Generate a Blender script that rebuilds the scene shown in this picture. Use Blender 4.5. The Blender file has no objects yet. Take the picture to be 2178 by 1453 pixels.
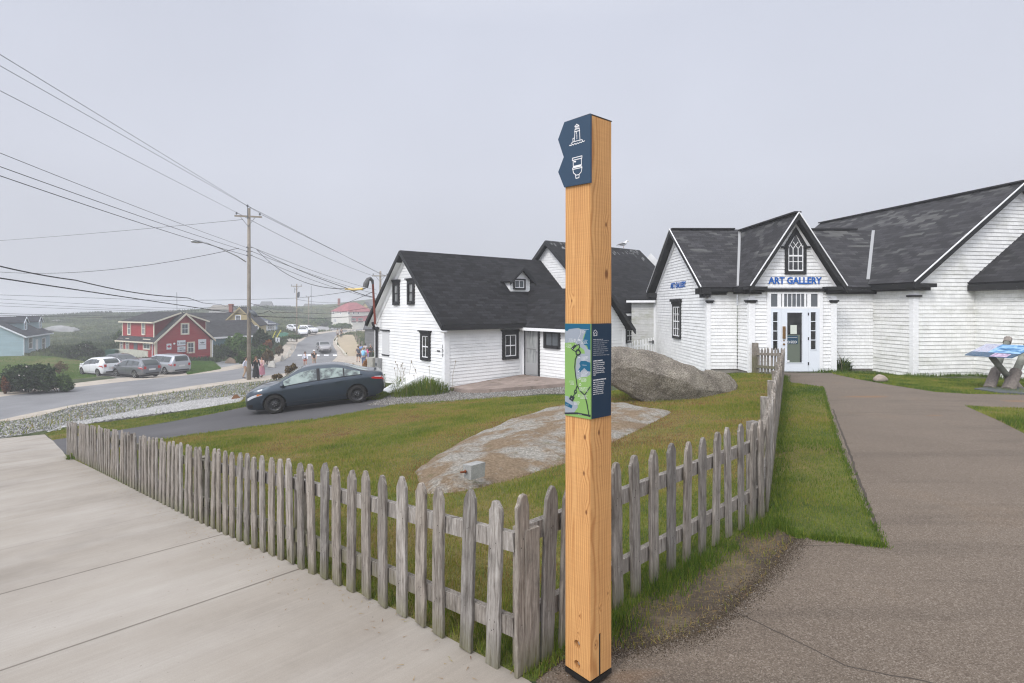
import bpy, bmesh, math, random
import numpy as np
from mathutils import Vector, Matrix, noise, geometry
random.seed(7); RNG = np.random.default_rng(7)
sc = bpy.context.scene
COL = sc.collection
R = math.radians
# ---------------------------------------------------------------- camera
F, CX, HY, PW, PH = 1180.0, 1089.0, 652.0, 2178.0, 1453.0     # focal length and horizon in photo pixels
cam_d = bpy.data.cameras.new('camera'); cam = bpy.data.objects.new('camera', cam_d); COL.objects.link(cam)
cam_d.sensor_width = 36; cam_d.lens = 36*F/PW
cam_d.shift_y = -(PH/2-HY)/PW
cam_d.clip_start = .05; cam_d.clip_end = 3000
cam.location = (0, 0, 0); cam.rotation_euler = (R(90), 0, 0)
sc.camera = cam
# ---------------------------------------------------------------- world: thin daylight sky under a cloud layer
SUN_EL, SUN_AZ = R(42), R(215)      # azimuth clockwise from +Y; high, behind the camera and to its left
sd = Vector((math.sin(SUN_AZ)*math.cos(SUN_EL), math.cos(SUN_AZ)*math.cos(SUN_EL), math.sin(SUN_EL)))
w = bpy.data.worlds.new('World'); sc.world = w; w.use_nodes = True
nt = w.node_tree; nt.nodes.clear()
N = nt.nodes.new; L = nt.links.new
out = N('ShaderNodeOutputWorld')
sky = N('ShaderNodeTexSky'); sky.sky_type = 'NISHITA'; sky.sun_disc = False; sky.sun_elevation = SUN_EL; sky.sun_rotation = SUN_AZ
sky.dust_density = 4; sky.air_density = 1.5
bg1 = N('ShaderNodeBackground'); bg1.inputs[1].default_value = .05; L(sky.outputs[0], bg1.inputs[0])
tc = N('ShaderNodeTexCoord'); sep = N('ShaderNodeSeparateXYZ'); L(tc.outputs['Generated'], sep.inputs[0])
cr = N('ShaderNodeValToRGB'); L(sep.outputs[2], cr.inputs[0])
e = cr.color_ramp.elements
e[0].position = 0; e[0].color = (.59, .61, .685, 1)
e[1].position = .22; e[1].color = (.68, .705, .80, 1)
for p, c in ((.45, (.65, .68, .785, 1)), (.7, (.86, .885, .97, 1)), (1, (.98, 1, 1.05, 1))):
    k = e.new(p); k.color = c
dot = N('ShaderNodeVectorMath'); dot.operation = 'DOT_PRODUCT'; L(tc.outputs['Generated'], dot.inputs[0]); dot.inputs[1].default_value = sd
mr = N('ShaderNodeMapRange'); L(dot.outputs['Value'], mr.inputs[0]); mr.inputs[1].default_value = .1; mr.inputs[2].default_value = 1
mr.inputs[3].default_value = 1; mr.inputs[4].default_value = 2.7  # cloud brightened towards the sun, out of view, to lift camera-facing walls
nz = N('ShaderNodeTexNoise'); nz.inputs['Scale'].default_value = 1.5; nz.inputs['Detail'].default_value = 4; L(tc.outputs['Generated'], nz.inputs[0])
mr2 = N('ShaderNodeMapRange'); L(nz.outputs[0], mr2.inputs[0]); mr2.inputs[1].default_value = .3; mr2.inputs[2].default_value = .7; mr2.inputs[3].default_value = .95; mr2.inputs[4].default_value = 1.06
mm = N('ShaderNodeMath'); mm.operation = 'MULTIPLY'; L(mr.outputs[0], mm.inputs[0]); L(mr2.outputs[0], mm.inputs[1])
bg2 = N('ShaderNodeBackground'); L(cr.outputs[0], bg2.inputs[0]); L(mm.outputs[0], bg2.inputs[1])
mx = N('ShaderNodeMixShader'); mx.inputs[0].default_value = .9; L(bg1.outputs[0], mx.inputs[1]); L(bg2.outputs[0], mx.inputs[2]); L(mx.outputs[0], out.inputs[0])
sun_d = bpy.data.lights.new('sun', 'SUN'); sun_d.energy = 1.4; sun_d.angle = R(14); sun_d.color = (1, .965, .91)
sun = bpy.data.objects.new('sun', sun_d); COL.objects.link(sun); sun.rotation_euler = sd.to_track_quat('Z', 'Y').to_euler()
sc.view_settings.view_transform = 'Standard'; sc.view_settings.look = 'None'; sc.view_settings.exposure = .07; sc.view_settings.gamma = 1
try:
    sc.cycles.use_denoising = True; sc.cycles.pixel_filter_type = 'BLACKMAN_HARRIS'; sc.cycles.filter_width = 1.2; sc.cycles.volume_bounces = 1; sc.cycles.max_bounces = 8
    sc.cycles.volume_step_rate = 4; sc.cycles.volume_max_steps = 64
except Exception: pass

# ---------------------------------------------------------------- helpers
def P(px, py, Y): return Vector(((px-CX)/F*Y, Y, -(py-HY)/F*Y))
def link(o, parent=None):
    COL.objects.link(o)
    if parent: o.parent = parent
    return o
def tag(o, label=None, cat=None, group=None, kind=None):
    if label: o['label'] = label
    if cat: o['category'] = cat
    if group: o['group'] = group
    if kind: o['kind'] = kind
    return o
def thing(name, loc, label, cat, group=None, rz=0):
    o = bpy.data.objects.new(name, None); o.location = loc; o.rotation_euler = (0, 0, rz); o.empty_display_size = .2
    COL.objects.link(o); return tag(o, label, cat, group)
class MB:
    """collects faces (with optional uvs) and links them as one mesh object"""
    def __init__(s, M=None, auto=False): s.v = []; s.f = []; s.uv = []; s.mi = []; s.M = M or Matrix(); s.cm = 0; s.marks = []; s.auto = auto
    def mark(s): s.marks.append((len(s.v), len(s.f)))
    def face(s, pts, uv=None):
        b = len(s.v); s.v += [s.M @ Vector(p) for p in pts]; s.f.append(tuple(range(b, b+len(pts)))); s.uv.append(uv); s.mi.append(s.cm)
    def box(s, x0, x1, y0, y1, z0, z1):
        if s.auto: s.mark()
        c = [(x, y, z) for z in (z0, z1) for y in (y0, y1) for x in (x0, x1)]
        for f in ((0, 2, 3, 1), (4, 5, 7, 6), (0, 1, 5, 4), (2, 6, 7, 3), (0, 4, 6, 2), (1, 3, 7, 5)):
            pts = [c[i] for i in f]; s.face(pts, [(p[0]+p[1], p[2]) for p in pts])
    def prism(s, poly, y0, y1):
        """poly of (x,z), extruded along y"""
        n = len(poly)
        s.face([(x, y0, z) for x, z in poly], [(x, z) for x, z in poly]); s.face([(x, y1, z) for x, z in reversed(poly)])
        for i in range(n):
            a, b = poly[i], poly[(i+1) % n]
            s.face([(a[0], y0, a[1]), (a[0], y1, a[1]), (b[0], y1, b[1]), (b[0], y0, b[1])])
    def beam(s, a, b, wd, ht, up=(0, 0, 1), uv=False):
        a = Vector(a); b = Vector(b); d = (b-a); l = d.length; d.normalize(); up = Vector(up)
        sx = d.cross(up).normalized(); sz = sx.cross(d).normalized()
        c = [a+sx*x*wd/2+sz*z*ht/2+d*(l*t) for t in (0, 1) for z in (-1, 1) for x in (-1, 1)]
        for f in ((0, 2, 3, 1), (4, 5, 7, 6), (0, 1, 5, 4), (2, 6, 7, 3), (0, 4, 6, 2), (1, 3, 7, 5)): s.face([c[i] for i in f])
    def tube(s, pts, r, n=8, cap=True):
        pts = [Vector(p) for p in pts]; rs = r if isinstance(r, (list, tuple)) else [r]*len(pts)
        rings = []; b = len(s.v); ref = None
        for i, p in enumerate(pts):
            t = (pts[min(i+1, len(pts)-1)]-pts[max(i-1, 0)]).normalized()
            if ref is None: ref = Vector((0, 0, 1)) if abs(t.z) < .9 else Vector((1, 0, 0))
            a = t.cross(ref).normalized(); c = t.cross(a).normalized()
            for k in range(n):
                an = 2*math.pi*k/n; s.v.append(s.M @ (p+(a*math.cos(an)+c*math.sin(an))*rs[i]))
        for i in range(len(pts)-1):
            for k in range(n):
                q = (b+i*n+k, b+i*n+(k+1) % n, b+(i+1)*n+(k+1) % n, b+(i+1)*n+k); s.f.append(q); s.uv.append(None); s.mi.append(s.cm)
        if cap:
            s.f.append(tuple(b+k for k in reversed(range(n)))); s.uv.append(None); s.mi.append(s.cm)
            s.f.append(tuple(b+(len(pts)-1)*n+k for k in range(n))); s.uv.append(None); s.mi.append(s.cm)
    def grid(s, fn, nu, nv):
        b = len(s.v)
        for i in range(nu+1):
            for j in range(nv+1): s.v.append(s.M @ Vector(fn(i/nu, j/nv)))
        for i in range(nu):
            for j in range(nv):
                q = b+i*(nv+1)+j; s.f.append((q, q+nv+1, q+nv+2, q+1)); s.uv.append(None); s.mi.append(s.cm)
    def lathe(s, prof, c, axis='z', n=16):
        """prof of (r, t) revolved about an axis through c"""
        b = len(s.v); c = Vector(c)
        for r, t in prof:
            for k in range(n):
                a = 2*math.pi*k/n; x, y = r*math.cos(a), r*math.sin(a)
                q = {'z': (x, y, t), 'y': (x, t, y), 'x': (t, x, y)}[axis]; s.v.append(s.M @ (c+Vector(q)))
        for i in range(len(prof)-1):
            for k in range(n):
                s.f.append((b+i*n+k, b+i*n+(k+1) % n, b+(i+1)*n+(k+1) % n, b+(i+1)*n+k)); s.uv.append(None); s.mi.append(s.cm)
    def build(s, name, mats, parent=None, smooth=False, loc=None, local=False):
        mk = [q for q in s.marks if q[1] < len(s.f)]
        if len(mk) > 1:      # each marked piece becomes a part of its own
            mk[0] = (0, 0); ends = mk[1:]+[(len(s.v), len(s.f))]
            for (v0, f0), (v1, f1) in zip(mk, ends):
                q = MB(); q.v = s.v[v0:v1]; q.f = [tuple(i-v0 for i in f) for f in s.f[f0:f1]]; q.uv = s.uv[f0:f1]; q.mi = s.mi[f0:f1]; last = q.build(name, mats, parent, smooth, loc, local)
            return last
        me = bpy.data.meshes.new(name)
        off = Vector(loc) if loc is not None else Vector((0, 0, 0))
        if loc is None and not local:
            q = parent
            while q: off = off+Vector(q.location); q = q.parent
        me.from_pydata([tuple(v-off) for v in s.v], [], s.f)
        if any(u for u in s.uv):
            ul = me.uv_layers.new(name='UVMap'); k = 0
            for u, f in zip(s.uv, s.f):
                for i in range(len(f)): ul.data[k].uv = u[i] if u else (0, 0); k += 1
        mats = mats if isinstance(mats, (list, tuple)) else [mats]
        for m in mats: me.materials.append(m)
        if len(mats) > 1: me.polygons.foreach_set('material_index', s.mi)
        if smooth: me.polygons.foreach_set('use_smooth', [True]*len(me.polygons))
        me.validate(); me.update()
        o = bpy.data.objects.new(name, me); link(o, parent)
        if loc is not None: o.location = loc
        return o
def smooth_angle(o, deg=35):
    me = o.data; bm = bmesh.new(); bm.from_mesh(me); bmesh.ops.remove_doubles(bm, verts=bm.verts, dist=1e-4)
    bmesh.ops.recalc_face_normals(bm, faces=bm.faces)
    for e_ in bm.edges:
        if len(e_.link_faces) == 2 and e_.calc_face_angle(0) > R(deg): e_.smooth = False
    for f in bm.faces: f.smooth = True
    bm.to_mesh(me); bm.free(); return o

# ---------------------------------------------------------------- materials
MATS = {}
def mat(name, base, rough=.6, spec=.3, metal=0, fn=None, trans=0, emis=None):
    if name in MATS: return MATS[name]
    m = bpy.data.materials.new(name); m.use_nodes = True; t = m.node_tree; b = t.nodes['Principled BSDF']
    b.inputs['Base Color'].default_value = (*base, 1); b.inputs['Roughness'].default_value = rough
    b.inputs['Specular IOR Level'].default_value = spec; b.inputs['Metallic'].default_value = metal
    b.inputs['Transmission Weight'].default_value = trans
    if fn: fn(Nd(t, b))
    MATS[name] = m; return m
class Nd:
    def __init__(s, t, b): s.t = t; s.b = b
    def n(s, typ, **kw):
        x = s.t.nodes.new('ShaderNode'+typ)
        for k, v in kw.items():
            if k.startswith('i_'):
                key = k[2:].replace('_', ' ')
                x.inputs[int(key) if key.isdigit() else key].default_value = v
            else: setattr(x, k, v)
        return x
    def l(s, a, b): s.t.links.new(a, b)
    def co(s, kind='Object', scale=(1, 1, 1), rot=(0, 0, 0)):
        c = s.n('TexCoord'); m = s.n('Mapping'); m.inputs['Scale'].default_value = scale; m.inputs['Rotation'].default_value = rot
        if kind == 'World':
            g_ = s.n('NewGeometry'); s.l(g_.outputs['Position'], m.inputs[0])
        else: s.l(c.outputs[kind], m.inputs[0])
        return m.outputs[0]
    def noise(s, co, scale, detail=4, rough=.55, dist=0):
        x = s.n('TexNoise'); x.inputs['Scale'].default_value = scale; x.inputs['Detail'].default_value = detail
        x.inputs['Roughness'].default_value = rough; x.inputs['Distortion'].default_value = dist; s.l(co, x.inputs['Vector']); return x.outputs[0]
    def ramp(s, v, stops):
        r = s.n('ValToRGB'); e = r.color_ramp.elements
        e[0].position, e[0].color = stops[0][0], (*stops[0][1], 1) if len(stops[0][1]) == 3 else stops[0][1]
        e[1].position, e[1].color = stops[-1][0], (*stops[-1][1], 1)
        for p, c in stops[1:-1]: k = e.new(p); k.color = (*c, 1)
        s.l(v, r.inputs[0]); return r.outputs[0]
    def mix(s, f, a, b, mode='MIX'):
        x = s.n('Mix', data_type='RGBA', blend_type=mode)
        for sock, v in ((x.inputs[0], f), (x.inputs[6], a), (x.inputs[7], b)):
            if hasattr(v, 'links') or hasattr(v, 'is_linked'): s.l(v, sock)
            else: sock.default_value = v if isinstance(v, (int, float)) else (*v, 1)
        return x.outputs[2]
    def math(s, op, a, b=0, c=0):
        x = s.n('Math', operation=op)
        for i, v in enumerate((a, b, c)):
            if hasattr(v, 'is_linked'): s.l(v, x.inputs[i])
            else: x.inputs[i].default_value = v
        return x.outputs[0]
    def col(s, v): s.l(v, s.b.inputs['Base Color'])
    def rgh(s, v): s.l(v, s.b.inputs['Roughness'])
    def bump(s, h, strength=.3, dist=.01, prev=None):
        x = s.n('Bump'); x.inputs['Strength'].default_value = strength; x.inputs['Distance'].default_value = dist
        s.l(h, x.inputs['Height'])
        if prev: s.l(prev, x.inputs['Normal'])
        s.l(x.outputs[0], s.b.inputs['Normal']); return x.outputs[0]
def grey(v): return (v, v, v)
def speck(base, amp=.25, scale=8, dscale=120, rough=.85, bump=.2, bd=.01, kind='World', spec=.2, name=None, stain=None):
    """mottled material: large soft variation, fine grain"""
    def fn(d):
        co = d.co(kind); a = d.noise(co, scale, 5, .6); b = d.noise(co, dscale, 3, .7)
        c = d.ramp(a, [(.3, tuple(x*(1-amp) for x in base)), (.7, tuple(min(1, x*(1+amp)) for x in base))])
        c = d.mix(.8, c, d.ramp(b, [(.3, grey(.75)), (.7, grey(1.2))]), 'MULTIPLY')
        if stain:
            s1 = d.noise(co, stain[0], 4, .6); c = d.mix(d.ramp(s1, [(stain[2], grey(0)), (stain[2]+.15, grey(1))]), c, stain[1])
        d.col(c); d.bump(b, bump, bd)
    return mat(name, base, rough, spec, fn=fn)

def siding_fn(base, board=.13, seg=.22, dirt=.0, chip=0):
    def fn(d):
        uv = d.n('TexCoord').outputs['UV']; w_ = d.co('World')
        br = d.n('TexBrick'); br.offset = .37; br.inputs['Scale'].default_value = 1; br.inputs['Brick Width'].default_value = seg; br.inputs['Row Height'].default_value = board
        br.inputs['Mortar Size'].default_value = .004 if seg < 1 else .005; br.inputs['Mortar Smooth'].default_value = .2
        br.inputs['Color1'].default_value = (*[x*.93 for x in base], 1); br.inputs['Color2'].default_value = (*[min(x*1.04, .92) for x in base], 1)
        br.inputs['Mortar'].default_value = (*[x*.84 for x in base], 1); d.l(uv, br.inputs['Vector'])  # darker joint lines, painted in to strengthen the shade under each lap
        n1 = d.noise(w_, 1.7, 6, .65); n2 = d.noise(d.co('World', (30, 30, 3)), 1, 3)
        c = d.mix(.9, br.outputs[0], d.ramp(n1, [(.25, grey(.91)), (.65, grey(1.03))]), 'MULTIPLY')
        c = d.mix(.6, c, d.ramp(n2, [(.3, grey(.94)), (.7, grey(1.04))]), 'MULTIPLY')
        if dirt:
            n3 = d.noise(d.co('World', (1, 1, 2.5)), 1.3, 6, .75)
            c = d.mix(d.math('MULTIPLY', d.ramp(n3, [(.5, grey(0)), (.7, grey(1))]), dirt), c, (.33, .335, .24))
        if chip:
            n4 = d.noise(d.co('World', (1, 1, 3)), 14, 4, .7)
            c = d.mix(d.ramp(n4, [(.69, grey(0)), (.73, grey(chip))]), c, (.3, .28, .24))
        d.col(c); d.bump(br.outputs[1], .25, .004)
    return fn
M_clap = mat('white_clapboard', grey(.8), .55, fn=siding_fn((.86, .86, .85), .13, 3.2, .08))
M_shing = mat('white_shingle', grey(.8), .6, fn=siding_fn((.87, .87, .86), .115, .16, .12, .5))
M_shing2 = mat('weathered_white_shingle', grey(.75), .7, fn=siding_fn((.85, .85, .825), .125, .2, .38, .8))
M_greyshing = mat('grey_patchy_shingle', grey(.6), .7, fn=siding_fn((.6, .6, .58), .115, .2, .8, .6))  # greyer base and stronger patches than the other shingles
def roof_fn(base, var=.35, patch=None, row=.14, wd=.3, lich=0):
    def fn(d):
        uv = d.n('TexCoord').outputs['UV']
        br = d.n('TexBrick'); br.offset = .5; br.inputs['Scale'].default_value = 1; br.inputs['Brick Width'].default_value = wd; br.inputs['Row Height'].default_value = row
        br.inputs['Mortar Size'].default_value = .008; br.inputs['Mortar Smooth'].default_value = .1; br.inputs['Bias'].default_value = -.1
        br.inputs['Color1'].default_value = (*[x*(1-var) for x in base], 1); br.inputs['Color2'].default_value = (*[x*(1+var) for x in base], 1)
        br.inputs['Mortar'].default_value = (*[x*.45 for x in base], 1)
        wob = d.noise(d.co('World'), 5, 2); v = d.n('VectorMath', operation='ADD'); sc_ = d.n('VectorMath', operation='SCALE')
        d.l(wob, sc_.inputs[0]); sc_.inputs['Scale'].default_value = .02; d.l(uv, v.inputs[0]); d.l(sc_.outputs[0], v.inputs[1]); d.l(v.outputs[0], br.inputs['Vector'])
        c = br.outputs[0]
        if patch:
            # replaced shingles: a second brick lookup gives one random value per tab
            b2 = d.n('TexBrick'); b2.offset = .5; b2.inputs['Scale'].default_value = 1; b2.inputs['Brick Width'].default_value = wd; b2.inputs['Row Height'].default_value = row
            b2.inputs['Mortar Size'].default_value = 0; b2.inputs['Color1'].default_value = (0, 0, 0, 1); b2.inputs['Color2'].default_value = (1, 1, 1, 1); d.l(v.outputs[0], b2.inputs['Vector'])
            n = d.noise(d.co('UV', (.5, 1.1, 1)), 1.0, 3, .55)
            m_ = d.math('MULTIPLY', d.ramp(n, [(.5, grey(0)), (.6, grey(1))]), d.ramp(b2.outputs[0], [(.5, grey(0)), (.56, grey(.5)), (.8, grey(1))]))
            c = d.mix(m_, c, patch)
        g = d.noise(d.co('World'), 160, 3, .8); c = d.mix(.9, c, d.ramp(g, [(.3, grey(.6)), (.7, grey(1.5))]), 'MULTIPLY')
        g2 = d.noise(d.co('World'), .8, 4, .6); c = d.mix(.7, c, d.ramp(g2, [(.3, grey(.8)), (.7, grey(1.2))]), 'MULTIPLY')
        d.col(c); h = d.math('ADD', br.outputs[1], 0); d.bump(h, .6, -.008)
    return fn
M_roofA = mat('charcoal_shingle', grey(.03), .85, .25, fn=roof_fn((.017, .017, .019), .48, row=.15, wd=.36))
M_roofG = mat('patched_slate_shingle', grey(.05), .8, .3, fn=roof_fn((.034, .033, .036), .4, patch=(.085, .085, .082), row=.15, wd=.32))
M_white = mat('white_paint', grey(.82), .45, fn=lambda d: (d.col(d.ramp(d.noise(d.co('World'), 9, 5, .7), [(.25, grey(.78)), (.6, grey(.88))]))))
M_bluewhite = mat('cool_white_paint', (.74, .78, .83), .35)
M_black = mat('black_paint', grey(.022), .5, fn=lambda d: (d.col(d.mix(d.ramp(d.noise(d.co('World', (1, 1, 2)), 11, 6, .75), [(.64, grey(0)), (.7, grey(1))]), (.02, .02, .021), (.3, .3, .28)))))
M_black2 = mat('fresh_black_paint', (.02, .02, .022), .45)
M_glass = mat('window_glass', (.02, .022, .025), .04, .6, fn=lambda d: d.col(d.ramp(d.noise(d.co('World'), 3, 3), [(.3, (.012, .013, .015)), (.7, (.05, .052, .055))])))
M_glass2 = mat('curtained_glass', (.3, .31, .31), .08, .6, fn=lambda d: d.col(d.ramp(d.noise(d.co('World', (4, 4, .4)), 5, 2), [(.35, (.22, .23, .23)), (.7, (.5, .51, .5))])))
M_glassg = mat('grey_glass', (.1, .11, .12), .06, .6)
M_found = speck((.27, .25, .22), .2, 3, 60, name='foundation_concrete')
M_metal = mat('galvanised_metal', grey(.5), .35, .5, .9)
M_lead = mat('lead_flashing', grey(.42), .4, .5, .6)
M_grey = mat('grey_paint', grey(.3), .5)
M_letter = mat('blue_lettering', (.012, .11, .42), .5)

def lit(s, size, M, mt, parent, name='lettering', ext=.004, off=.012, xs=1, align='CENTER', sp=1, ysc=1):
    """a text laid in frame M (x right, y into the wall, z up), turned into a mesh"""
    cu = bpy.data.curves.new('t', 'FONT'); cu.body = s; cu.size = size; cu.extrude = ext; cu.offset = off*size; cu.align_x = align; cu.space_character = sp
    cu.resolution_u = 2
    o = bpy.data.objects.new('t', cu); COL.objects.link(o)
    dg = bpy.context.evaluated_depsgraph_get(); me = bpy.data.meshes.new_from_object(o.evaluated_get(dg))
    COL.objects.unlink(o); bpy.data.objects.remove(o)
    off_ = Vector((0, 0, 0)); q = parent
    while q: off_ += Vector(q.location); q = q.parent
    T = Matrix.Translation(-off_) @ M @ Matrix.Rotation(R(90), 4, 'X') @ Matrix.Diagonal((xs, ysc, 1, 1))
    me.transform(T); me.name = name; me.materials.clear(); me.materials.append(mt)
    ob = bpy.data.objects.new(name, me); return link(ob, parent)
def frame(o, xd):
    """local frame: x along xd (horizontal), y = into the wall, z up"""
    x = Vector((xd[0], xd[1], 0)).normalized(); y = Vector((-x.y, x.x, 0))
    M = Matrix(((x.x, y.x, 0, o[0]), (x.y, y.y, 0, o[1]), (0, 0, 1, o[2] if len(o) > 2 else 0), (0, 0, 0, 1))); return M
def hit(M, px, py):
    """photo pixel -> (x, z) on the plane y=0 of frame M"""
    d = Vector(((px-CX)/F, 1, -(py-HY)/F)); Mi = M.inverted(); o = Mi @ Vector((0, 0, 0)); q = Mi.to_3x3() @ d
    t = -o.y/q.y; p = o+q*t; return p.x, p.z
def hbox(M, x0, y0, x1, y1):
    a = hit(M, x0, y0); b = hit(M, x1, y0); c = hit(M, x0, y1); e_ = hit(M, x1, y1)
    return (min(a[0], b[0]), max(a[0], b[0]), (c[1]+e_[1])/2, (a[1]+b[1])/2)
def boards(mb, poly, expo, lap=.02, y=0, gap=.007):
    """real lapped courses over a convex polygon of (x,z)"""
    zs = [p[1] for p in poly]; z0, z1 = min(zs), max(zs)
    def span(z):
        xs = []
        for i in range(len(poly)):
            a, b = poly[i], poly[(i+1) % len(poly)]
            if abs(a[1]-b[1]) < 1e-9:
                if abs(a[1]-z) < 1e-6: xs += [a[0], b[0]]
                continue
            t = (z-a[1])/(b[1]-a[1])
            if -1e-6 <= t <= 1+1e-6: xs.append(a[0]+t*(b[0]-a[0]))
        return (min(xs), max(xs)) if xs else None
    cuts = sorted(set([z0, z1]+[p[1] for p in poly]+[z0+expo*k for k in range(1, int((z1-z0)/expo)+1)]))
    cuts = [c for i, c in enumerate(cuts) if i == 0 or c-cuts[i-1] > 1e-5]
    for a, b in zip(cuts[:-1], cuts[1:]):
        s0, s1 = span(a+1e-6), span(b-1e-6)
        if not s0 or not s1: continue
        k0 = ((a-z0) % expo)/expo; k0 = 0 if k0 > .9999 else k0; k1 = ((b-z0) % expo)/expo; k1 = 1 if k1 < 1e-4 else k1
        ya, yb = y-lap*(1-k0), y-lap*(1-k1)
        j = random.uniform(-.0015, .0015)
        if k0 == 0 and b-a > gap*1.5:
            mb.face([(s0[0], y+.012, a), (s0[1], y+.012, a), (s0[1], y+.012, a+gap), (s0[0], y+.012, a+gap)], [(0, .06)]*4)
            mb.face([(s0[0], y+.012, a+gap), (s0[1], y+.012, a+gap), (s0[1], ya+j, a+gap), (s0[0], ya+j, a+gap)], [(0, .06)]*4)
            mb.face([(s0[0], y, a), (s0[1], y, a), (s0[1], y+.012, a), (s0[0], y+.012, a)], [(0, .06)]*4); a += gap
        mb.face([(s0[0], ya+j, a), (s0[1], ya+j, a), (s1[1], yb, b), (s1[0], yb, b)], [(s0[0], a-z0), (s0[1], a-z0), (s1[1], b-z0), (s1[0], b-z0)])
    mb.face([(x, y+.02, z) for x, z in reversed(poly)], [(.1, .05)]*len(poly))
def slab(mb, a, b, c, d, th, uvx=0):
    """roof slope a-b = eave (left to right), c-d = ridge (right to left); thickness downwards"""
    a, b, c, d = (Vector(q) for q in (a, b, c, d)); n = (b-a).cross(d-a).normalized()
    ex = (b-a).normalized(); ey = n.cross(ex)
    uv = lambda p: ((p-a).dot(ex)+uvx, (p-a).dot(ey))
    mb.face([a, b, c, d], [uv(a), uv(b), uv(c), uv(d)])
    lo = [q-n*th for q in (a, b, c, d)]; top = [a, b, c, d]
    mb.face(lo[::-1])
    for i in range(4): j = (i+1) % 4; mb.face([top[i], lo[i], lo[j], top[j]])
def window(parent, M, x0, x1, z0, z1, fm, sm, gm, nx=2, nz=1, fw=.09, cap=0, sash=True, name='window', sill=True, out_=.08):
    """frame object, with sash and pane as its children; outward is -y"""
    f = MB(M)
    f.box(x0-fw, x0, -out_, .02, z0-fw, z1+fw); f.box(x1, x1+fw, -out_, .02, z0-fw, z1+fw)
    f.box(x0, x1, -out_, .02, z1, z1+fw); f.box(x0, x1, -out_-(.02 if sill else 0), .02, z0-fw, z0)
    if cap:
        f.box(x0-fw-.03, x1+fw+.03, -out_-.03, .02, z1+fw, z1+fw+cap*.5); f.box(x0-fw-.07, x1+fw+.07, -out_-.08, .02, z1+fw+cap*.5, z1+fw+cap)
    fo = f.build(name, fm, parent)
    if sash:
        s = MB(M); t = .035; y0, y1 = -.052, .01; zm = (z0+z1)/2
        s.box(x0, x0+t, y0, y1, z0, z1); s.box(x1-t, x1, y0, y1, z0, z1); s.box(x0+t, x1-t, y0, y1, z1-t, z1); s.box(x0+t, x1-t, y0, y1, z0, z0+t)
        if nz: s.box(x0+t, x1-t, y0-.004, y1, zm-t*.6, zm+t*.6)
        for i in range(1, nx): x = x0+(x1-x0)*i/nx; s.box(x-.012, x+.012, y0+.004, y1, z0+t, z1-t)
        for k in range(1, nz):
            for (a, b) in ((z0, zm), (zm, z1)): z = a+(b-a)*k/nz; s.box(x0+t, x1-t, y0+.006, y1, z-.01, z+.01)
        s.build('sash', sm, fo)
    g_ = MB(M); g_.face([(x0, -.03, z0), (x1, -.03, z0), (x1, -.03, z1), (x0, -.03, z1)]); g_.build('pane', gm, fo)
    return fo
# ---------------------------------------------------------------- terrain height: thin-plate spline through surveyed points
def pl(x, y): return -1.6-.085*((y-2.43)-x)
CT = []
for x, y in ((-.06, 2.43), (-2.17, 4.58), (-5.7, 8.1), (-9.6, 12), (-4, 3), (-8, 6), (-13, 12), (-17.4, 18.9), (-6, 14), (-3, 9), (0, 6), (0, 12), (-3, 15), (-8.15, 19.4), (3.2, 12.2), (1, 17), (-12, 4), (-20, 10), (-14.5, 17.5)):
    CT.append((x, y, pl(x, y)))
CT += [(.3, 1.8, -1.57), (.68, 3.2, -1.6), (1.94, 4.38, -1.66), (3.48, 7.3, -1.75), (6.16, 12.6, -1.92), (8, 16.4, -2.05), (8.9, 18, -2.12), (12.6, 17.3, -2.2), (15, 16.5, -2.2),
       (14.5, 13.7, -2.08), (2.5, 3.74, -1.62), (5, 2.5, -1.6), (6, 8, -1.75), (10, 10, -1.86), (10, 4, -1.66), (20, 8, -1.8), (20, 18, -2.2), (-1, .5, -1.5), (2, -2, -1.4), (-8, -2, -1.9), (-20, -2, -2.9), (15, -3, -1.5),
       (6.6, 18.7, -2.3), (-5.5, 20.2, -3.5), (-2.6, 21.0, -3.26), (.8, 23, -3.0), (2.4, 21.2, -2.95), (4.5, 23.2, -2.7), (-6.5, 26, -3.5), (6, 25, -2.4), (3, 17.5, -2.62), (-1, 19.3, -3.15), (-10.5, 20.5, -3.86)]
def cp(px, py, Y): CT.append(tuple(P(px, py, Y)))
for a in ((500, 850, 23.5), (130, 905, 19.8), (300, 880, 22.2), (0, 891, 26), (300, 838, 34.9), (480, 812, 41.3), (150, 862, 29.5), (0, 843, 33.4), (140, 825, 37.5), (330, 805, 44.7), (500, 790, 50.9), (600, 775, 58.5), (560, 800, 45),
          (675, 756, 78), (617, 759, 74), (639, 726, 100), (711, 708, 124), (750, 704, 140), (702, 771, 64), (718, 757, 77), (709, 724, 101.6), (764, 735, 88), (754, 717, 110), (780, 765, 62), (700, 782, 57),
          (330, 800, 49), (451, 765.5, 66), (336, 768, 61), (252, 765, 65), (40, 758, 70), (106, 743, 79), (0, 760, 66), (200, 800, 46), (50, 790, 50), (0, 820, 40), (100, 775, 60), (-400, 830, 30), (-400, 760, 50), (-300, 900, 22),
          (150, 740, 90), (250, 728, 100), (180, 705, 130), (300, 700, 140), (120, 680, 165), (230, 667, 190), (350, 665, 200), (20, 682, 150), (-150, 690, 140), (560, 657, 190), (600, 700, 115), (560, 706, 105), (640, 680, 160), (640, 655, 210), (720, 652, 230), (700, 697, 165), (790, 700, 165),
          (800, 636, 260), (500, 720, 82), (460, 745, 72), (520, 775, 60), (1000, 640, 300), (900, 700, 120), (1500, 670, 200), (2200, 680, 120), (1000, 720, 70), (1300, 700, 60), (1800, 710, 50)): cp(*a)
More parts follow.
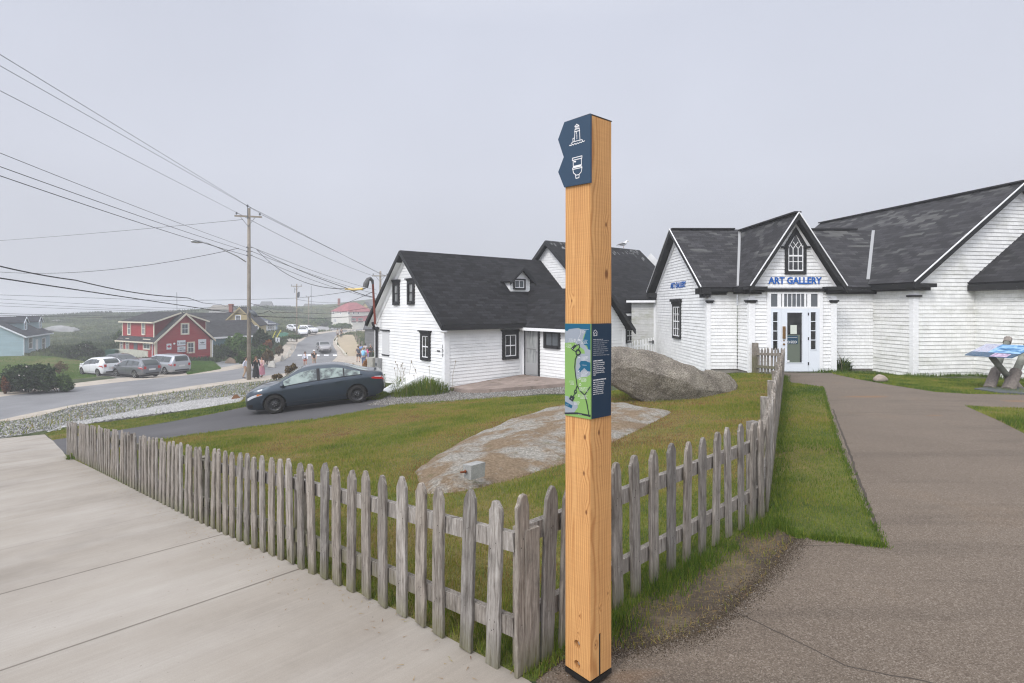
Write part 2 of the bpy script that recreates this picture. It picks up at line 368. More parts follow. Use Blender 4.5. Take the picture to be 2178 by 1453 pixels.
for x, y, z in ((-150, 300, -9), (-60, 330, -6), (60, 330, 2), (-350, 200, -11), (-200, 150, -8.5), (-350, 50, -9), (250, 200, -3), (200, 0, -3), (-100, -20, -7), (100, -60, -2), (-60, -60, -5), (-60, 20, -6.5), (0, 450, -4), (-250, 450, -12), (250, 450, 0)): CT.append((x, y, z))
CTA = np.array(CT)
def _U(r2): return r2*np.log(r2+1e-9)*.5
def _fit(A, lam=.02):
    n = len(A); S = 50.0; X = A[:, :2]/S
    K = _U(((X[:, None]-X[None])**2).sum(-1))+lam*1e-3*np.eye(n); Q = np.c_[np.ones(n), X]
    M = np.block([[K, Q], [Q.T, np.zeros((3, 3))]]); w_ = np.linalg.solve(M, np.r_[A[:, 2], 0, 0, 0]); return X, w_, S
_X, _W, _S = _fit(CTA)
def HH(x, y):
    x = np.atleast_1d(np.asarray(x, float)); y = np.atleast_1d(np.asarray(y, float)); o = np.empty(len(x))
    for i in range(0, len(x), 20000):
        q = np.c_[x[i:i+20000], y[i:i+20000]]/_S
        o[i:i+20000] = _U(((q[:, None]-_X[None])**2).sum(-1)) @ _W[:-3]+_W[-3]+q @ _W[-2:]
    return o
def H(x, y): return float(HH(x, y)[0])
_YS = np.geomspace(1.3, 420, 420)
def g(px, py):
    """where the sight line through a photo pixel meets the ground"""
    k, d = (px-CX)/F, -(py-HY)/F
    s = d*_YS-HH(k*_YS, _YS); i = int(np.argmax(s < 0)) if (s < 0).any() else len(s)-1
    i = max(i, 1); a, b = _YS[i-1], _YS[i]
    for _ in range(20):
        m = (a+b)/2
        if d*m-H(k*m, m) < 0: b = m
        else: a = m
    return (k*a, a)
def G(px, py): x, y = g(px, py); return Vector((x, y, H(x, y)))
def gp(*pts): return [g(*p) if p[0] != 'W' else (p[1], p[2]) for p in pts]
def inside(poly, X, Y):
    poly = np.asarray(poly); c = np.zeros(len(X), bool); n = len(poly)
    for i in range(n):
        x1, y1 = poly[i]; x2, y2 = poly[(i+1) % n]
        if y1 == y2: continue
        m = ((y1 > Y) != (y2 > Y)) & (X < (x2-x1)*(Y-y1)/(y2-y1)+x1); c ^= m
    return c
def edist(poly, X, Y):
    poly = np.asarray(poly); d = np.full(len(X), 1e9); n = len(poly)
    for i in range(n):
        a, b = poly[i], poly[(i+1) % n]; ab = b-a; t = np.clip(((X-a[0])*ab[0]+(Y-a[1])*ab[1])/(ab @ ab+1e-12), 0, 1)
        d = np.minimum(d, np.hypot(X-a[0]-t*ab[0], Y-a[1]-t*ab[1]))
    return d
# fence lines
FA = Vector((.02, 2.43)); FB = Vector((-9.62, 12.05)); FC = Vector((1.99, 4.42)); FD = Vector((8.0, 16.4)); FE = Vector((7.78, 17.75))
reg = {}
reg['road'] = gp((-60, 905), (0, 893), (60, 880), (150, 862), (220, 850), (300, 838), (400, 822), (480, 811), (560, 800), (640, 790), (702, 772), (718, 757), (716, 747), (710, 738), (708, 730), (709, 724), (713, 716), (722, 709), (740, 705), (775, 702), (775, 700), (740, 702), (711, 706), (680, 711), (653, 717), (639, 727), (628, 743), (617, 759), (600, 767), (566, 775), (480, 789), (400, 798), (300, 808), (140, 826), (0, 844), (-60, 851))
reg['shoulder'] = gp((-60, 912), (0, 899), (150, 866), (300, 843), (480, 818), (560, 810), (640, 797), (700, 790), (790, 785), (800, 760), (770, 756), (733, 757), (728, 745), (718, 735), (713, 724), (718, 716), (760, 707), (790, 706), (790, 698), (740, 699.5), (680, 706), (650, 710), (625, 722), (600, 738), (580, 757), (556, 769), (470, 782), (400, 790), (330, 799), (200, 810), (0, 834), (-60, 842))
reg['walkway'] = gp((736, 757), (725, 743), (715, 730), (714, 724), (718, 717), (735, 712), (752, 712), (756, 720), (763, 732), (775, 742), (790, 757))
reg['driveway'] = gp((112, 936), (160, 929), (240, 917), (350, 900), (450, 881), (520, 866), (600, 858), (700, 852), (810, 850), (846, 860), (800, 873), (700, 889), (600, 902), (500, 915), (420, 925), (330, 937), (250, 953), (180, 972), (150, 977))
reg['gravel_pad'] = gp((780, 862), (835, 838), (880, 826), (945, 826), (985, 834), (1115, 825), (1200, 815), (1262, 822), (1262, 838), (1150, 838), (1080, 846), (985, 853), (900, 860), (846, 862))
reg['white_gravel'] = gp((100, 920), (140, 909), (200, 899), (250, 891), (330, 881), (400, 872), (450, 865), (510, 855), (518, 847), (500, 844), (440, 850), (400, 855), (330, 866), (250, 882), (200, 892), (130, 908))
reg['rock_bank'] = gp((-80, 936), (0, 932), (96, 922), (200, 900), (330, 882), (420, 869), (505, 852), (540, 846), (600, 842), (640, 820), (640, 799), (560, 811), (480, 819), (300, 844), (150, 867), (0, 900), (-80, 915))
reg['sidewalk'] = [(FA.x+.05, FA.y-.06), (FB.x, FB.y-.08)]+gp((128, 952), (112, 937), (95, 924), (0, 933))+[(-22, 17), (-26, 8), (-16, -8), (4.5, -4), (.28, 2.12)]
reg['path'] = [(.1, 2.36), (.28, 2.12), (4.5, -4), (24, -4)]+[(24, 9)]+gp((2178, 922), (2120, 893), (2052, 863), (2110, 866), (2178, 869))+[(24, 12.6), (24, 13.6)]+gp((2178, 840), (2060, 838), (1990, 834), (1900, 820), (1820, 806), (1773, 794), (1640, 792), (1672, 800), (1683, 813), (1750, 823), (1765, 870), (1785, 948), (1808, 1010), (1832, 1062), (1855, 1110), (1881, 1163), (1800, 1152), (1700, 1143), (1665, 1180), (1635, 1222), (1580, 1280), (1500, 1345), (1400, 1372), (1310, 1390), (1240, 1400), (1160, 1405))
reg['dirt_patch'] = [(.1, 2.36), (1.97, 4.34)]+gp((1640, 1118), (1700, 1142), (1665, 1180), (1635, 1222), (1580, 1280), (1500, 1345), (1400, 1372), (1310, 1390), (1240, 1400), (1160, 1405))
reg['parking_ground'] = gp((160, 803), (230, 800), (300, 812), (400, 799), (470, 792), (455, 775), (340, 770), (250, 775), (200, 785))
reg['side_lane'] = gp((452, 790), (470, 785), (555, 772), (540, 765), (515, 758), (500, 764), (455, 772))
reg['gravel_lot'] = gp((640, 706), (665, 697), (712, 694), (730, 701), (700, 704), (680, 705))
lawn_polys = {
 'front': [(.1, 2.36), (FA.x+.05, FA.y-.06), (FB.x, FB.y-.08)]+gp((150, 975), (250, 953), (330, 937), (500, 915), (700, 889), (846, 862), (985, 853), (1080, 846), (1262, 838))+[(6.5, 18.6), (7.7, 17.8), (FD.x, FD.y), (1.97, 4.34)],
 'verge': gp((96, 923), (112, 936), (240, 917), (450, 881), (520, 866), (600, 858), (700, 851), (810, 850), (835, 838), (880, 826), (930, 822))+[(-7.5, 25), (-12.5, 24.3)]+gp((520, 850), (420, 872), (230, 898), (140, 908)),
 'strip': [(1.97, 4.34), (FD.x, FD.y), (7.7, 17.8)]+gp((1683, 815), (1750, 823), (1765, 870), (1785, 948), (1832, 1062), (1881, 1163), (1800, 1152), (1700, 1143), (1640, 1112)),
 'far_right': gp((1773, 796), (1820, 806), (1900, 820), (1990, 834), (2060, 838), (2178, 840))+[(24, 13.6), (24, 17), (16, 16.2), (12.6, 17.3), (10.6, 18.5)],
 'right_patch': gp((2052, 863), (2120, 893), (2178, 922))+[(24, 9), (24, 12.6)]+gp((2178, 869), (2110, 866)),
 'neighbour': gp((0, 832), (60, 826), (160, 806), (205, 802), (200, 785), (180, 768), (90, 757), (0, 757))+[(-75, 50), (-55, 36)],
 'cafe': gp((400, 797), (470, 785), (452, 771), (340, 770), (395, 790))}
order = ['walkway', 'road', 'driveway', 'gravel_pad', 'white_gravel', 'sidewalk', 'dirt_patch', 'path', 'rock_bank', 'shoulder', 'side_lane', 'parking_ground', 'gravel_lot']
pts2 = []; cons = []
def addpoly(p):
    b = len(pts2); q = []
    for i in range(len(p)):
        a, c = Vector(p[i]), Vector(p[(i+1) % len(p)]); d = (c-a).length; m = max(1, min(14, int(d/max(.35, a.length*.05))))
        for k in range(m): q.append(a.lerp(c, k/m))
    n = len(q); pts2.extend(q); cons.extend((b+i, b+(i+1) % n) for i in range(n))
for r_ in list(reg.values())+list(lawn_polys.values()): addpoly(r_)
for i, Y in enumerate(np.geomspace(1.0, 470, 105)):
    for j in range(78):
        k = -1.25+2.5*(j+.5*(i % 2))/77; pts2.append(Vector((k*Y+random.uniform(-.004, .004)*Y, Y*(1+random.uniform(-.006, .006)))))
for x in range(-240, 241, 12):
    for y in range(-60, 20, 10):
        if y < 1 or abs(x) > 1.3*max(y, 1): pts2.append(Vector((x+random.uniform(-1, 1), y+random.uniform(-1, 1))))
_rb = np.array(reg['rock_bank']); _bx = RNG.uniform(_rb[:, 0].min(), _rb[:, 0].max(), 26000); _by = RNG.uniform(_rb[:, 1].min(), _rb[:, 1].max(), 26000); _k = inside(reg['rock_bank'], _bx, _by)
pts2.extend(Vector((a, b)) for a, b in zip(_bx[_k][:6500], _by[_k][:6500]))
for x in np.arange(-26, 26, 1.5):
    for y in np.arange(-4, 1, 1.0): pts2.append(Vector((x, y+.3*random.random())))
pv, pe, pf, _a, _b, _c = geometry.delaunay_2d_cdt(pts2, cons, [], 0, 1e-4)
V2 = np.array([tuple(v) for v in pv]); Z = HH(V2[:, 0], V2[:, 1]); FT = np.array([f for f in pf if len(f) == 3])
CEN = V2[FT].mean(1); rid = np.full(len(FT), -1)
lawn_m = np.zeros(len(FT), bool)
for p in lawn_polys.values(): lawn_m |= inside(p, CEN[:, 0], CEN[:, 1])
for i, nme in enumerate(order): rid[(rid < 0) & inside(reg[nme], CEN[:, 0], CEN[:, 1])] = i
rid[(rid < 0) & lawn_m] = 90
BK = order.index('rock_bank')
# roughness where the ground is wild, none where it is paved
wild = np.zeros(len(V2)); only = np.ones(len(V2), bool)
for f, r_ in zip(FT, rid):
    if r_ not in (-1, BK): only[f] = False
bankv = np.zeros(len(V2), bool); bankv[FT[rid == BK].ravel()] = True
for i in np.nonzero(only)[0]:
    x, y = V2[i]; d = math.hypot(x, y)
    if bankv[i]:
        n_ = noise.fractal(Vector((x*.9, y*.9, 0)), .6, 2.1, 6)+.6*abs(noise.noise(Vector((x*.35, y*.35, 3)))); Z[i] += .24*n_-.16
    elif d > 55: Z[i] += min(1.0, (d-55)/60)*.9*noise.fractal(Vector((x*.035, y*.035, 0)), .7, 2.1, 5)
    else: Z[i] += .05*noise.noise(Vector((x*.5, y*.5, 0)))
def slope_mark(d, c): return c
def asphalt_fn(base, amp):
    def fn(d):
        w_ = d.co('World'); a = d.noise(w_, .35, 5, .6); b = d.noise(w_, 90, 3, .8); c_ = d.noise(d.co('World', (1, .25, 1)), .9, 4, .6)
        c = d.ramp(a, [(.3, tuple(x*(1-amp) for x in base)), (.7, tuple(x*(1+amp) for x in base))])
        c = d.mix(.6, c, d.ramp(c_, [(.3, grey(.85)), (.7, grey(1.12))]), 'MULTIPLY'); c = d.mix(.8, c, d.ramp(b, [(.3, grey(.7)), (.7, grey(1.3))]), 'MULTIPLY')
        d.col(c); d.bump(b, .3, .006)
    return fn
def concrete_fn(d):
    w_ = d.co('World'); a = d.noise(w_, .9, 6, .65); b = d.noise(w_, 220, 2, .7)
    # broom lines and saw-cut joints run square to the fence
    rot = d.n('Mapping'); rot.inputs['Rotation'].default_value = (0, 0, R(-45)); d.l(w_, rot.inputs[0]); sp = d.n('SeparateXYZ'); d.l(rot.outputs[0], sp.inputs[0])
    lay = d.noise(d.co('World', (1, 1, 1), (0, 0, R(45))), 1, 1)
    br_ = d.n('Mapping'); br_.inputs['Scale'].default_value = (.6, 28, 1); d.l(rot.outputs[0], br_.inputs[0]); broom = d.noise(br_.outputs[0], 1.6, 4, .7)
    c = d.ramp(a, [(.28, (.27, .243, .213)), (.5, (.34, .31, .275)), (.72, (.385, .355, .318))])
    c = d.mix(.55, c, d.ramp(broom, [(.25, grey(.86)), (.75, grey(1.1))]), 'MULTIPLY'); c = d.mix(.6, c, d.ramp(b, [(.3, grey(.85)), (.7, grey(1.12))]), 'MULTIPLY')
    br2 = d.n('Mapping'); br2.inputs['Scale'].default_value = (.25, 2.2, 1); d.l(rot.outputs[0], br2.inputs[0]); wash = d.noise(br2.outputs[0], 1.2, 3, .5)
    c = d.mix(.7, c, d.ramp(wash, [(.35, (.9, .88, .85)), (.65, grey(1.04))]), 'MULTIPLY')
    spk = d.noise(w_, 38, 2, .5); c = d.mix(d.ramp(spk, [(.74, grey(0)), (.77, grey(.6))]), c, (.12, .1, .085))
    s2 = d.noise(w_, .33, 4, .6); c = d.mix(.55, c, d.ramp(s2, [(.35, (.88, .85, .8)), (.62, grey(1.03))]), 'MULTIPLY')
    t = sp.outputs[1]; f = d.math('ABSOLUTE', d.math('SUBTRACT', d.math('FRACT', d.math('DIVIDE', d.math('SUBTRACT', t, 2.99), 1.58)), .5)); wob = d.noise(w_, 3, 3)
    f = d.math('ADD', f, d.math('MULTIPLY', d.math('SUBTRACT', wob, .5), .006))
    jn = d.ramp(f, [(.0, grey(1)), (.0055, grey(1)), (.0085, grey(0))]); jn = d.math('MULTIPLY', jn, d.math('MULTIPLY', d.math('GREATER_THAN', t, 3), d.math('MULTIPLY_ADD', d.math('LESS_THAN', t, 6.2), .7, .3))); c = d.mix(d.math('MULTIPLY', jn, .7), c, (.1, .085, .07)); d.col(c)
    bn = d.bump(broom, .15, .002); hh = d.math('MULTIPLY', jn, -1); d.bump(hh, .6, .008, bn)
def aggregate_fn(d):
    w_ = d.co('World'); v = d.n('TexVoronoi'); v.inputs['Scale'].default_value = 190; d.l(w_, v.inputs['Vector'])
    a = d.noise(w_, .55, 5, .6); sp = d.n('SeparateColor'); d.l(v.outputs['Color'], sp.inputs[0])
    c = d.ramp(sp.outputs[0], [(0, (.095, .072, .053)), (.4, (.138, .108, .082)), (.75, (.168, .135, .104)), (1, (.25, .21, .17))])
    c = d.mix(.9, c, d.ramp(a, [(.3, (.86, .85, .85)), (.6, grey(1.05)), (.8, (1.2, 1.08, .95))]), 'MULTIPLY')
    ln = d.noise(d.co('World', (.5, 3, 1), (0, 0, R(8))), .9, 4, .6); c = d.mix(.8, c, d.ramp(ln, [(.34, grey(.84)), (.46, grey(1.03))]), 'MULTIPLY')
    rs = d.noise(d.co('World', (1, 2.6, 1), (0, 0, R(15))), .6, 3, .5); c = d.mix(d.ramp(rs, [(.68, grey(0)), (.76, grey(.5))]), c, (.26, .13, .05))
    # two long joints and a hairline crack
    for (x1, y1), (x2, y2), wd in ((g(1560, 1300), g(1800, 1415), .005), (g(1800, 1415), (4.2, 1.2), .005), (g(1700, 1160), g(1835, 1160), .004), (g(1771, 870), g(1875, 1150), .012)):
        L_ = math.hypot(x2-x1, y2-y1); nx, ny = -(y2-y1)/L_, (x2-x1)/L_
        dp = d.n('VectorMath', operation='DOT_PRODUCT'); d.l(w_, dp.inputs[0]); dp.inputs[1].default_value = (nx, ny, 0)
        dt = d.n('VectorMath', operation='DOT_PRODUCT'); d.l(w_, dt.inputs[0]); dt.inputs[1].default_value = (-ny*-1, nx*-1*-1, 0) if False else ((x2-x1)/L_, (y2-y1)/L_, 0)
        dd = d.math('ABSOLUTE', d.math('ADD', d.math('SUBTRACT', dp.outputs['Value'], nx*x1+ny*y1), d.math('MULTIPLY', d.math('SUBTRACT', d.noise(w_, 4, 2), .5), .05)))
        s0 = ((x2-x1)*x1+(y2-y1)*y1)/L_; rng = d.math('MULTIPLY', d.math('GREATER_THAN', dt.outputs['Value'], s0), d.math('LESS_THAN', dt.outputs['Value'], s0+L_))
        jn = d.math('MULTIPLY', d.math('LESS_THAN', dd, wd), rng); c = d.mix(d.math('MULTIPLY', jn, .75), c, (.035, .028, .022))
    d.col(c); d.bump(v.outputs['Distance'], .5, .004)
def soil_grass(greens, dry, soil, scale=.8, bump=.4):
    def fn(d):
        w_ = d.co('World'); a = d.noise(w_, scale, 6, .65); b = d.noise(w_, 60, 4, .8); c2 = d.noise(w_, scale*4, 4, .6)
        c = d.ramp(a, [(.3, greens[0]), (.47, greens[1]), (.58, dry), (.75, soil)]); c = d.mix(.7, c, d.ramp(c2, [(.3, grey(.7)), (.7, grey(1.2))]), 'MULTIPLY')
        c = d.mix(.9, c, d.ramp(b, [(.3, grey(.45)), (.7, grey(1.5))]), 'MULTIPLY'); d.col(c); d.bump(b, bump, .03)
    return fn
def dirt_fn(d):
    w_ = d.co('World'); a = d.noise(w_, 2.2, 6, .7); b = d.noise(w_, 120, 4, .8); f = d.noise(d.co('World', (1, 4, 1), (0, 0, R(35))), 30, 3, .8)
    c = d.ramp(a, [(.3, (.045, .035, .026)), (.5, (.1, .077, .055)), (.7, (.19, .15, .1))]); c = d.mix(.8, c, d.ramp(f, [(.35, grey(.6)), (.7, grey(1.6))]), 'MULTIPLY')
    c = d.mix(d.ramp(b, [(.66, grey(0)), (.7, grey(1))]), c, (.4, .36, .3)); d.col(c); d.bump(b, .7, .015)
def bank_fn(d):
    w_ = d.co('World'); a = d.noise(w_, 1.1, 8, .72); b = d.noise(w_, 4.5, 7, .8, .4); c_ = d.noise(w_, .28, 3, .6)
    c = d.ramp(b, [(.34, (.06, .06, .05)), (.44, (.14, .14, .125)), (.52, (.27, .27, .25)), (.62, (.46, .45, .43))])
    c = d.mix(d.ramp(a, [(.5, grey(0)), (.62, grey(.7))]), c, (.14, .14, .085)); c = d.mix(d.ramp(c_, [(.56, grey(0)), (.66, grey(.75))]), c, (.25, .23, .2)); d.col(c); d.bump(b, .9, .12)
def meadow_fn(d):
    w_ = d.co('World'); a = d.noise(w_, .035, 6, .6); b = d.noise(w_, .25, 6, .75); k = d.noise(w_, .05, 5, .6); fi = d.noise(w_, 1.6, 5, .8)
    c = d.ramp(b, [(.3, (.022, .035, .018)), (.45, (.05, .07, .028)), (.6, (.1, .115, .045)), (.75, (.16, .15, .07))])
    c = d.mix(d.ramp(a, [(.52, grey(0)), (.62, grey(.45))]), c, (.14, .12, .06)); c = d.mix(.8, c, d.ramp(fi, [(.3, grey(.5)), (.7, grey(1.5))]), 'MULTIPLY')
    d.col(c); d.bump(fi, 1, .35)
GM = {
 'road': mat('road_asphalt', grey(.2), .8, fn=asphalt_fn((.20, .20, .205), .12)),
 'driveway': mat('driveway_asphalt', grey(.07), .85, fn=asphalt_fn((.085, .082, .085), .18)),
 'side_lane': mat('lane_asphalt', grey(.2), .85, fn=asphalt_fn((.22, .225, .23), .12)),
 'parking_ground': mat('parking_gravel', grey(.17), .9, fn=asphalt_fn((.19, .18, .165), .3)),
 'shoulder': speck((.42, .37, .31), .2, 1.2, 60, name='shoulder_sand'),
 'walkway': speck((.4, .33, .23), .08, .6, 60, name='tan_paving'),
 'gravel_pad': speck((.2, .2, .195), .35, 2.5, 55, bump=1, bd=.03, name='crushed_gravel', stain=(1.2, (.13, .11, .06), .62)),
 'white_gravel': speck((.62, .61, .6), .2, 3, 50, bump=.8, bd=.03, name='white_gravel'),
 'sidewalk': mat('broomed_concrete', grey(.45), .85, fn=concrete_fn),
 'path': mat('exposed_aggregate', grey(.2), .8, fn=aggregate_fn),
 'dirt_patch': mat('bare_dirt', grey(.1), .95, fn=dirt_fn),
 'rock_bank': mat('broken_granite_bank', grey(.3), .9, fn=bank_fn),
 'gravel_lot': speck((.3, .3, .3), .15, .3, 20, name='grey_lot'),
 'lawn': mat('lawn_soil', grey(.1), .95, fn=soil_grass([(.06, .09, .016), (.11, .125, .025)], (.16, .13, .045), (.13, .085, .04))),
 'meadow': mat('meadow', grey(.1), .95, fn=meadow_fn)}
def ground_part(name, sel, m):
    fs = FT[sel]
    if not len(fs): return
    u, inv = np.unique(fs.ravel(), return_inverse=True); me = bpy.data.meshes.new(name)
    vs = [(V2[i][0], V2[i][1], Z[i]) for i in u]; f2 = inv.reshape(-1, 3)
    f2 = [tuple(f) if ((V2[u[f[1]]]-V2[u[f[0]]])[0]*(V2[u[f[2]]]-V2[u[f[0]]])[1]-(V2[u[f[1]]]-V2[u[f[0]]])[1]*(V2[u[f[2]]]-V2[u[f[0]]])[0]) > 0 else tuple(f[::-1]) for f in f2]
    me.from_pydata(vs, [], f2); me.materials.append(m); me.polygons.foreach_set('use_smooth', [True]*len(me.polygons)); o = bpy.data.objects.new(name, me); link(o); o['kind'] = 'structure'; return o
SL = {'road': 'grey asphalt road curving down through the village', 'sidewalk': 'pale broomed concrete pavement left of the picket fence', 'path': 'brown exposed aggregate path leading to the gallery door'}
for i, nme in enumerate(order):
    o = ground_part(nme, rid == i, GM[nme])
    if o and nme in SL: o['label'] = SL[nme]
ground_part('lawn', rid == 90, GM['lawn']); ground_part('meadow_ground', rid == -1, GM['meadow'])
sm_ = MB(); sm_.face([(-900, -100, -9.5), (900, -100, -9.5), (900, 1500, -9.5), (-900, 1500, -9.5)])
sea = sm_.build('sea_water', mat('sea_water', (.03, .045, .055), .12, .5, fn=lambda d: d.bump(d.noise(d.co('World', (1, 3, 1)), .6, 5, .6), .4, .2))); sea['kind'] = 'structure'
from mathutils.bvhtree import BVHTree
_bv = BVHTree.FromPolygons([(a[0], a[1], z) for a, z in zip(V2, Z)], [tuple(int(i) for i in f) for f in FT])
_H0 = H
def H(x, y):
    r_ = _bv.ray_cast(Vector((x, y, 60)), Vector((0, 0, -1)), 200); return r_[0].z if r_[0] else _H0(x, y)
# white bars of the crossing, laid on the road
for k, (a, b) in enumerate(((633, 643), (651, 661), (667, 680), (689, 699), (708, 717))):
    p0, p1, p2, p3 = G(a, 757.4), G(b, 757.4), G(b, 754.4), G(a, 754.4); m_ = MB()
    m_.grid(lambda u, v: (lambda q: (q.x, q.y, H(q.x, q.y)+.012))(p0.lerp(p1, u).lerp(p3.lerp(p2, u), 1-v)), 6, 6)
    o = m_.build('road_marking', M_white); o['kind'] = 'structure'
# ================================================================ white clapboard house (number 109)
def mk_root(name, M, label, cat, group=None, z=None):
    p = M @ Vector((0, 0, 0)); return thing(name, (p.x, p.y, H(p.x, p.y) if z is None else z), label, cat, group)
def gable_roof(parent, M, x0, x1, y0, y1, yr, ze, zr, th, rm, ov=.3, name='roof', fascia=None, fh=.2):
    """ridge along x at y=yr; ze is the height of the roof edge at y0 and y1"""
    m = MB(M); slab(m, (x0, y0, ze), (x1, y0, ze), (x1, yr, zr), (x0, yr, zr), th); slab(m, (x1, y1, ze), (x0, y1, ze), (x0, yr, zr), (x1, yr, zr), th)
    o = m.build(name, rm, parent)
    m2 = MB(M)
    for x in (x0, x1):
        m2.mark()
        for (ya, yb) in ((y0, yr), (y1, yr)):
            s_ = 1 if x == x1 else -1; a, b = x-.004*s_, x+.05*s_
            lo, hi = min(a, b), max(a, b)
            for X in (lo,):
                q = [(ya, ze-th*.2), (yb, zr-th*.2), (yb, zr-th*.2-fh), (ya, ze-th*.2-fh)]
                if ya > yb: q = q[::-1]
                m2.face([(lo, y, z) for y, z in q]); m2.face([(hi, y, z) for y, z in reversed(q)])
                for i in range(4): j = (i+1) % 4; m2.face([(lo, *q[i]), (hi, *q[i]), (hi, *q[j]), (lo, *q[j])])
    if fascia: m2.build('bargeboard', fascia, parent)
    return o
h1u, h1v = Vector((.767, .641)), Vector((-.65, .76)).normalized()
M1 = frame((-2.58, 21.3, 0), h1u)
Wg, EZ, RZ = 5.9, -.74, 2.34
house = mk_root('clapboard_house', M1, 'white clapboard house with black trim and charcoal roof, number 109 on its corner', 'house')
GL1 = M1 @ frame((0, Wg, 0), (0, -1))        # gable wall seen from outside: x runs 0..5.9 towards the near corner
m = MB(GL1); boards(m, [(0, -3.7), (Wg, -3.7), (Wg, EZ), (Wg/2, RZ-.13), (0, EZ)], .13)
m.M = M1; boards(m, [(0, -3.7), (3.97, -3.7), (3.97, EZ-.02), (0, EZ-.02)], .13)
m.M = M1 @ frame((8.5, 0, 0), (0, 1)); boards(m, [(0, -3.7), (Wg, -3.7), (Wg, EZ), (Wg/2, RZ-.13), (0, EZ)], .13)
m.M = M1 @ frame((8.5, Wg, 0), (-1, 0)); boards(m, [(0, -3.7), (8.5, -3.7), (8.5, EZ), (0, EZ)], .13)
m.M = M1; m.box(6.8, 8.5, 0, .05, -3.7, EZ-.03)
m.build('wall', M_clap, house)
gable_roof(house, M1, -.32, 8.75, -.32, Wg+.32, Wg/2, EZ+.04, RZ+.03, .1, M_roofA, fascia=M_black2, fh=.17)
m = MB(M1, True); m.box(-.32, 3.9, -.36, -.30, EZ-.17, EZ+.03); m.box(-.3, 8.7, Wg+.3, Wg+.38, EZ-.17, EZ+.03); m.build('eaves_board', M_black2, house)
m = MB(GL1, True)      # soffit boards under the rake and the corner boards
m.mark()
sl = (RZ-EZ)/(Wg/2)
for s in (0, 1):
    q = [(0-.25, EZ-.02-.25*sl+.05), (Wg/2, RZ-.08), (Wg/2, RZ-.34), (-.02, EZ-.28)] if s == 0 else [(Wg+.25, EZ-.02-.25*sl+.05), (Wg+.02, EZ-.28), (Wg/2, RZ-.34), (Wg/2, RZ-.08)]
    m.face([(x, -.035, z) for x, z in (q if s else q[::-1])]); m.face([(x, -.29, z) for x, z in (q if s else q[::-1])][:0] or [(q[0][0], -.29, q[0][1]), (q[1][0], -.29, q[1][1]), (q[1][0], -.03, q[1][1]), (q[0][0], -.03, q[0][1])])
m.box(Wg-.16, Wg+.02, -.03, .01, -3.7, EZ-.1); m.box(-.02, .14, -.028, .01, -3.7, EZ-.1)
m.M = M1; m.box(-.018, .2, -.032, .01, -3.7, EZ-.1); m.box(3.8, 3.97, -.03, .01, -3.7, EZ-.1)
m.build('corner_board', M_white, house)
# gable windows
for (a, b, c, d, gm) in ((837.5, 596, 851, 648, M_glass2), (868.5, 593, 883, 647, M_glass2)):
    x0, x1, z0, z1 = hbox(GL1, a, b, c, d); window(house, GL1, x0+.12, x1-.12, z0+.1, z1-.2, M_black2, M_black2, gm, 2, 1, .12, .1)
x0, x1, z0, z1 = hbox(GL1, 896.5, 703, 917, 765.5); window(house, GL1, x0+.13, x1-.13, z0+.1, z1-.22, M_black2, M_white, M_glass, 2, 1, .12, .1)
x0, x1, z0, z1 = hbox(GL1, 814, 704, 828.5, 754)
m = MB(GL1); m.box(x0, x1, -.03, .01, z0, z1); b_ = m.build('boarded_window', mat('pale_grey_board', grey(.62), .6), house)
m = MB(GL1, True); m.box(x0-.08, x1+.05, -.09, .01, z1, z1+.06); m.box(x0, x1, -.06, .01, z0-.05, z0); m.build('frame', M_black2, b_)
nx_, nz_ = hit(GL1, 941.5, 750)
for i, ch in enumerate('109'): lit(ch, .2, GL1 @ Matrix.Translation((Wg-.1+.0*i, -.034, nz_+.17-.17*i)), M_black2, house, 'house_number')
m = MB(GL1); a = hit(GL1, 931, 746); b = hit(GL1, 937, 747); m.box(a[0], b[0], -.04, 0, a[1]-.03, a[1]+.02); m.build('mail_slot', M_black2, house)
# side window
x0, x1, z0, z1 = hbox(M1, 1067, 701, 1101.5, 762.5); window(house, M1, x0+.14, x1-.14, z0+.1, z1-.22, M_black2, M_white, M_glass, 2, 1, .13, .1)
# cross wing
CW = M1 @ frame((3.97, 0, 0), (0, -1)); ww, wl = 2.87, 3.2
CF = M1 @ frame((3.97, -wl, 0), (1, 0)); WR = .78
m = MB(CW); boards(m, [(0, -3.6), (wl, -3.6), (wl, EZ-.12), (0, EZ-.12)], .13)
m.M = CF; boards(m, [(0, -3.6), (ww, -3.6), (ww, EZ-.15), (ww/2, WR-.12), (0, EZ-.15)], .13)
m.M = M1 @ frame((3.97+ww, -wl, 0), (0, 1)); boards(m, [(0, -3.6), (wl, -3.6), (wl, EZ-.15), (0, EZ-.15)], .13)
m.build('wall', M_clap, house)
RM = M1 @ frame((3.97+ww/2, -wl, 0), (0, 1))      # ridge along local x (into the house)
gable_roof(house, RM, -.3, wl+2.2, -ww/2-.3, ww/2+.3, 0, EZ-.07-.12, WR, .1, M_roofA, fascia=M_black2, fh=.2)
m = MB(CW, True); m.box(.02, wl+.3, -.32, -.27, EZ-.27, EZ-.15); m.box(0, .16, -.03, .01, -3.6, EZ-.2); m.M = CF; m.box(-.017, .15, -.03, .01, -3.6, EZ-.2); m.box(ww-.15, ww+.017, -.03, .01, -3.6, EZ-.2); m.build('corner_board', M_white, house)
x0, x1, z0, z1 = hbox(CW, 1119.5, 699, 1145.5, 797)
f = MB(CW); f.box(x0-.1, x0, -.04, .01, z0-.1, z1+.1); f.box(x1, x1+.1, -.04, .01, z0-.1, z1+.1); f.box(x0-.1, x1+.1, -.045, .01, z1+.1, z1+.14); f.box(x0-.12, x1+.12, -.16, .01, z0-.2, z0-.1)
fo = f.build('door', M_black2, house)
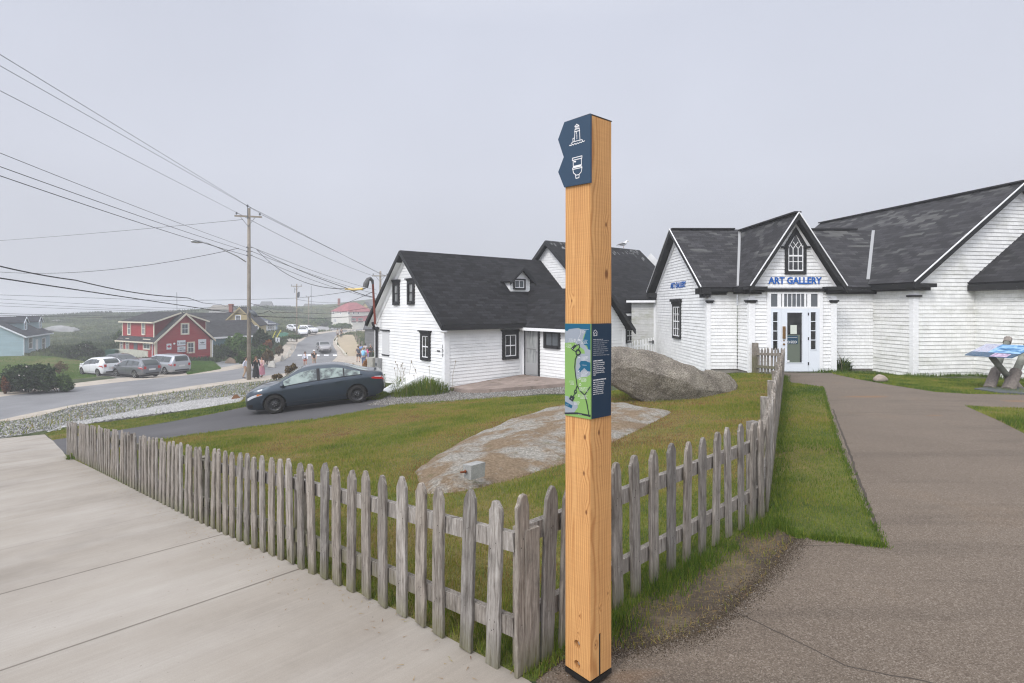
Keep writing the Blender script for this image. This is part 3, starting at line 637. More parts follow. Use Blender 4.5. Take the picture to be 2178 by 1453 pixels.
d_ = MB(CW); y0, y1 = -.055, .01
d_.box(x0, x0+.1, y0, y1, z0, z1); d_.box(x1-.1, x1, y0, y1, z0, z1); d_.box(x0+.1, x1-.1, y0, y1, z1-.1, z1); d_.box(x0+.1, x1-.1, y0, y1, z0, z0+.5); d_.box(x0+.1, x1-.1, y0, y1, (z0+z1)/2+.12, (z0+z1)/2+.17)
d_.build('screen_frame', mat('aluminium', grey(.42), .4, .5, .3), fo)
d_ = MB(CW); d_.face([(x0+.1, -.03, z0+.5), (x1-.1, -.03, z0+.5), (x1-.1, -.03, z1-.1), (x0+.1, -.03, z1-.1)]); d_.build('pane', M_glass2, fo)
d_ = MB(CW); d_.box(x1-.085, x1-.03, -.12, -.055, (z0+z1)/2, (z0+z1)/2+.03); d_.build('handle', M_metal, fo)
x0, x1, z0, z1 = hbox(CW, 1158, 703, 1193, 741.5); window(house, CW, x0+.1, x1-.1, z0+.09, z1-.09, M_black2, M_black2, M_glassg, 2, 0, .09, 0)
# dormer
dz = hit(M1 @ frame((0, 1.9, 0), (1, 0)), 1107, 621)
def roofpt(px, py):
    """sight line against the front roof slope"""
    Mi = M1.inverted(); o_ = Mi @ Vector((0, 0, 0)); q = Mi.to_3x3() @ Vector(((px-CX)/F, 1, -(py-HY)/F)); s_ = (RZ-EZ)/(Wg/2+.32)
    # z = EZ + s*(y+.32)
    t = (EZ+.04+s_*(o_.y+.32)-o_.z)/(q.z-s_*q.y); return o_+q*t
dp = roofpt(1107, 621); DM = M1 @ Matrix.Translation((dp.x, dp.y+.02, 0)); dw = .58; sR = (RZ-EZ)/(Wg/2+.32); de = hit(DM, 1107, 592)[1]; dpk = hit(DM, 1105, 568)[1]
m = MB(DM); boards(m, [(-dw, dp.z-.1), (dw, dp.z-.1), (dw, de), (0, dpk-.1), (-dw, de)], .13)
dl = (de-dp.z)/sR+.2
for s in (-1, 1):
    m.M = DM; m.face([(s*dw, 0, dp.z-.1), (s*dw, 0, de), (s*dw, dl, de), (s*dw, .0, dp.z-.1)][:3] if s > 0 else [(s*dw, 0, de), (s*dw, 0, dp.z-.1), (s*dw, dl, de)], [(0, 0), (0, .5), (.5, .5)])
do = m.build('dormer', M_clap, house)
RMd = DM @ frame((0, 0, 0), (0, 1)); gable_roof(do, RMd, -.22, (dpk-dp.z)/sR+.1, -dw-.2, dw+.2, 0, de-.16, dpk, .06, M_roofA, fascia=M_black2, fh=.15)
x0, x1, z0, z1 = hbox(DM, 1090, 592.5, 1116.5, 616.5); window(do, DM, x0+.09, x1-.09, z0+.08, z1-.08, M_black2, M_white, M_glassg, 2, 0, .07, 0)
# soil stack, meter cabinet, power mast
m = MB(GL1); m.tube([(.28, -.28, EZ+.02), (.28, -.2, EZ-.2), (.3, -.09, EZ-.38), (.3, -.09, -2.35)], .06, 8); m.tube([(.05, -.12, EZ-.26), (.5, -.12, EZ-.26)], .07, 8); m.build('downpipe', M_black2, house)
m = MB(GL1); m.box(-.15, .42, -.34, -.02, -2.9, -2.35); m.build('meter_cabinet', speck((.38, .37, .33), .2, 4, 60, name='cabinet_grey', stain=(5, (.25, .11, .04), .62)), house)
m = MB(GL1); m.box(.44, .72, -.24, -.02, -2.86, -2.36); m.build('meter_box', M_grey, house)
m = MB(GL1); m.box(.02, .7, -.2, -.02, -3.6, -2.94); m.build('switch_box', mat('light_grey_metal', grey(.45), .45), house)
m = MB(GL1); m.lathe([(.0, -.27), (.07, -.27), (.07, -.2), (.08, -.2)], (.58, 0, -2.62), 'y', 12); m.build('meter', M_glassg, house)
m = MB(); tp = P(793, 603, 24.9); bt = P(798, 690, 25.1); m.tube([bt, tp], .05, 8)
m.build('service_mast', mat('rusty_red_pipe', (.2, .045, .03), .5), house)
m = MB(); m.tube([P(793, 604, 24.9), P(792, 597, 24.85), P(787, 592.5, 24.8), P(783, 594, 24.7), P(779, 603, 24.7), P(777, 612, 24.7)], [.055, .07, .09, .09, .13, .12], 8); m.build('cable_loops', mat('grey_cable', grey(.12), .5), house)
# sloping cellar hatch, corner
m = MB(); a, b, c, d = G(815, 840), G(868, 836), P(898, 797, 20.9), P(856, 801, 21.8)
q = [a+Vector((0, 0, .1)), G(826, 835)+Vector((0, 0, .12)), P(890, 798, 21.0), P(872, 797, 21.6)]
q = [P(813, 829, 22.6), P(828, 835, 21.9), P(900, 797, 22.25), P(869, 795, 23.3)]
m.face(q); m.face([v-Vector((0, 0, .1)) for v in reversed(q)])
for i in range(4): j = (i+1) % 4; m.face([q[i], q[i]-Vector((0, 0, .5)), q[j]-Vector((0, 0, .5)), q[j]])
m.build('cellar_hatch', M_white, house)
# stone step slab in front of the door
m = MB(); pp = [(946, 826), (1000, 822), (1112, 803), (1150, 808), (1200, 813), (1222, 820), (1190, 824), (1100, 831), (1030, 836), (985, 836), (958, 831)]
top = [G(x, y)+Vector((0, 0, .13)) for x, y in pp]; m.face(top[::-1] if (top[1]-top[0]).cross(top[4]-top[0]).z < 0 else top)
for i in range(len(top)): j = (i+1) % len(top); m.face([top[i], top[i]-Vector((0, 0, .4)), top[j]-Vector((0, 0, .4)), top[j]])
o = m.build('doorstep_slab', speck((.27, .215, .185), .3, 1.5, 60, name='pinkish_stone', stain=(2.5, (.1, .08, .05), .58)), None, loc=top[0]); tag(o, 'low cracked pinkish stone slab before the clapboard house door', 'stone slab')

# ================================================================ second white house behind
M2 = frame((4.22, 25.26, 0), h1u)
h2 = mk_root('white_house', M2, 'white house behind the wooden post, charcoal roof with pale bird droppings along its ridge', 'house')
g2 = M2 @ frame((0, 7.2, 0), (0, -1)); m = MB(g2); boards(m, [(0, -3.5), (7.2, -3.5), (7.2, -.3), (3.6, 3.2), (0, -.3)], .13)
m.M = M2; boards(m, [(0, -3.5), (8.4, -3.5), (8.4, -.35), (0, -.35)], .13); m.M = M2 @ frame((8.4, 0, 0), (0, 1)); boards(m, [(0, -3.5), (7.2, -3.5), (7.2, -.3), (3.6, 3.2), (0, -.3)], .13)
m.M = M2 @ frame((8.4, 7.2, 0), (-1, 0)); boards(m, [(0, -3.5), (8.4, -3.5), (8.4, -.35), (0, -.35)], .13); m.build('wall', M_shing, h2)
gable_roof(h2, M2, -.3, 7.3, -.3, 7.5, 3.6, -.25, 3.32, .1, M_roofA, fascia=M_black2)
m = MB(M2); m.box(-.3, 7.2, -.36, -.3, -.44, -.34); m.build('gutter', M_white, h2)
m = MB(M2); m.box(-.3, 7.2, -.3, 0, -.62, -.45); m.build('eaves_board', M_black2, h2)
m = MB(M2); rr = random.Random(4)
dp_k = 'stuff'
for i in range(60):
    x = rr.uniform(-.2, 7.2); y = 3.6-abs(rr.gauss(0, .22)); s_ = (3.32+.25)/3.9; z = 3.32-(3.6-y)*s_+.006; a = rr.uniform(.02, .06); l = rr.uniform(.04, .2)
    m.face([(x-a, y-l, z-l*s_), (x+a, y-l, z-l*s_), (x+a*.7, y, z), (x-a*.7, y, z)])
dp_ = m.build('bird_droppings', mat('dropping_white', grey(.2), .8), h2); dp_['kind'] = 'stuff'
x0, x1, z0, z1 = hbox(M2, 1329, 700, 1345, 726); window(h2, M2, x0+.08, x1-.05, z0, z1-.05, M_black2, M_white, M_glass, 2, 1, .08)
# gull on the ridge
rp = M2 @ Vector((0, 3.6, 3.35)); rd = (M2.to_3x3() @ Vector((1, 0, 0)))
gl = None
for t in np.linspace(0, 7, 200):
    q = rp+rd*t
    if (q.x/q.y)*F+CX > 1326: gl = q; break
gull = thing('gull', gl, 'white gull with grey wings standing on the ridge of the roof right of the post', 'bird')
def glp(x, z, y=0): return gl+Vector((x, y, z))
m = MB(); m.tube([glp(-.3, .17), glp(-.2, .2), glp(-.08, .22), glp(.05, .25), glp(.13, .3), glp(.16, .36)], [.01, .06, .1, .105, .075, .05], 8); m.lathe([(.001, -.06), (.045, -.03), (.055, .01), (.04, .045), (.001, .06)], glp(.18, .39), 'x', 8); m.build('body', mat('gull_white', grey(.8), .7), gull, True)
m = MB()
for s in (-1, 1): m.tube([glp(.06, .27, .09*s), glp(-.1, .26, .115*s), glp(-.25, .21, .07*s), glp(-.42, .15, .02*s)], [.03, .06, .045, .008], 6)
m.build('wing', mat('gull_grey', grey(.28), .7), gull, True)
m = MB(); m.tube([glp(.22, .39), glp(.3, .37)], [.018, .006], 5); m.build('beak', mat('beak_yellow', (.6, .4, .05), .5), gull)
for s in (-1, 1): m = MB(); m.tube([glp(.0, .17, .03*s), glp(.0, .0, .03*s), glp(.05, .0, .03*s)], .009, 5); m.build('leg', mat('gull_leg', (.5, .35, .3), .6), gull)

# ================================================================ art gallery
A0 = frame((6.66, 18.9, 0), (1, .015)); gal = mk_root('art_gallery', A0, 'white shingled art gallery with steep black trimmed gables and blue lettering', 'gallery')
AZ, AR, D = .62, 3.05, 6.5
AG = A0 @ frame((0, D, 0), (0, -1))
BZ = -2.13
m = MB(AG); boards(m, [(0, -2.9), (D, -2.9), (D, AZ-.1), (D/2, AR-.15), (0, AZ-.1)], .115)
m.M = A0; boards(m, [(0, BZ), (1.0, BZ), (1.0, AZ-.1), (0, AZ-.1)], .115); m.M = A0; boards(m, [(3.9, BZ), (7, BZ), (7, AZ-.1), (3.9, AZ-.1)], .115)
PX0, PX1, PY = 1.04, 3.86, -.9; PC = (PX0+PX1)/2+.02; PR = 2.98
PG = A0 @ frame((PX0, 0, 0), (0, -1)); m.M = PG; boards(m, [(0, BZ), (-PY, BZ), (-PY, AZ-.12), (0, AZ-.12)], .115)
PFm = A0 @ Matrix.Translation((0, PY, 0)); m.M = PFm; pw = PX1-PX0
slp = (PR-AZ)/(1.55)
boards(m, [(PX0, BZ), (PX1, BZ), (PX1, AZ), (PC, PR-.2), (PX0, AZ)], .115)
m.M = A0 @ frame((PX1, PY, 0), (0, 1)); boards(m, [(0, BZ), (-PY, BZ), (-PY, AZ-.12), (0, AZ-.12)], .115)
m.build('wall', M_shing, gal)
m = MB(A0); m.box(-.02, 1.06, .02, .2, -3, BZ-.002); m.box(PX0+.02, PX1-.02, PY+.03, .1, -3, BZ-.002); m.box(3.9, 7, .02, .2, -3, BZ-.002); m.build('foundation', M_found, gal)
gable_roof(gal, A0, -.28, 7.8, -.3, D+.3, D/2, AZ+.03, AR+.03, .09, M_roofG, fascia=M_black, fh=.17)
PRM = A0 @ frame((PC, PY, 0), (0, 1)); gable_roof(gal, PRM, -.3, 4.3, -1.56, 1.56, 0, AZ+.03, PR+.02, .08, M_roofG, fascia=M_black, fh=.2)
def white_edge(M, x, y0, y1, yr, ze, zr):
    m = MB(M)
    for y in (y0, y1): m.mark(); m.beam((x, y, ze+.012), (x, yr, zr+.012), .03, .03)
    return m.build('drip_edge', M_white, gal)
white_edge(A0, -.33, -.3, D+.3, D/2, AZ+.03, AR+.03); white_edge(PRM, -.36, -1.56, 1.56, 0, AZ+.03, PR+.02)
# inner white frieze under the rakes
def frieze(M, hw, c, ze, zr, wd, y=-.03):
    m = MB(M); s = (zr-ze)/hw
    for k in (-1, 1):
        q = [(c+k*hw, ze), (c, zr), (c, zr-wd*math.hypot(1, s)), (c+k*(hw-wd*.6), ze)]
        if k > 0: q = q[::-1]
        m.face([(x, y, z) for x, z in q]); m.face([(x, y+.04, z) for x, z in reversed(q)])
    return m
frieze(AG, D/2, D/2, AZ-.06, AR-.12, .22).build('frieze', M_white, gal); frieze(PFm, 1.42, PC, AZ+.02, PR-.16, .14).build('frieze', M_white, gal)
# valleys
m = MB()
def lpt(M, x, y, z): return M @ Vector((x, y, z))
pv_ = PC-1.5
m.M = A0; sA = (AR-AZ)/(D/2+.3)
vz0 = AZ+.06; xL = PC-1.56
m.mark(); m.beam((xL+.02, -.28, AZ+.07), (PC-.02, D/2-.1, PR+.06), .09, .03); m.mark(); m.beam((PC+1.54, -.28, AZ+.07), (PC+.02, D/2-.1, PR+.06), .09, .03)
m.build('valley_flashing', M_lead, gal)
m = MB(A0); m.mark(); m.beam((-.25, D/2, AR+.05), (PC-.2, D/2, AR+.05), .22, .05); m.mark(); m.beam((PC+.3, D/2, AR+.05), (7.2, D/2, AR+.05), .22, .05); m.mark(); m.M = PRM; m.beam((-.3, 0, PR+.045), (4.0, 0, PR+.045), .22, .05); m.build('ridge_cap', M_roofG, gal)
# cornices
def corn(m, x0, x1, yf, zt, hts=((.11, .27), (.07, .17), (.04, .09))):
    z = zt
    for i, (h_, o_) in enumerate(hts): m.box(x0+(.0 if i == 0 else .03), x1, yf-o_, yf+.02, z-h_, z); z -= h_
m = MB(A0); m.mark(); corn(m, -.32, PX0-.42, 0, AZ+.0)
m.box(PX0-.42, PX0, -.27, .0, AZ-.12, AZ-.001)
m.mark(); m.M = A0; m.box(3.95, 6.9, -.27, 0, AZ-.12, AZ); m.box(3.95, 6.9, -.16, 0, AZ-.2, AZ-.12)
m.mark(); m.M = PG; m.box(-.1, -PY, -.27, .0, AZ-.125, AZ-.002); m.box(-.1, -PY, -.16, 0, AZ-.2, AZ-.125)
m.M = PFm
for a, b in ((PX0-.34, PX0+.44), (PX1-.44, PX1+.34)):
    m.mark(); m.box(a, b, -.32, .03, AZ-.09, AZ+.02); m.box(a+.06, b-.05, -.22, .03, AZ-.16, AZ-.09); m.box(a+.12, b-.1, -.13, .03, AZ-.22, AZ-.16)
m.mark(); m.box(PX0+.44, PX1-.44, -.1, .03, AZ-.14, AZ-.03)
m.mark(); m.M = AG; m.box(-.32, .3, -.32, .02, AZ-.2, AZ); m.box(-.25, .22, -.2, .02, AZ-.32, AZ-.2); m.mark(); m.box(D-.3, D+.3, -.32, .02, AZ-.2, AZ+.0); m.box(D-.22, D+.25, -.2, .02, AZ-.32, AZ-.2)
m.build('cornice', M_black, gal)
# pilasters with black caps
m = MB(None, True); c = MB()
for M, a, b in ((AG, D-.17, D+.02), (AG, -.02, .16), (A0, -.024, .1), (PG, -PY-.1, -PY+.024), (PFm, PX0-.02, PX0+.17), (PFm, PX1-.17, PX1+.02)):
    m.M = M; m.box(a, b, -.035, .01, BZ-.02, AZ-.3)
for M, a, b in ((A0, -.07, .2), (PG, -PY-.2, -PY+.05), (PFm, PX0-.06, PX0+.22), (PFm, PX1-.22, PX1+.06), ): c.M = M; c.mark(); c.box(a, b, -.1, .01, AZ-.46, AZ-.41); c.box(a+.03, b-.03, -.07, .01, AZ-.5, AZ-.46)
m.build('pilaster', M_white, gal); c.build('pilaster_cap', M_black, gal)
# lettering
z = hit(AG, 1443, 612); lit('ART GALLERY', .31, AG @ Matrix.Translation((z[0], -.03, z[1])), M_letter, gal, xs=.98, off=.03)
z = hit(PFm, 1690, 603.5); lit('ART GALLERY', .30, PFm @ Matrix.Translation((z[0], -.035, z[1])), M_letter, gal, xs=.92, off=.03)
# narrow gable window
x0, x1, z0, z1 = hbox(AG, 1433, 647, 1448.5, 716)
wf = window(gal, AG, x0+.05, x1-.03, z0+.02, z1-.1, M_black, M_white, M_glass, 3, 2, .1, .2, out_=.06)
# gothic window above the door
x0, x1, z0, z1 = hbox(PFm, 1675, 0, 1707, 577); z1 = hit(PFm, 1690, 528)[1]; zt = hit(PFm, 1690, 503)[1]; xc = (x0+x1)/2
f = MB(PFm); fw = .1
f.box(x0-fw, x0, -.06, .01, z0-fw, z1+.12); f.box(x1, x1+fw, -.06, .01, z0-fw, z1+.12); f.box(x0, x1, -.07, .01, z0-fw, z0)
for k in (-1, 1):
    xa = x0 if k < 0 else x1; q = [(xa+k*(fw+.05), z1+.02), (xc, zt+.3), (xc, zt+.06), (xa+k*-.0, z1+.08)]
    f.prism(q if k < 0 else q[::-1], -.065, .01)
    q = [(xa+k*(fw+.12), z1+.06), (xa+k*(fw+.12), z1+.0), (xa+k*.0, z1+.0), (xa+k*.0, z1+.06)]; f.prism(q if k < 0 else q[::-1], -.09, .01)
fo = f.build('gothic_window', M_black, gal)
s = MB(PFm); zm = z0+(z1-z0)*.5; t = .03
s.box(x0, x0+t, -.045, .01, z0, z1+.08); s.box(x1-t, x1, -.045, .01, z0, z1+.08); s.box(x0, x1, -.047, .01, z0-.0, z0+.045); s.box(x0+t, x1-t, -.05, .01, zm+.1, zm+.15)
for i in (1, 2): x = x0+(x1-x0)*i/3; s.box(x-.012, x+.012, -.04, .01, z0+.04, z1)
s.box(x0+t, x1-t, -.038, .01, z0+.3, z0+.32)
zc = zm+.15
for i in (1, 2):
    x = x0+(x1-x0)*i/3
    for k in (-1, 1): s.beam((x, -.03, z1-.02), (x+k*(x1-x0)/3, -.03, z1+.2), .02, .02, (0, 1, 0))
s.beam((x0, -.03, z1-.02), (xc, -.03, zt+.08), .02, .03, (0, 1, 0)); s.beam((x1, -.03, z1-.02), (xc, -.03, zt+.08), .02, .03, (0, 1, 0)); s.build('sash', M_white, fo)
s = MB(PFm); s.face([(x0, -.03, z0), (x1, -.03, z0), (x1, -.03, z1+.06), (xc, -.03, zt+.1), (x0, -.03, z1+.06)]); s.build('pane', M_glass, fo)
# entrance
x0, x1, z0, z1 = hbox(PFm, 1637.5, 627, 1740, 789.5); zb = z0; zt = hit(PFm, 1690, 655)[1]; z1 = hit(PFm, 1690, 625)[1]
fr = MB(PFm)
xs = [hit(PFm, p, 700)[0] for p in (1630, 1638, 1661, 1717, 1741, 1748)]
fr.box(xs[0], xs[1], -.06, .01, zb-.05, z1+.16); fr.box(xs[4], xs[5], -.06, .01, zb-.05, z1+.16); fr.box(xs[1], xs[4], -.062, .01, z1, z1+.16); fr.box(xs[1], xs[4], -.064, .01, zt-.02, zt+.04); fr.box(xs[0], xs[5], -.12, .01, zb-.1, zb-.05)
en = fr.build('entrance', M_white, gal)
# transom lights
tz0, tz1 = zt+.04, z1
s = MB(PFm, True)
for px in (1654, 1664, 1711, 1721): x = hit(PFm, px, 640)[0]; s.box(x-.03, x+.03, -.055, .01, tz0, tz1)
for px in (1655, 1715, 1737): x = hit(PFm, px+3, 640)[0]; s.box(x-.04, x+.03, -.053, .01, tz0, tz1)
for i in range(1, 5): x = hit(PFm, 1664, 640)[0]+(hit(PFm, 1711, 640)[0]-hit(PFm, 1664, 640)[0])*i/5; s.box(x-.01, x+.01, -.05, .01, tz0, tz1)
s.build('transom', M_white, en); s = MB(PFm); s.face([(xs[1], -.03, tz0), (xs[4], -.03, tz0), (xs[4], -.03, tz1), (xs[1], -.03, tz1)]); s.build('transom_pane', M_glassg, en)
def leaf(name, xa, xb, gx0, gx1, gz0, gz1, muntins=0):
    d_ = MB(PFm); y0 = -.062
    d_.box(xa, gx0, y0, .01, zb, zt-.02); d_.box(gx1, xb, y0, .01, zb, zt-.02); d_.box(gx0, gx1, y0, .01, gz1, zt-.02); d_.box(gx0, gx1, y0, .01, zb, gz0)
    for k in range(1, muntins+1): z = gz0+(gz1-gz0)*k/(muntins+1); d_.box(gx0, gx1, y0+.005, .01, z-.012, z+.012)
    a = .02
    d_.box(gx0-a, gx0, y0-.012, y0, gz0-a, gz1+a); d_.box(gx1, gx1+a, y0-.012, y0, gz0-a, gz1+a); d_.box(gx0, gx1, y0-.012, y0, gz1, gz1+a); d_.box(gx0, gx1, y0-.012, y0, gz0-a, gz0)
    o = d_.build(name, M_bluewhite, en); p = MB(PFm); p.face([(gx0, -.03, gz0), (gx1, -.03, gz0), (gx1, -.03, gz1), (gx0, -.03, gz1)]); p.build('pane', M_glass, o); return o
X = lambda p: hit(PFm, p, 700)[0]; Zp = lambda p: hit(PFm, 1690, p)[1]
leaf('sidelight', xs[1], xs[2]-.004, X(1642), X(1652), Zp(744), Zp(664), 3); leaf('sidelight', xs[3]+.004, xs[4], X(1722), X(1733), Zp(743), Zp(664), 3)
dr = leaf('door', xs[2], xs[3], X(1672), X(1704), Zp(771), Zp(665))
s = MB(PFm); s.box(X(1662.5), X(1667.5), -.11, -.062, Zp(720), Zp(694)); s.lathe([(.001, -.1), (.03, -.1), (.035, -.07), (.02, -.05)], (X(1665), 0, Zp(732)), 'y', 10); s.lathe([(.001, -.09), (.022, -.09), (.022, -.05)], (X(1665), 0, Zp(724)), 'y', 10); s.build('handle', mat('brass', (.3, .17, .07), .3, .5, .8), dr)
s = MB(PFm)
for p in (668, 720, 773): s.mark(); s.box(X(1716), X(1718), -.08, -.062, Zp(p+3), Zp(p-3))
s.build('hinge', M_black2, dr)
s = MB(PFm); s.box(X(1680), X(1693.5), -.038, -.033, Zp(710.5), Zp(691.5)); nt_ = s.build('paper_notice', mat('notice_paper', (.62, .66, .58), .7), dr)
s = MB(PFm); s.face([(X(1672), -.032, Zp(771)), (X(1700), -.032, Zp(771)), (X(1700), -.032, Zp(712)), (X(1672), -.032, Zp(712))]); s.build('blind', mat('green_grey_blind', (.13, .155, .12), .7), dr)
s = MB(PFm); s.box(X(1672), X(1695.5), -.042, -.034, Zp(731.5), Zp(714)); sg = s.build('closed_sign', mat('navy_sign', (.02, .06, .1), .4), dr)
lit('OSED', .115, PFm @ Matrix.Translation((X(1673)-.0, -.047, Zp(730))), mat('sign_white', grey(.75), .5), sg, align='LEFT', sp=1.15, off=.01)
s = MB(PFm); s.box(X(1673), X(1694), -.0455, -.043, Zp(718.3), Zp(717.7)); s.build('rule_line', mat('sign_white', grey(.75)), sg)
s = MB(PFm); s.box(X(1673), X(1678), -.038, -.033, Zp(769.5), Zp(766)); s.build('sticker', M_white, dr)
# annex between gallery and the house behind
AX = frame((5.55, 25.75, 0), (1.0, -.35)); m = MB(AX); boards(m, [(0, -3), (1.1, -3), (1.1, .25), (0, .25)], .115); ax_ = m.build('annex', M_greyshing, gal)
m = MB(AX); slab(m, (-.25, -.25, .32), (1.1, -.25, .32), (1.35, 1.3, 1.1), (.9, 1.3, 1.1), .07); slab(m, (-.25, 1.3, .32), (-.25, -.25, .32), (.9, 1.3, 1.1), (.9, 1.35, 1.1), .07); m.build('roof', M_roofA, ax_)
m = MB(AX); m.box(-.2, 1.1, -.3, -.24, .18, .28); m.build('gutter', M_white, ax_)
m = MB(AX); m.box(1.0, 1.12, -.03, .01, -3, .2); m.build('corner_board', M_white, ax_)

# right wing
W0 = frame((12.63, 17.45, 0), (.985, .174)); WE = W0 @ frame((0, 8.8, 0), (0, -1)); ZE, ZR_, HW = .76, 4.03, 3.915
m = MB(WE); boards(m, [(0, BZ-.1), (8.8, BZ-.1), (8.8, ZE-.2), (0, ZE-.2)], .125)
m.M = W0; boards(m, [(0, BZ-.1), (2*HW, BZ-.1), (2*HW, ZE-.12), (HW, ZR_-.16), (0, ZE-.12)], .125)
F2 = W0 @ frame((2.287, 0, 0), (0, -1)); m.M = F2; boards(m, [(0, BZ-.1), (3.6, BZ-.1), (3.6, ZE-.15), (0, ZE-.15)], .125)
m.build('weathered_wall', M_shing2, gal)
m = MB(W0); m.box(.03, 2.26, .02, .3, -3, BZ-.102); m.M = WE; m.box(0, 8.76, .02, .3, -3, BZ-.104); m.M = F2; m.box(.02, 3.6, .02, .3, -3, BZ-.106); m.build('foundation', M_found, gal)
WRM = W0 @ Matrix.Translation((HW, 0, 0)) @ frame((0, 0, 0), (0, 1))
gable_roof(gal, WRM, -.28, 8.9, -HW-.3, HW+.3, 0, ZE, ZR_, .09, M_roofG, fascia=M_black, fh=.18); white_edge(WRM, -.33, -HW-.3, HW+.3, 0, ZE, ZR_)
frieze(W0, HW, HW, ZE-.1, ZR_-.14, .2).build('frieze', M_white, gal)
m = MB(WRM); m.beam((-.28, 0, ZR_+.02), (8.9, 0, ZR_+.02), .24, .05); m.build('ridge_cap', M_roofG, gal)
sW = (ZR_-ZE)/(HW+.3)
m = MB(W0)
# front right wing roof: eave at x=2.0, rises to the right
slab(m, (2.0, .05, ZE), (2.0, -3.8, ZE), (6.2, -3.8, ZE+4.2*.755), (6.2, .05, ZE+4.2*.755), .08); m.build('roof', M_roofG, gal)
m = MB(W0); m.mark(); m.box(-.32, .52, -.32, .03, ZE-.16, ZE-.04); m.box(-.26, .42, -.2, .03, ZE-.26, ZE-.16); m.mark(); m.M = WE; m.box(2.2, 8.8+.3, -.3, -.0, ZE-.2, ZE-.04); m.box(2.2, 8.8, -.14, .0, ZE-.26, ZE-.2)
m.mark(); m.M = F2; m.box(.02, 3.6, -.3, 0, ZE-.26, ZE-.06); m.build('cornice', M_black, gal)
m = MB(WE, True); m.box(8.68, 8.825, -.035, .01, BZ-.1, ZE-.3); m.M = W0; m.box(-.028, .15, -.035, .01, BZ-.1, ZE-.2); m.build('pilaster', M_white, gal)
m = MB(WE, True); m.box(8.62, 8.86, -.09, .01, ZE-.46, ZE-.4); m.M = W0; m.box(-.08, .22, -.1, .01, ZE-.46, ZE-.4); m.build('pilaster_cap', M_black, gal)
a = hit(WE, 1838, 640); m = MB(WE); m.prism([(a[0]-.15, a[1]-.1), (a[0]+.17, a[1]-.1), (a[0]+.17, a[1]+.17), (a[0]-.15, a[1]+.17)], -.2, -.01); m.build('wall_lamp', mat('dark_lamp', (.03, .022, .02), .5), gal)
def valley(z):
    # A0 front slope: y = (z-AZ-.03)/sA2-.3 ; W0 left slope: x = (z-ZE)/sW-.3
    sA2 = AR/ (D/2+.3)-AZ/(D/2+.3); ya = (z-AZ-.03)/sA2-.3; xw = (z-ZE)/sW-.3
    a0 = A0 @ Vector((0, ya, 0)); da = A0.to_3x3() @ Vector((1, 0, 0)); b0 = W0 @ Vector((xw, 0, 0)); db = W0.to_3x3() @ Vector((0, 1, 0))
    t = ((b0.x-a0.x)*db.y-(b0.y-a0.y)*db.x)/(da.x*db.y-da.y*db.x); q = a0+da*t; return Vector((q.x, q.y, z+.03))
m = MB(); m.beam(valley(.9), valley(3.0), .1, .03); m.build('valley_flashing', M_lead, gal)
# ================================================================ wayfinding post
def boolean(o, cutters):
    for c in cutters:
        md = o.modifiers.new('b', 'BOOLEAN'); md.operation = 'DIFFERENCE'; md.solver = 'EXACT'; md.object = c
    dg = bpy.context.evaluated_depsgraph_get(); me = bpy.data.meshes.new_from_object(o.evaluated_get(dg)); old = o.data
    o.modifiers.clear(); nm = old.name; o.data = me; bpy.data.meshes.remove(old); me.name = nm
    for c in cutters: m_ = c.data; bpy.data.objects.remove(c); bpy.data.meshes.remove(m_)
    return o
PN = Vector((.3208, 2.28, 0)); la = Vector((.66, -.751, 0)).normalized(); lb = Vector((.751, .66, 0)).normalized(); S = .14
pz0 = -(1451-HY)/F*2.28; pz1 = (HY-243)/F*2.28
lc = PN-la*S
post = thing('wayfinding_post', (lc.x, lc.y, pz0), 'tall square new timber post carrying a navy arrow sign and a village map', 'signpost', rz=math.atan2(la.y, la.x))
PL = frame((lc.x, lc.y, 0), la); PRt = frame((PN.x, PN.y, 0), lb)      # left and right faces, world z
HT = pz1-pz0
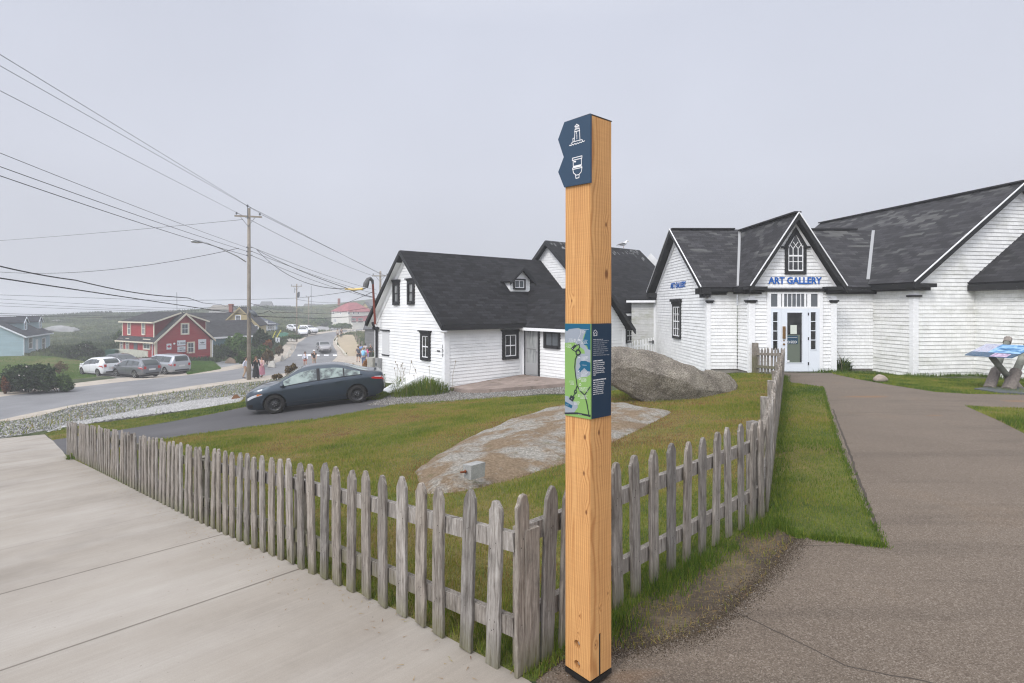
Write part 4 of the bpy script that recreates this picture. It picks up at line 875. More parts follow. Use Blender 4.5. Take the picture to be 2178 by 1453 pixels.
def wood_fn(d):
    o = d.co('Object'); n1 = d.noise(d.co('Object', (1, 1, .35)), 6, 3, .5); sp = d.n('SeparateXYZ'); d.l(o, sp.inputs[0])
    n2 = d.noise(d.co('Object', (1, 1, .22)), 3.1, 2, .5)
    x = d.math('ADD', d.math('SUBTRACT', sp.outputs[0], .05), d.math('MULTIPLY', d.math('SUBTRACT', n1, .5), .05))
    y = d.math('ADD', d.math('ADD', sp.outputs[1], .012), d.math('MULTIPLY', d.math('SUBTRACT', n2, .5), .11))
    r = d.math('SQRT', d.math('ADD', d.math('MULTIPLY', x, x), d.math('MULTIPLY', y, y)))
    fine = d.noise(d.co('Object', (1, 1, .02)), 260, 3, .7)
    kd = None; c_k = None
    for (kx, ky, kz, kr) in KN:
        v = d.n('VectorMath', operation='SUBTRACT'); d.l(o, v.inputs[0]); v.inputs[1].default_value = (kx, ky, kz)
        v2 = d.n('VectorMath', operation='MULTIPLY'); d.l(v.outputs[0], v2.inputs[0]); v2.inputs[1].default_value = (1, 1, .55); ln = d.n('VectorMath', operation='LENGTH'); d.l(v2.outputs[0], ln.inputs[0])
        q = d.math('DIVIDE', ln.outputs['Value'], kr); kd = q if kd is None else d.math('MINIMUM', kd, q)
    pull = d.n('MapRange'); d.l(kd, pull.inputs[0]); pull.inputs[1].default_value = 0; pull.inputs[2].default_value = 5; pull.inputs[3].default_value = .012; pull.inputs[4].default_value = 0
    r = d.math('ADD', r, pull.outputs[0])
    ring = d.math('SINE', d.math('MULTIPLY', r, 620)); ring = d.math('POWER', d.math('MULTIPLY_ADD', ring, .5, .5), 2.5)
    c = d.mix(d.math('MULTIPLY', ring, .8), (.62, .35, .142), (.43, .195, .066)); c = d.mix(.6, c, d.ramp(fine, [(.25, grey(.78)), (.75, grey(1.12))]), 'MULTIPLY')
    big = d.noise(d.co('Object', (1, 1, .25)), 9, 3, .6); c = d.mix(.9, c, d.ramp(big, [(.3, (.9, .84, .8)), (.65, (1.06, 1.04, 1.0))]), 'MULTIPLY')
    c = d.mix(d.ramp(kd, [(.0, grey(1)), (.75, grey(.95)), (1.0, grey(.45)), (1.35, grey(0))]) if False else d.ramp(d.math('MULTIPLY', kd, .5), [(.0, grey(.92)), (.3, grey(.85)), (.48, grey(.3)), (.62, grey(0))]), c, (.15, .055, .02))
    # saw marks and grime
    saw = d.noise(d.co('Object', (.05, .05, 1)), 170, 2, .5); c = d.mix(.35, c, d.ramp(saw, [(.3, grey(.85)), (.7, grey(1.08))]), 'MULTIPLY')
    st = d.noise(d.co('Object', (1, 1, .6)), 16, 4, .7); c = d.mix(d.ramp(st, [(.7, grey(0)), (.78, grey(.4))]), c, (.12, .07, .04))
    d.col(c); d.bump(d.mix(.5, fine, ring), .25, .001)
def kn(M, loc, px, py, r, side):
    x, z = hit(M, px, py); return (x, 0, z-pz0, r) if side == 0 else (S, x, z-pz0, r)
KN = [kn(PL, 0, 1244, 930, .0065, 0), kn(PL, 0, 1242, 1007, .006, 0), kn(PL, 0, 1247, 1090, .006, 0), kn(PL, 0, 1216, 640, .004, 0), kn(PL, 0, 1232, 1310, .0025, 0), kn(PL, 0, 1229, 1346, .0025, 0),
      kn(PRt, 1, 1290, 583, .012, 1), kn(PRt, 1, 1289, 478, .006, 1), kn(PRt, 1, 1274, 920, .007, 1), kn(PRt, 1, 1276, 1294, .003, 1), kn(PRt, 1, 1267, 1372, .004, 1), kn(PRt, 1, 1293, 1262, .004, 1)]
M_wood = mat('new_timber', (.6, .32, .12), .6, .25, fn=wood_fn)
m = MB(); m.box(0, S, 0, S, 0, HT); o = m.build('timber', M_wood, post, local=True)
bm = bmesh.new(); bm.from_mesh(o.data); bmesh.ops.remove_doubles(bm, verts=bm.verts, dist=1e-5); bmesh.ops.recalc_face_normals(bm, faces=bm.faces); bmesh.ops.bevel(bm, geom=bm.edges[:], offset=.0025, segments=2, affect='EDGES'); bm.to_mesh(o.data); bm.free()
cuts = []; holes = [hit(PL, 1227.5, 1370), hit(PL, 1227.5, 1413)]
for x, z in holes:
    c = MB(); c.lathe([(.0001, -.01), (.0165, -.01), (.0165, .03), (.0001, .03)], (x, 0, z-pz0), 'y', 20); c = c.build('c', M_wood, post, local=True)
    bm = bmesh.new(); bm.from_mesh(c.data); bmesh.ops.remove_doubles(bm, verts=bm.verts, dist=5e-4); bmesh.ops.recalc_face_normals(bm, faces=bm.faces); bm.to_mesh(c.data); bm.free(); cuts.append(c)
xs_, zs_ = hit(PRt, 1276, 1347); c = MB(); c.box(S-.1, S+.02, xs_-.006, xs_+.006, -.02, zs_-pz0); c = c.build('c', M_wood, post, local=True)
bm = bmesh.new(); bm.from_mesh(c.data); bmesh.ops.remove_doubles(bm, verts=bm.verts, dist=5e-4); bmesh.ops.recalc_face_normals(bm, faces=bm.faces); bm.to_mesh(c.data); bm.free(); cuts.append(c)
boolean(o, cuts)
for x, z in holes:
    c = MB(); c.lathe([(.0001, .012), (.009, .012), (.0095, .016), (.0095, .03)], (x+.002, 0, z-pz0), 'y', 6); c.build('bolt', M_metal, post, local=True)
M_steelb = mat('black_steel', grey(.012), .4, .5)
m = MB(); m.box(S-.09, S-.002, xs_-.0055, xs_+.0055, -.03, zs_-pz0-.003); m.build('knife_plate', M_steelb, post, local=True)
m = MB(); m.box(-.0, S+.0, -.0, S, -.024, -.0035); m.box(.02, .12, .02, .12, -.05, -.024); b_ = m.build('base_plate', M_steelb, post, local=True)
m = MB(); m.box(-.001, S+.001, -.001, S+.001, HT-.0005, HT+.003); m.build('cap', M_steelb, post, local=True)
gz = H(.32, 2.35)
NAVY = mat('navy_sign_panel', (.019, .048, .088), .4, .4); NAVY2 = mat('dark_navy_panel', (.008, .028, .058), .4, .4); SW = mat('sign_white', grey(.75), .5)
def plate(M, pts, y, th, mt, name, parent):
    """flat plate on face M traced from photo pixels, of real thickness"""
    q = [hit(M @ Matrix.Translation((0, y, 0)), a, b) for a, b in pts]; ar = sum(q[i][0]*q[(i+1) % len(q)][1]-q[(i+1) % len(q)][0]*q[i][1] for i in range(len(q)))
    if ar < 0: q = q[::-1]
    m = MB(M); m.prism(q, y, y+th); return m.build(name, mt, parent)
def zz(pts, ox, oy, s): return [(ox+a/s, oy+b/s) for a, b in pts]
# builds in world space then bring into the rotated post's frame
def reparent(o, root):
    o.matrix_parent_inverse = Matrix.Identity(4); T = Matrix.Translation(-Vector(root.location)) if False else None
wroot = bpy.data.objects.new('tmp', None)
def postpart(o, par=None):
    """mesh made in world space -> local space of the post"""
    Mi = (Matrix.Translation(post.location) @ Matrix.Rotation(post.rotation_euler.z, 4, 'Z')).inverted(); o.data.transform(Mi); o.parent = par or post; return o
Y1 = -.009
arrow = plate(PL, zz([(770, 162), (365, 290), (268, 558), (356, 830), (270, 1060), (362, 1297), (770, 1222)], 1150, 220, 7.265), Y1, .008, NAVY, 'arrow_sign', None); postpart(arrow)
def strokes(M, lines, ox, oy, s, wpx, y, mt, name, par, closed=False):
    m = MB(M); Mp = M @ Matrix.Translation((0, y, 0)); k = 0
    for ln in lines:
        w_ = wpx
        if isinstance(ln, tuple) and isinstance(ln[0], (int, float)): w_, ln = ln
        q = [Vector((hit(Mp, ox+a/s, oy+b/s)[0], hit(Mp, ox+a/s, oy+b/s)[1])) for a, b in ln]; hw = w_/s/F*2.3/2
        yy = y-.00015*(k % 4); k += 1
        for a, b in zip(q[:-1], q[1:]):
            d = (b-a); L_ = d.length or 1e-6; d /= L_; n = Vector((-d.y, d.x)); a2 = a-d*hw*.6; b2 = b+d*hw*.6
            yy -= .00002; pts_ = [a2-n*hw, b2-n*hw, b2+n*hw, a2+n*hw]; m.face([(p.x, yy, p.y) for p in pts_])
    o = m.build(name, mt, None); return postpart(o, par)
O1 = (1150, 220, 7.265)
lh = [[(520, 578), (530, 440), (600, 420), (608, 570)], [(520, 440), (605, 418)], [(530, 430), (530, 405), (598, 385), (598, 412)], [(535, 400), (538, 360), (592, 345), (592, 385)], [(552, 392), (552, 358)], [(574, 385), (574, 352)], [(526, 358), (558, 325), (590, 340)], [(530, 362), (592, 345)], [(558, 335), (558, 318)], [(500, 590), (498, 545), (520, 535)],
      [(470, 628), (490, 600), (560, 580), (640, 560), (650, 585)], [(556, 440), (556, 475)], [(559, 485), (559, 515)], [(560, 525), (560, 550)], [(442, 655), (458, 645), (470, 655), (490, 630), (505, 645), (528, 620), (548, 632), (568, 612), (590, 618), (605, 598), (630, 605), (648, 583), (662, 590), (682, 578)]]
strokes(PL, lh, *O1, 11, Y1-.0006, SW, 'lighthouse_symbol', arrow)
tl = [[(490, 848), (638, 810), (636, 846), (490, 882), (490, 848)], [(502, 880), (504, 975), (630, 945), (628, 850)], [(515, 895), (545, 893), (535, 908), (520, 905)], [(495, 1000), (635, 968), (640, 990), (495, 1022), (495, 1000)], [(497, 1022), (508, 1075), (550, 1110), (590, 1100), (625, 1060), (637, 1000)], [(538, 1108), (545, 1158), (592, 1148), (595, 1100)], [(505, 985), (625, 958)]]
strokes(PL, tl, *O1, 12, Y1-.0006, SW, 'toilet_symbol', arrow)
O2 = (1180, 670, 6.314)
mp = plate(PL, zz([(136, 114), (481, 118), (481, 1404), (136, 1345)], *O2), -.006, .0055, mat('map_green', (.2, .35, .1), .45), 'map_panel', None); postpart(mp)
inf = plate(PRt, zz([(476, 118), (762, 112), (755, 1348), (476, 1404)], *O2), -.006, .0055, NAVY2, 'information_panel', None); postpart(inf)
MG = mat('map_grey', (.27, .3, .34), .45); MBl = mat('map_blue', (.01, .095, .17), .45); MD = mat('map_road', (.025, .03, .035), .45)
def mapshape(pts, y, mt, name): o = plate(PL, zz(pts, *O2), y, .0002, mt, name, None); postpart(o, mp)
y = -.0063
mapshape([(137, 205), (165, 220), (190, 190), (290, 172), (350, 190), (415, 215), (385, 290), (370, 360), (410, 410), (440, 460), (478, 470), (478, 800), (430, 830), (330, 840), (300, 870), (275, 760), (290, 600), (320, 520), (405, 520), (395, 470), (330, 420), (280, 380), (250, 365), (137, 375)], y, MG, 'land_shape')
mapshape([(137, 1085), (185, 1095), (215, 1150), (300, 1180), (310, 1240), (260, 1310), (137, 1315)], y, MG, 'land_shape')
mapshape([(137, 116), (478, 120), (478, 470), (448, 462), (432, 412), (392, 400), (372, 350), (395, 300), (415, 220), (320, 175), (190, 190), (165, 218), (137, 200)], y-.0003, MBl, 'sea_shape')
mapshape([(478, 640), (440, 630), (420, 615), (350, 617), (330, 650), (345, 690), (315, 745), (345, 768), (395, 712), (440, 755), (478, 762)], y-.0003, MBl, 'sea_shape'); mapshape([(137, 1160), (240, 1218), (225, 1255), (137, 1215)], y-.0003, MBl, 'sea_shape')
strokes(PL, [(15, [(322, 375), (335, 430), (312, 470)]), (22, [(345, 505), (335, 530), (310, 540), (288, 525), (285, 495), (300, 472), (328, 475), (345, 505)]), (17, [(300, 540), (275, 600), (268, 700), (282, 830), (300, 950), (340, 1020), (400, 1075), (430, 1180), (462, 1365)]), (15, [(300, 950), (282, 1010)]), (17, [(295, 1030), (280, 1055), (262, 1035), (270, 1012), (290, 1015)]), (15, [(270, 1050), (250, 1090)]), (13, [(275, 410), (320, 400)]), (13, [(235, 465), (285, 495)]), (15, [(400, 1075), (475, 965)]), (24, [(137, 1322), (300, 1320), (475, 1355)])], *O2, 15, y-.0006, MD, 'road_line', mp)
mapshape([(225, 440), (270, 395), (290, 420), (240, 470), (215, 450)], y-.0006, MD, 'car_park_shape'); mapshape([(215, 1075), (268, 1105), (240, 1165), (190, 1130)], y-.0006, MD, 'car_park_shape')
rr = random.Random(3); tx = []
for (x0, x1, y0, n, al) in ((362, 465, 192, 1, 0), (362, 430, 210, 3, 0), (175, 250, 320, 4, 1), (358, 452, 335, 4, 0), (148, 225, 390, 4, 1), (360, 450, 553, 5, 0), (365, 445, 672, 1, 0), (355, 445, 752, 6, 0), (356, 430, 848, 4, 0), (190, 258, 885, 4, 1), (330, 450, 972, 4, 0), (345, 440, 1075, 4, 0), (258, 338, 1158, 4, 0), (150, 200, 1208, 1, 0), (315, 372, 1332, 1, 0)):
    for k in range(n):
        yy = y0+k*15; xe = x1-rr.uniform(0, 25) if not al else x1; xx = x0+(rr.uniform(0, 25) if al else 0)
        while xx < xe: l = rr.uniform(6, 17); tx.append((3.6, [(xx, yy+(xx-x0)*.06), (min(xe, xx+l), yy+(xx+l-x0)*.06)])); xx += l+6
strokes(PL, tx, *O2, 5, y-.0011, SW, 'map_text', mp)
ic = [(4, [(340, 195), (345, 235)]), (4, [(262, 325), (275, 325), (275, 355), (262, 355), (262, 325)]), (5, [(315, 345), (322, 325), (330, 345), (338, 325), (344, 350)]), (4, [(330, 930), (342, 918), (354, 930), (352, 948), (332, 948), (330, 930)]), (5, [(312, 580), (330, 568), (345, 580)]), (6, [(312, 765), (330, 745)]), (5, [(325, 845), (345, 845), (342, 870), (328, 870), (325, 845)]), (3, [(335, 1095), (322, 1088), (312, 1100), (322, 1068), (335, 1075), (335, 1095)]), (9, [(322, 378), (324, 382)]), (8, [(235, 446), (237, 450)]), (8, [(228, 1124), (230, 1128)]), (7, [(313, 795), (314, 799)]), (7, [(312, 832), (313, 836)]), (7, [(294, 1072), (295, 1076)]), (2.5, [(275, 400), (345, 260), (345, 240)])]
strokes(PL, ic, *O2, 4, y-.0016, SW, 'map_symbol', mp)
hs = [[(515, 240), (543, 200), (572, 232)], [(520, 238), (522, 282), (568, 274), (567, 232)], [(530, 280), (532, 248), (543, 238), (556, 245), (558, 272)], [(526, 208), (526, 222)]]
strokes(PRt, hs, *O2, 5.5, -.0066, SW, 'house_symbol', inf)
def para(txt, px, py, size, bold=0, ls=1.32):
    for i, ln in enumerate(txt):
        a = hit(PRt @ Matrix.Translation((0, -.0067, 0)), px, py); o = lit(ln, size, PRt @ Matrix.Translation((a[0], -.0067, a[1]-i*size*ls)), SW, None, 'panel_text', .0001, .015+bold, .9, 'LEFT'); postpart(o, inf)
para(["L'NU'K VILLAGE MAP"[0:0] or 'KET PEMMALKIKUTIN'][0:0], 0, 0, 1)
bars = []
for k, (yy, x1, w_) in enumerate([(330, 645, 7)]+[(352+i*27, 700+(-35 if i in (2, 6) else rr.randint(-5, 30)), 5) for i in range(8)]):
    xx = 518
    while xx < x1: l = rr.uniform(14, 48); bars.append((w_*.62, [(xx, yy-(xx-518)*.03), (min(x1, xx+l), yy-(xx+l-518)*.03)])); xx += l+7
strokes(PRt, bars, *O2, 5, -.0066, SW, 'panel_text', inf)
para(['A LIVING COMMUNITY'], 1180+517/6.314, 670+628/6.314, .0064, .03)
para(["Peggy's Cove is an active fishing", 'village and home to year-round', 'residents. Please stay on the', 'marked route through the village', 'and respect the areas marked', 'Private Residence and Working', 'Wharf.'], 1180+517/6.314, 670+655/6.314, .0062)
para(['UNE COMMUNAUTÉ ÉPANOUIE'], 1180+515/6.314, 670+886/6.314, .0064, .03)
para(["Peggy's Cove est un village de", 'pêcheurs toujours en activité où', 'vivent des résidents à longueur', "d'année. Veuillez rester sur la", 'route balisée et respecter les', 'zones indiquées « propriété', 'privée » et « quai de travail ».'], 1180+515/6.314, 670+914/6.314, .0062)

# ================================================================ picket fences
def weather_fn(d):
    oi = d.n('ObjectInfo'); co = d.n('TexCoord'); ad = d.n('VectorMath', operation='ADD'); sc_ = d.n('VectorMath', operation='SCALE'); cb = d.n('CombineXYZ')
    for i in range(3): d.l(oi.outputs['Random'], cb.inputs[i])
    d.l(cb.outputs[0], sc_.inputs[0]); sc_.inputs['Scale'].default_value = 37; d.l(co.outputs['Object'], ad.inputs[0]); d.l(sc_.outputs[0], ad.inputs[1])
    m1 = d.n('Mapping'); m1.inputs['Scale'].default_value = (1, 1, .07); d.l(ad.outputs[0], m1.inputs[0]); m2 = d.n('Mapping'); m2.inputs['Scale'].default_value = (1, 1, .4); d.l(ad.outputs[0], m2.inputs[0])
    g1 = d.noise(m1.outputs[0], 95, 5, .7, .6); g2 = d.noise(m2.outputs[0], 14, 5, .7, .8); g3 = d.noise(m1.outputs[0], 22, 3, .6)
    c = d.ramp(g1, [(.28, (.065, .055, .045)), (.42, (.2, .18, .16)), (.6, (.32, .3, .275)), (.78, (.47, .45, .42))])
    c = d.mix(.85, c, d.ramp(g2, [(.3, grey(.6)), (.5, grey(1)), (.75, grey(1.2))]), 'MULTIPLY'); c = d.mix(.6, c, d.ramp(g3, [(.35, grey(.75)), (.65, grey(1.12))]), 'MULTIPLY')
    kn_ = d.noise(m2.outputs[0], 9, 2, .4); c = d.mix(d.ramp(kn_, [(.72, grey(0)), (.77, grey(.8))]), c, (.06, .05, .042))
    rnd = d.ramp(oi.outputs['Random'], [(0, grey(.78)), (.5, (1.04, .99, .93)), (1, grey(1.14))]); c = d.mix(1, c, rnd, 'MULTIPLY')
    sz = d.n('SeparateXYZ'); d.l(co.outputs['Object'], sz.inputs[0]); gr = d.n('MapRange'); d.l(sz.outputs[2], gr.inputs[0]); gr.inputs[1].default_value = .16; gr.inputs[2].default_value = 0; gr.inputs[3].default_value = 0; gr.inputs[4].default_value = .75
    c = d.mix(d.math('MULTIPLY', gr.outputs[0], d.ramp(g2, [(.35, grey(.3)), (.6, grey(1))])), c, (.11, .11, .04)); d.col(c); d.bump(d.mix(.35, g1, g2), .7, .003)
M_weath = mat('weathered_wood', grey(.27), .9, .15, fn=weather_fn)
def picket_mesh(w_=.08, h=.745, th=.022, seed=0):
    r_ = random.Random(seed); hw = w_/2; prof = [(-hw, 0), (hw, 0)]
    n = 9
    right = [(hw, i/n*(h-.055)) for i in range(1, n+1)]; left = [(-hw, i/n*(h-.055)) for i in range(n, 0, -1)]
    j_ = r_.uniform(.8, 1.1); top = [(hw*.8, h-.034*j_), (hw*.5, h-.01), (hw*.25, h), (-hw*.22, h-.002), (-hw*.5, h-.012*j_), (-hw*.8, h-.036)]
    prof = [(x+r_.uniform(-.003, .003), z+r_.uniform(-.004, .004)) for x, z in prof+right+top+left]
    bm = bmesh.new(); vs = [bm.verts.new((x, -th/2, z)) for x, z in prof]; f = bm.faces.new(vs); ex = bmesh.ops.extrude_face_region(bm, geom=[f]); bmesh.ops.translate(bm, verts=[v for v in ex['geom'] if isinstance(v, bmesh.types.BMVert)], vec=(0, th, 0))
    bmesh.ops.recalc_face_normals(bm, faces=bm.faces)
    eg = [e_ for e_ in bm.edges if e_.calc_face_angle(0) > R(50)]; bmesh.ops.bevel(bm, geom=eg, offset=.0035, segments=1, affect='EDGES')
    # nail heads
    for z in (.17, .2, .53, .565):
        for x in (-.012, .015):
            if r_.random() < .55:
                c = Vector((x+r_.uniform(-.01, .01), -th/2-.0008, z+r_.uniform(-.01, .01))); q = [bm.verts.new(c+Vector((math.cos(a)*.0028, 0, math.sin(a)*.0028))) for a in (0, 1.05, 2.1, 3.14, 4.2, 5.25)]; ff = bm.faces.new(q); ff.material_index = 1
    me = bpy.data.meshes.new('picket'); bm.to_mesh(me); bm.free(); me.materials.append(M_weath); me.materials.append(mat('rusted_nail', (.03, .02, .015), .8)); return me
PMS = [picket_mesh(seed=i) for i in range(6)]
def fence(label, pts, spots, side=1, ph=1.0, rails=(.2, .57), name='picket_fence', meshes=None, M_r=None, rail_len=2.4, post_every=2.4, posts=True, tilt=1.2, group=None):
    """pts polyline of (x,y); spots = list of (segment, distance, tilt); pickets stand on the outer side (side) of the rails"""
    meshes = meshes or PMS; M_r = M_r or M_weath
    p0 = pts[0]; root = thing(name, (p0[0], p0[1], H(*p0)), label, 'fence', group)
    for (a, b) in zip(pts[:-1], pts[1:]):
        a, b = Vector(a), Vector(b); d = (b-a); Ls = d.length; d.normalize(); nn = Vector((d.y, -d.x))*side; n = max(1, round(Ls/rail_len))
        for i in range(n):
            q0 = a+d*(Ls*i/n+.004); q1 = a+d*(Ls*(i+1)/n-.004)
            for h_ in rails:
                j0, j1 = random.uniform(-.008, .008), random.uniform(-.008, .008); m = MB(); A = Vector((q0.x, q0.y, H(*q0)+h_*ph+j0)); B = Vector((q1.x, q1.y, H(*q1)+h_*ph+j1)); m.beam(A, B, .036, .08); m.build('rail', M_r, root)
            if posts:
                q = q0-nn*.065; m = MB(); z = H(q.x, q.y); m.beam((q.x, q.y, z-.2), (q.x, q.y, z+.62*ph), .085, .085, (d.x, d.y, 0)); m.build('post', M_r, root)
    for (sg, dist, tl_) in spots:
        a, b = Vector(pts[sg]), Vector(pts[sg+1]); d = (b-a).normalized(); nn = Vector((d.y, -d.x))*side; q = a+d*dist+nn*.034
        o = bpy.data.objects.new('picket', random.choice(meshes)); link(o, root); o.location = (q.x-p0[0], q.y-p0[1], H(q.x, q.y)+random.uniform(-.01, .012)-root.location.z)
        o.rotation_euler = (R(random.gauss(0, .8)), R(tl_+random.gauss(0, tilt*.6)), math.atan2(d.y, d.x)+(math.pi if side < 0 else 0)+R(random.gauss(0, 2))); o.scale = (1, 1, ph*random.uniform(.985, 1.015))
    return root
def at_px(a, b, px):
    a, b = Vector(a), Vector(b); d = (b-a).normalized(); k = (px-CX)/F; return (k*a.y-a.x)/(d.x-k*d.y)
A_, B_ = (FA.x, FA.y), (FB.x, FB.y)
sp = [(0, at_px(A_, B_, p), t) for p, t in zip((1060, 1003, 944, 906, 866, 825, 790, 757, 727), (-1, 0, 0, 0, 0, 0, 0, 0, 0))]
d0 = sp[-1][1]; Lf = (FB-FA).length
sp += [(0, d0+.1715*i, 0) for i in range(1, int((Lf-d0)/.1715)+1)]
fence('long weathered grey picket fence running down beside the pale concrete pavement', [A_, B_], sp, side=-1)
C_ = (.03, 2.45); F_ = (FC.x, FC.y)
sp = [(0, at_px(C_, F_, p)+.0, t) for p, t in ((1097, 1.5), (1150, 3), (1189, 1.5), (1226, 0), (1264, 0), (1303, 0), (1341, -1), (1380, -.5), (1417, -.5), (1449, 0), (1483, 0), (1512, 0), (1540, 0), (1567, 0), (1591, 0), (1610, 0))]
fence('short weathered grey picket fence passing behind the timber post beside bare dirt', [C_, F_], sp, side=1, ph=1.03, posts=False)
L3 = (FD-FC).length; sp = [(0, .12+.178*i, 0) for i in range(int(L3/.178))]
e1, e2 = (FD.x, FD.y), (FE.x, FE.y); sp += [(1, .08+.165*i, 0) for i in range(int((FE-FD).length/.165))]
fr_ = fence('weathered grey picket fence running away along the grass strip to the gallery door', [F_, e1, e2], sp, side=1, ph=1.1)
m = MB(); z = H(*FE); m.beam((FE.x, FE.y, z-.2), (FE.x, FE.y, z+.98), .15, .15, (1, 0, 0)); m.build('post', M_weath, fr_)
m = MB(); z = H(*FC); m.beam((FC.x-.05, FC.y+.02, z-.2), (FC.x-.05, FC.y+.02, z+.74), .09, .09, (1, .7, 0)); m.build('post', M_weath, fr_)
# white gate and fence between the houses
WP = []
for i in range(2):
    me = picket_mesh(.075, 1.0, .02, 40+i).copy(); me.materials.clear(); me.materials.append(M_white); me.materials.append(M_white); WP.append(me)
w1, w2, w3 = (4.36, 23.1), (5.23, 24.0), (6.28, 24.35)
fence('white painted picket fence standing behind the boulder, left of the gate', [w1, w2], [(0, .06+.12*i, 0) for i in range(10)], side=1, ph=1.05, rails=(.2, .75), meshes=WP, M_r=M_white, tilt=.3, rail_len=5)
gt = fence('white painted picket gate against the gallery wall with a black latch', [w2, w3], [(0, .07+.138*i, 0) for i in range(8)], side=1, ph=1.08, name='picket_gate', rails=(.2, .75), meshes=WP, M_r=M_white, tilt=.3, rail_len=5, posts=False)
gt['category'] = 'gate'; m = MB(); z = H(*w3)+.85; m.box(5.95, 6.18, 24.13, 24.16, z, z+.05); m.box(6.1, 6.16, 24.12, 24.15, z-.06, z+.1); m.build('latch', M_black2, gt)

# ================================================================ rocks
def granite_fn(d):
    w_ = d.co('World'); v = d.n('TexVoronoi'); v.inputs['Scale'].default_value = 75; d.l(w_, v.inputs['Vector']); a = d.noise(w_, 1.6, 6, .65); sp = d.n('SeparateColor'); d.l(v.outputs['Color'], sp.inputs[0])
    c = d.ramp(sp.outputs[0], [(0, (.19, .175, .15)), (.35, (.3, .275, .24)), (.7, (.41, .38, .335)), (1, (.6, .57, .52))]); f = d.noise(w_, 150, 3, .8)
    c = d.mix(.85, c, d.ramp(a, [(.32, (.5, .46, .42)), (.48, (.9, .85, .78)), (.62, (1.15, 1.1, 1)), (.75, (.8, .72, .62))]), 'MULTIPLY'); c = d.mix(.7, c, d.ramp(f, [(.3, grey(.6)), (.7, grey(1.35))]), 'MULTIPLY'); d.col(c); h = d.mix(.5, f, d.noise(w_, 7, 6, .8)); d.bump(h, 1, .09)
M_gran = mat('granite', grey(.22), .9, .15, fn=granite_fn)
tp_ = [(1268, 775), (1290, 742), (1305, 737), (1350, 743), (1400, 757), (1450, 768), (1480, 777), (1500, 789), (1540, 797), (1575, 803), (1590, 815), (1597, 830)]
bt_ = [(1268, 785), (1290, 808), (1320, 828), (1345, 842), (1380, 858), (1420, 863), (1500, 860), (1560, 855), (1590, 848), (1597, 835)]
def boulder(name, label, c, hw, top, bot, depth, mt, seed=0, nz_=.06, n=44, fl=.12, cat='boulder', group=None, planes=(), crack=None, facets=0):
    """rounded rock: top and bottom outline in metres over its length, real depth"""
    me = bpy.data.meshes.new(name); bm = bmesh.new(); bmesh.ops.create_icosphere(bm, subdivisions=(6 if n > 50 else 5) if n > 30 else (3 if n < 12 else 4), radius=1)
    for v in bm.verts:
        x, y, z = v.co; r_ = math.sqrt(max(1e-4, 1-x*x)); X = x*hw; t, b = np.interp(X, *top), np.interp(X, *bot); mid, hf = (t+b)/2, (t-b)/2
        zz_ = max(-1, min(1, z/r_)); yy_ = y/r_; q = Vector((X, yy_*depth*(.55+.45*r_), mid+hf*zz_)); nn = Vector((0, yy_, zz_))
        f = noise.fractal(q*1.3+Vector((seed, 0, 0)), .8, 2.2, 4)*nz_*2+fl*max(0, noise.noise(q*.9+Vector((0, seed, 5))))*(1 if zz_ < .4 else .3); cr_ = noise.cell(q*2.1+Vector((seed, 3, 1)))*nz_*.5
        q = q-nn*(f+cr_*.4)
        for pn, pd_ in planes:
            pn_ = Vector(pn).normalized(); k__ = q.dot(pn_)-pd_
            if k__ > 0: q = q-pn_*k__*.88
        if crack:
            w__ = (X-crack[0]-crack[1]*q.z+.05*noise.noise(q*3))/crack[2]; q = q-nn*crack[3]*math.exp(-w__*w__)
        v.co = q
    rf = random.Random(seed+90)
    for _ in range(facets):
        pn_ = Vector((rf.uniform(-1, 1), -rf.uniform(.2, 1), rf.uniform(-.5, 1))).normalized(); sp_ = max(v.co.dot(pn_) for v in bm.verts); dd_ = sp_-rf.uniform(.1, .24)*hw*.5
        for v in bm.verts:
            k__ = v.co.dot(pn_)-dd_
            if k__ > 0: v.co -= pn_*k__*.97
    if facets:
        for v in bm.verts: v.co -= v.normal*.022*noise.fractal(v.co*5, .9, 2.2, 4)
    bm.to_mesh(me); bm.free(); me.polygons.foreach_set('use_smooth', [True]*len(me.polygons)); me.materials.append(mt); o = bpy.data.objects.new(name, me); link(o); o.location = c
    return tag(o, label, cat, group)
sM = 12.9/F; by = 12.9
top = ([(p-1432)*sM for p, _ in tp_], [-(q-HY)*sM for _, q in tp_]); bot = ([(p-1432)*sM for p, _ in bt_], [-(q-HY)*sM-.03 for _, q in bt_])
b_ = boulder('boulder', 'huge long grey granite boulder lying on the lawn beside the gallery', ((1432-CX)*sM, by+.3, 0), 165*sM, top, bot, 1.05, M_gran, 2, .05, 60, .1, planes=[((.12, -1, .6), .18), ((-.25, -1, -.35), 1.22), ((.1, .1, 1), -1.02), ((.35, -.5, .9), -.62), ((.45, -1, .1), .98)], crack=(.62, -.18, .03, .11), facets=14)
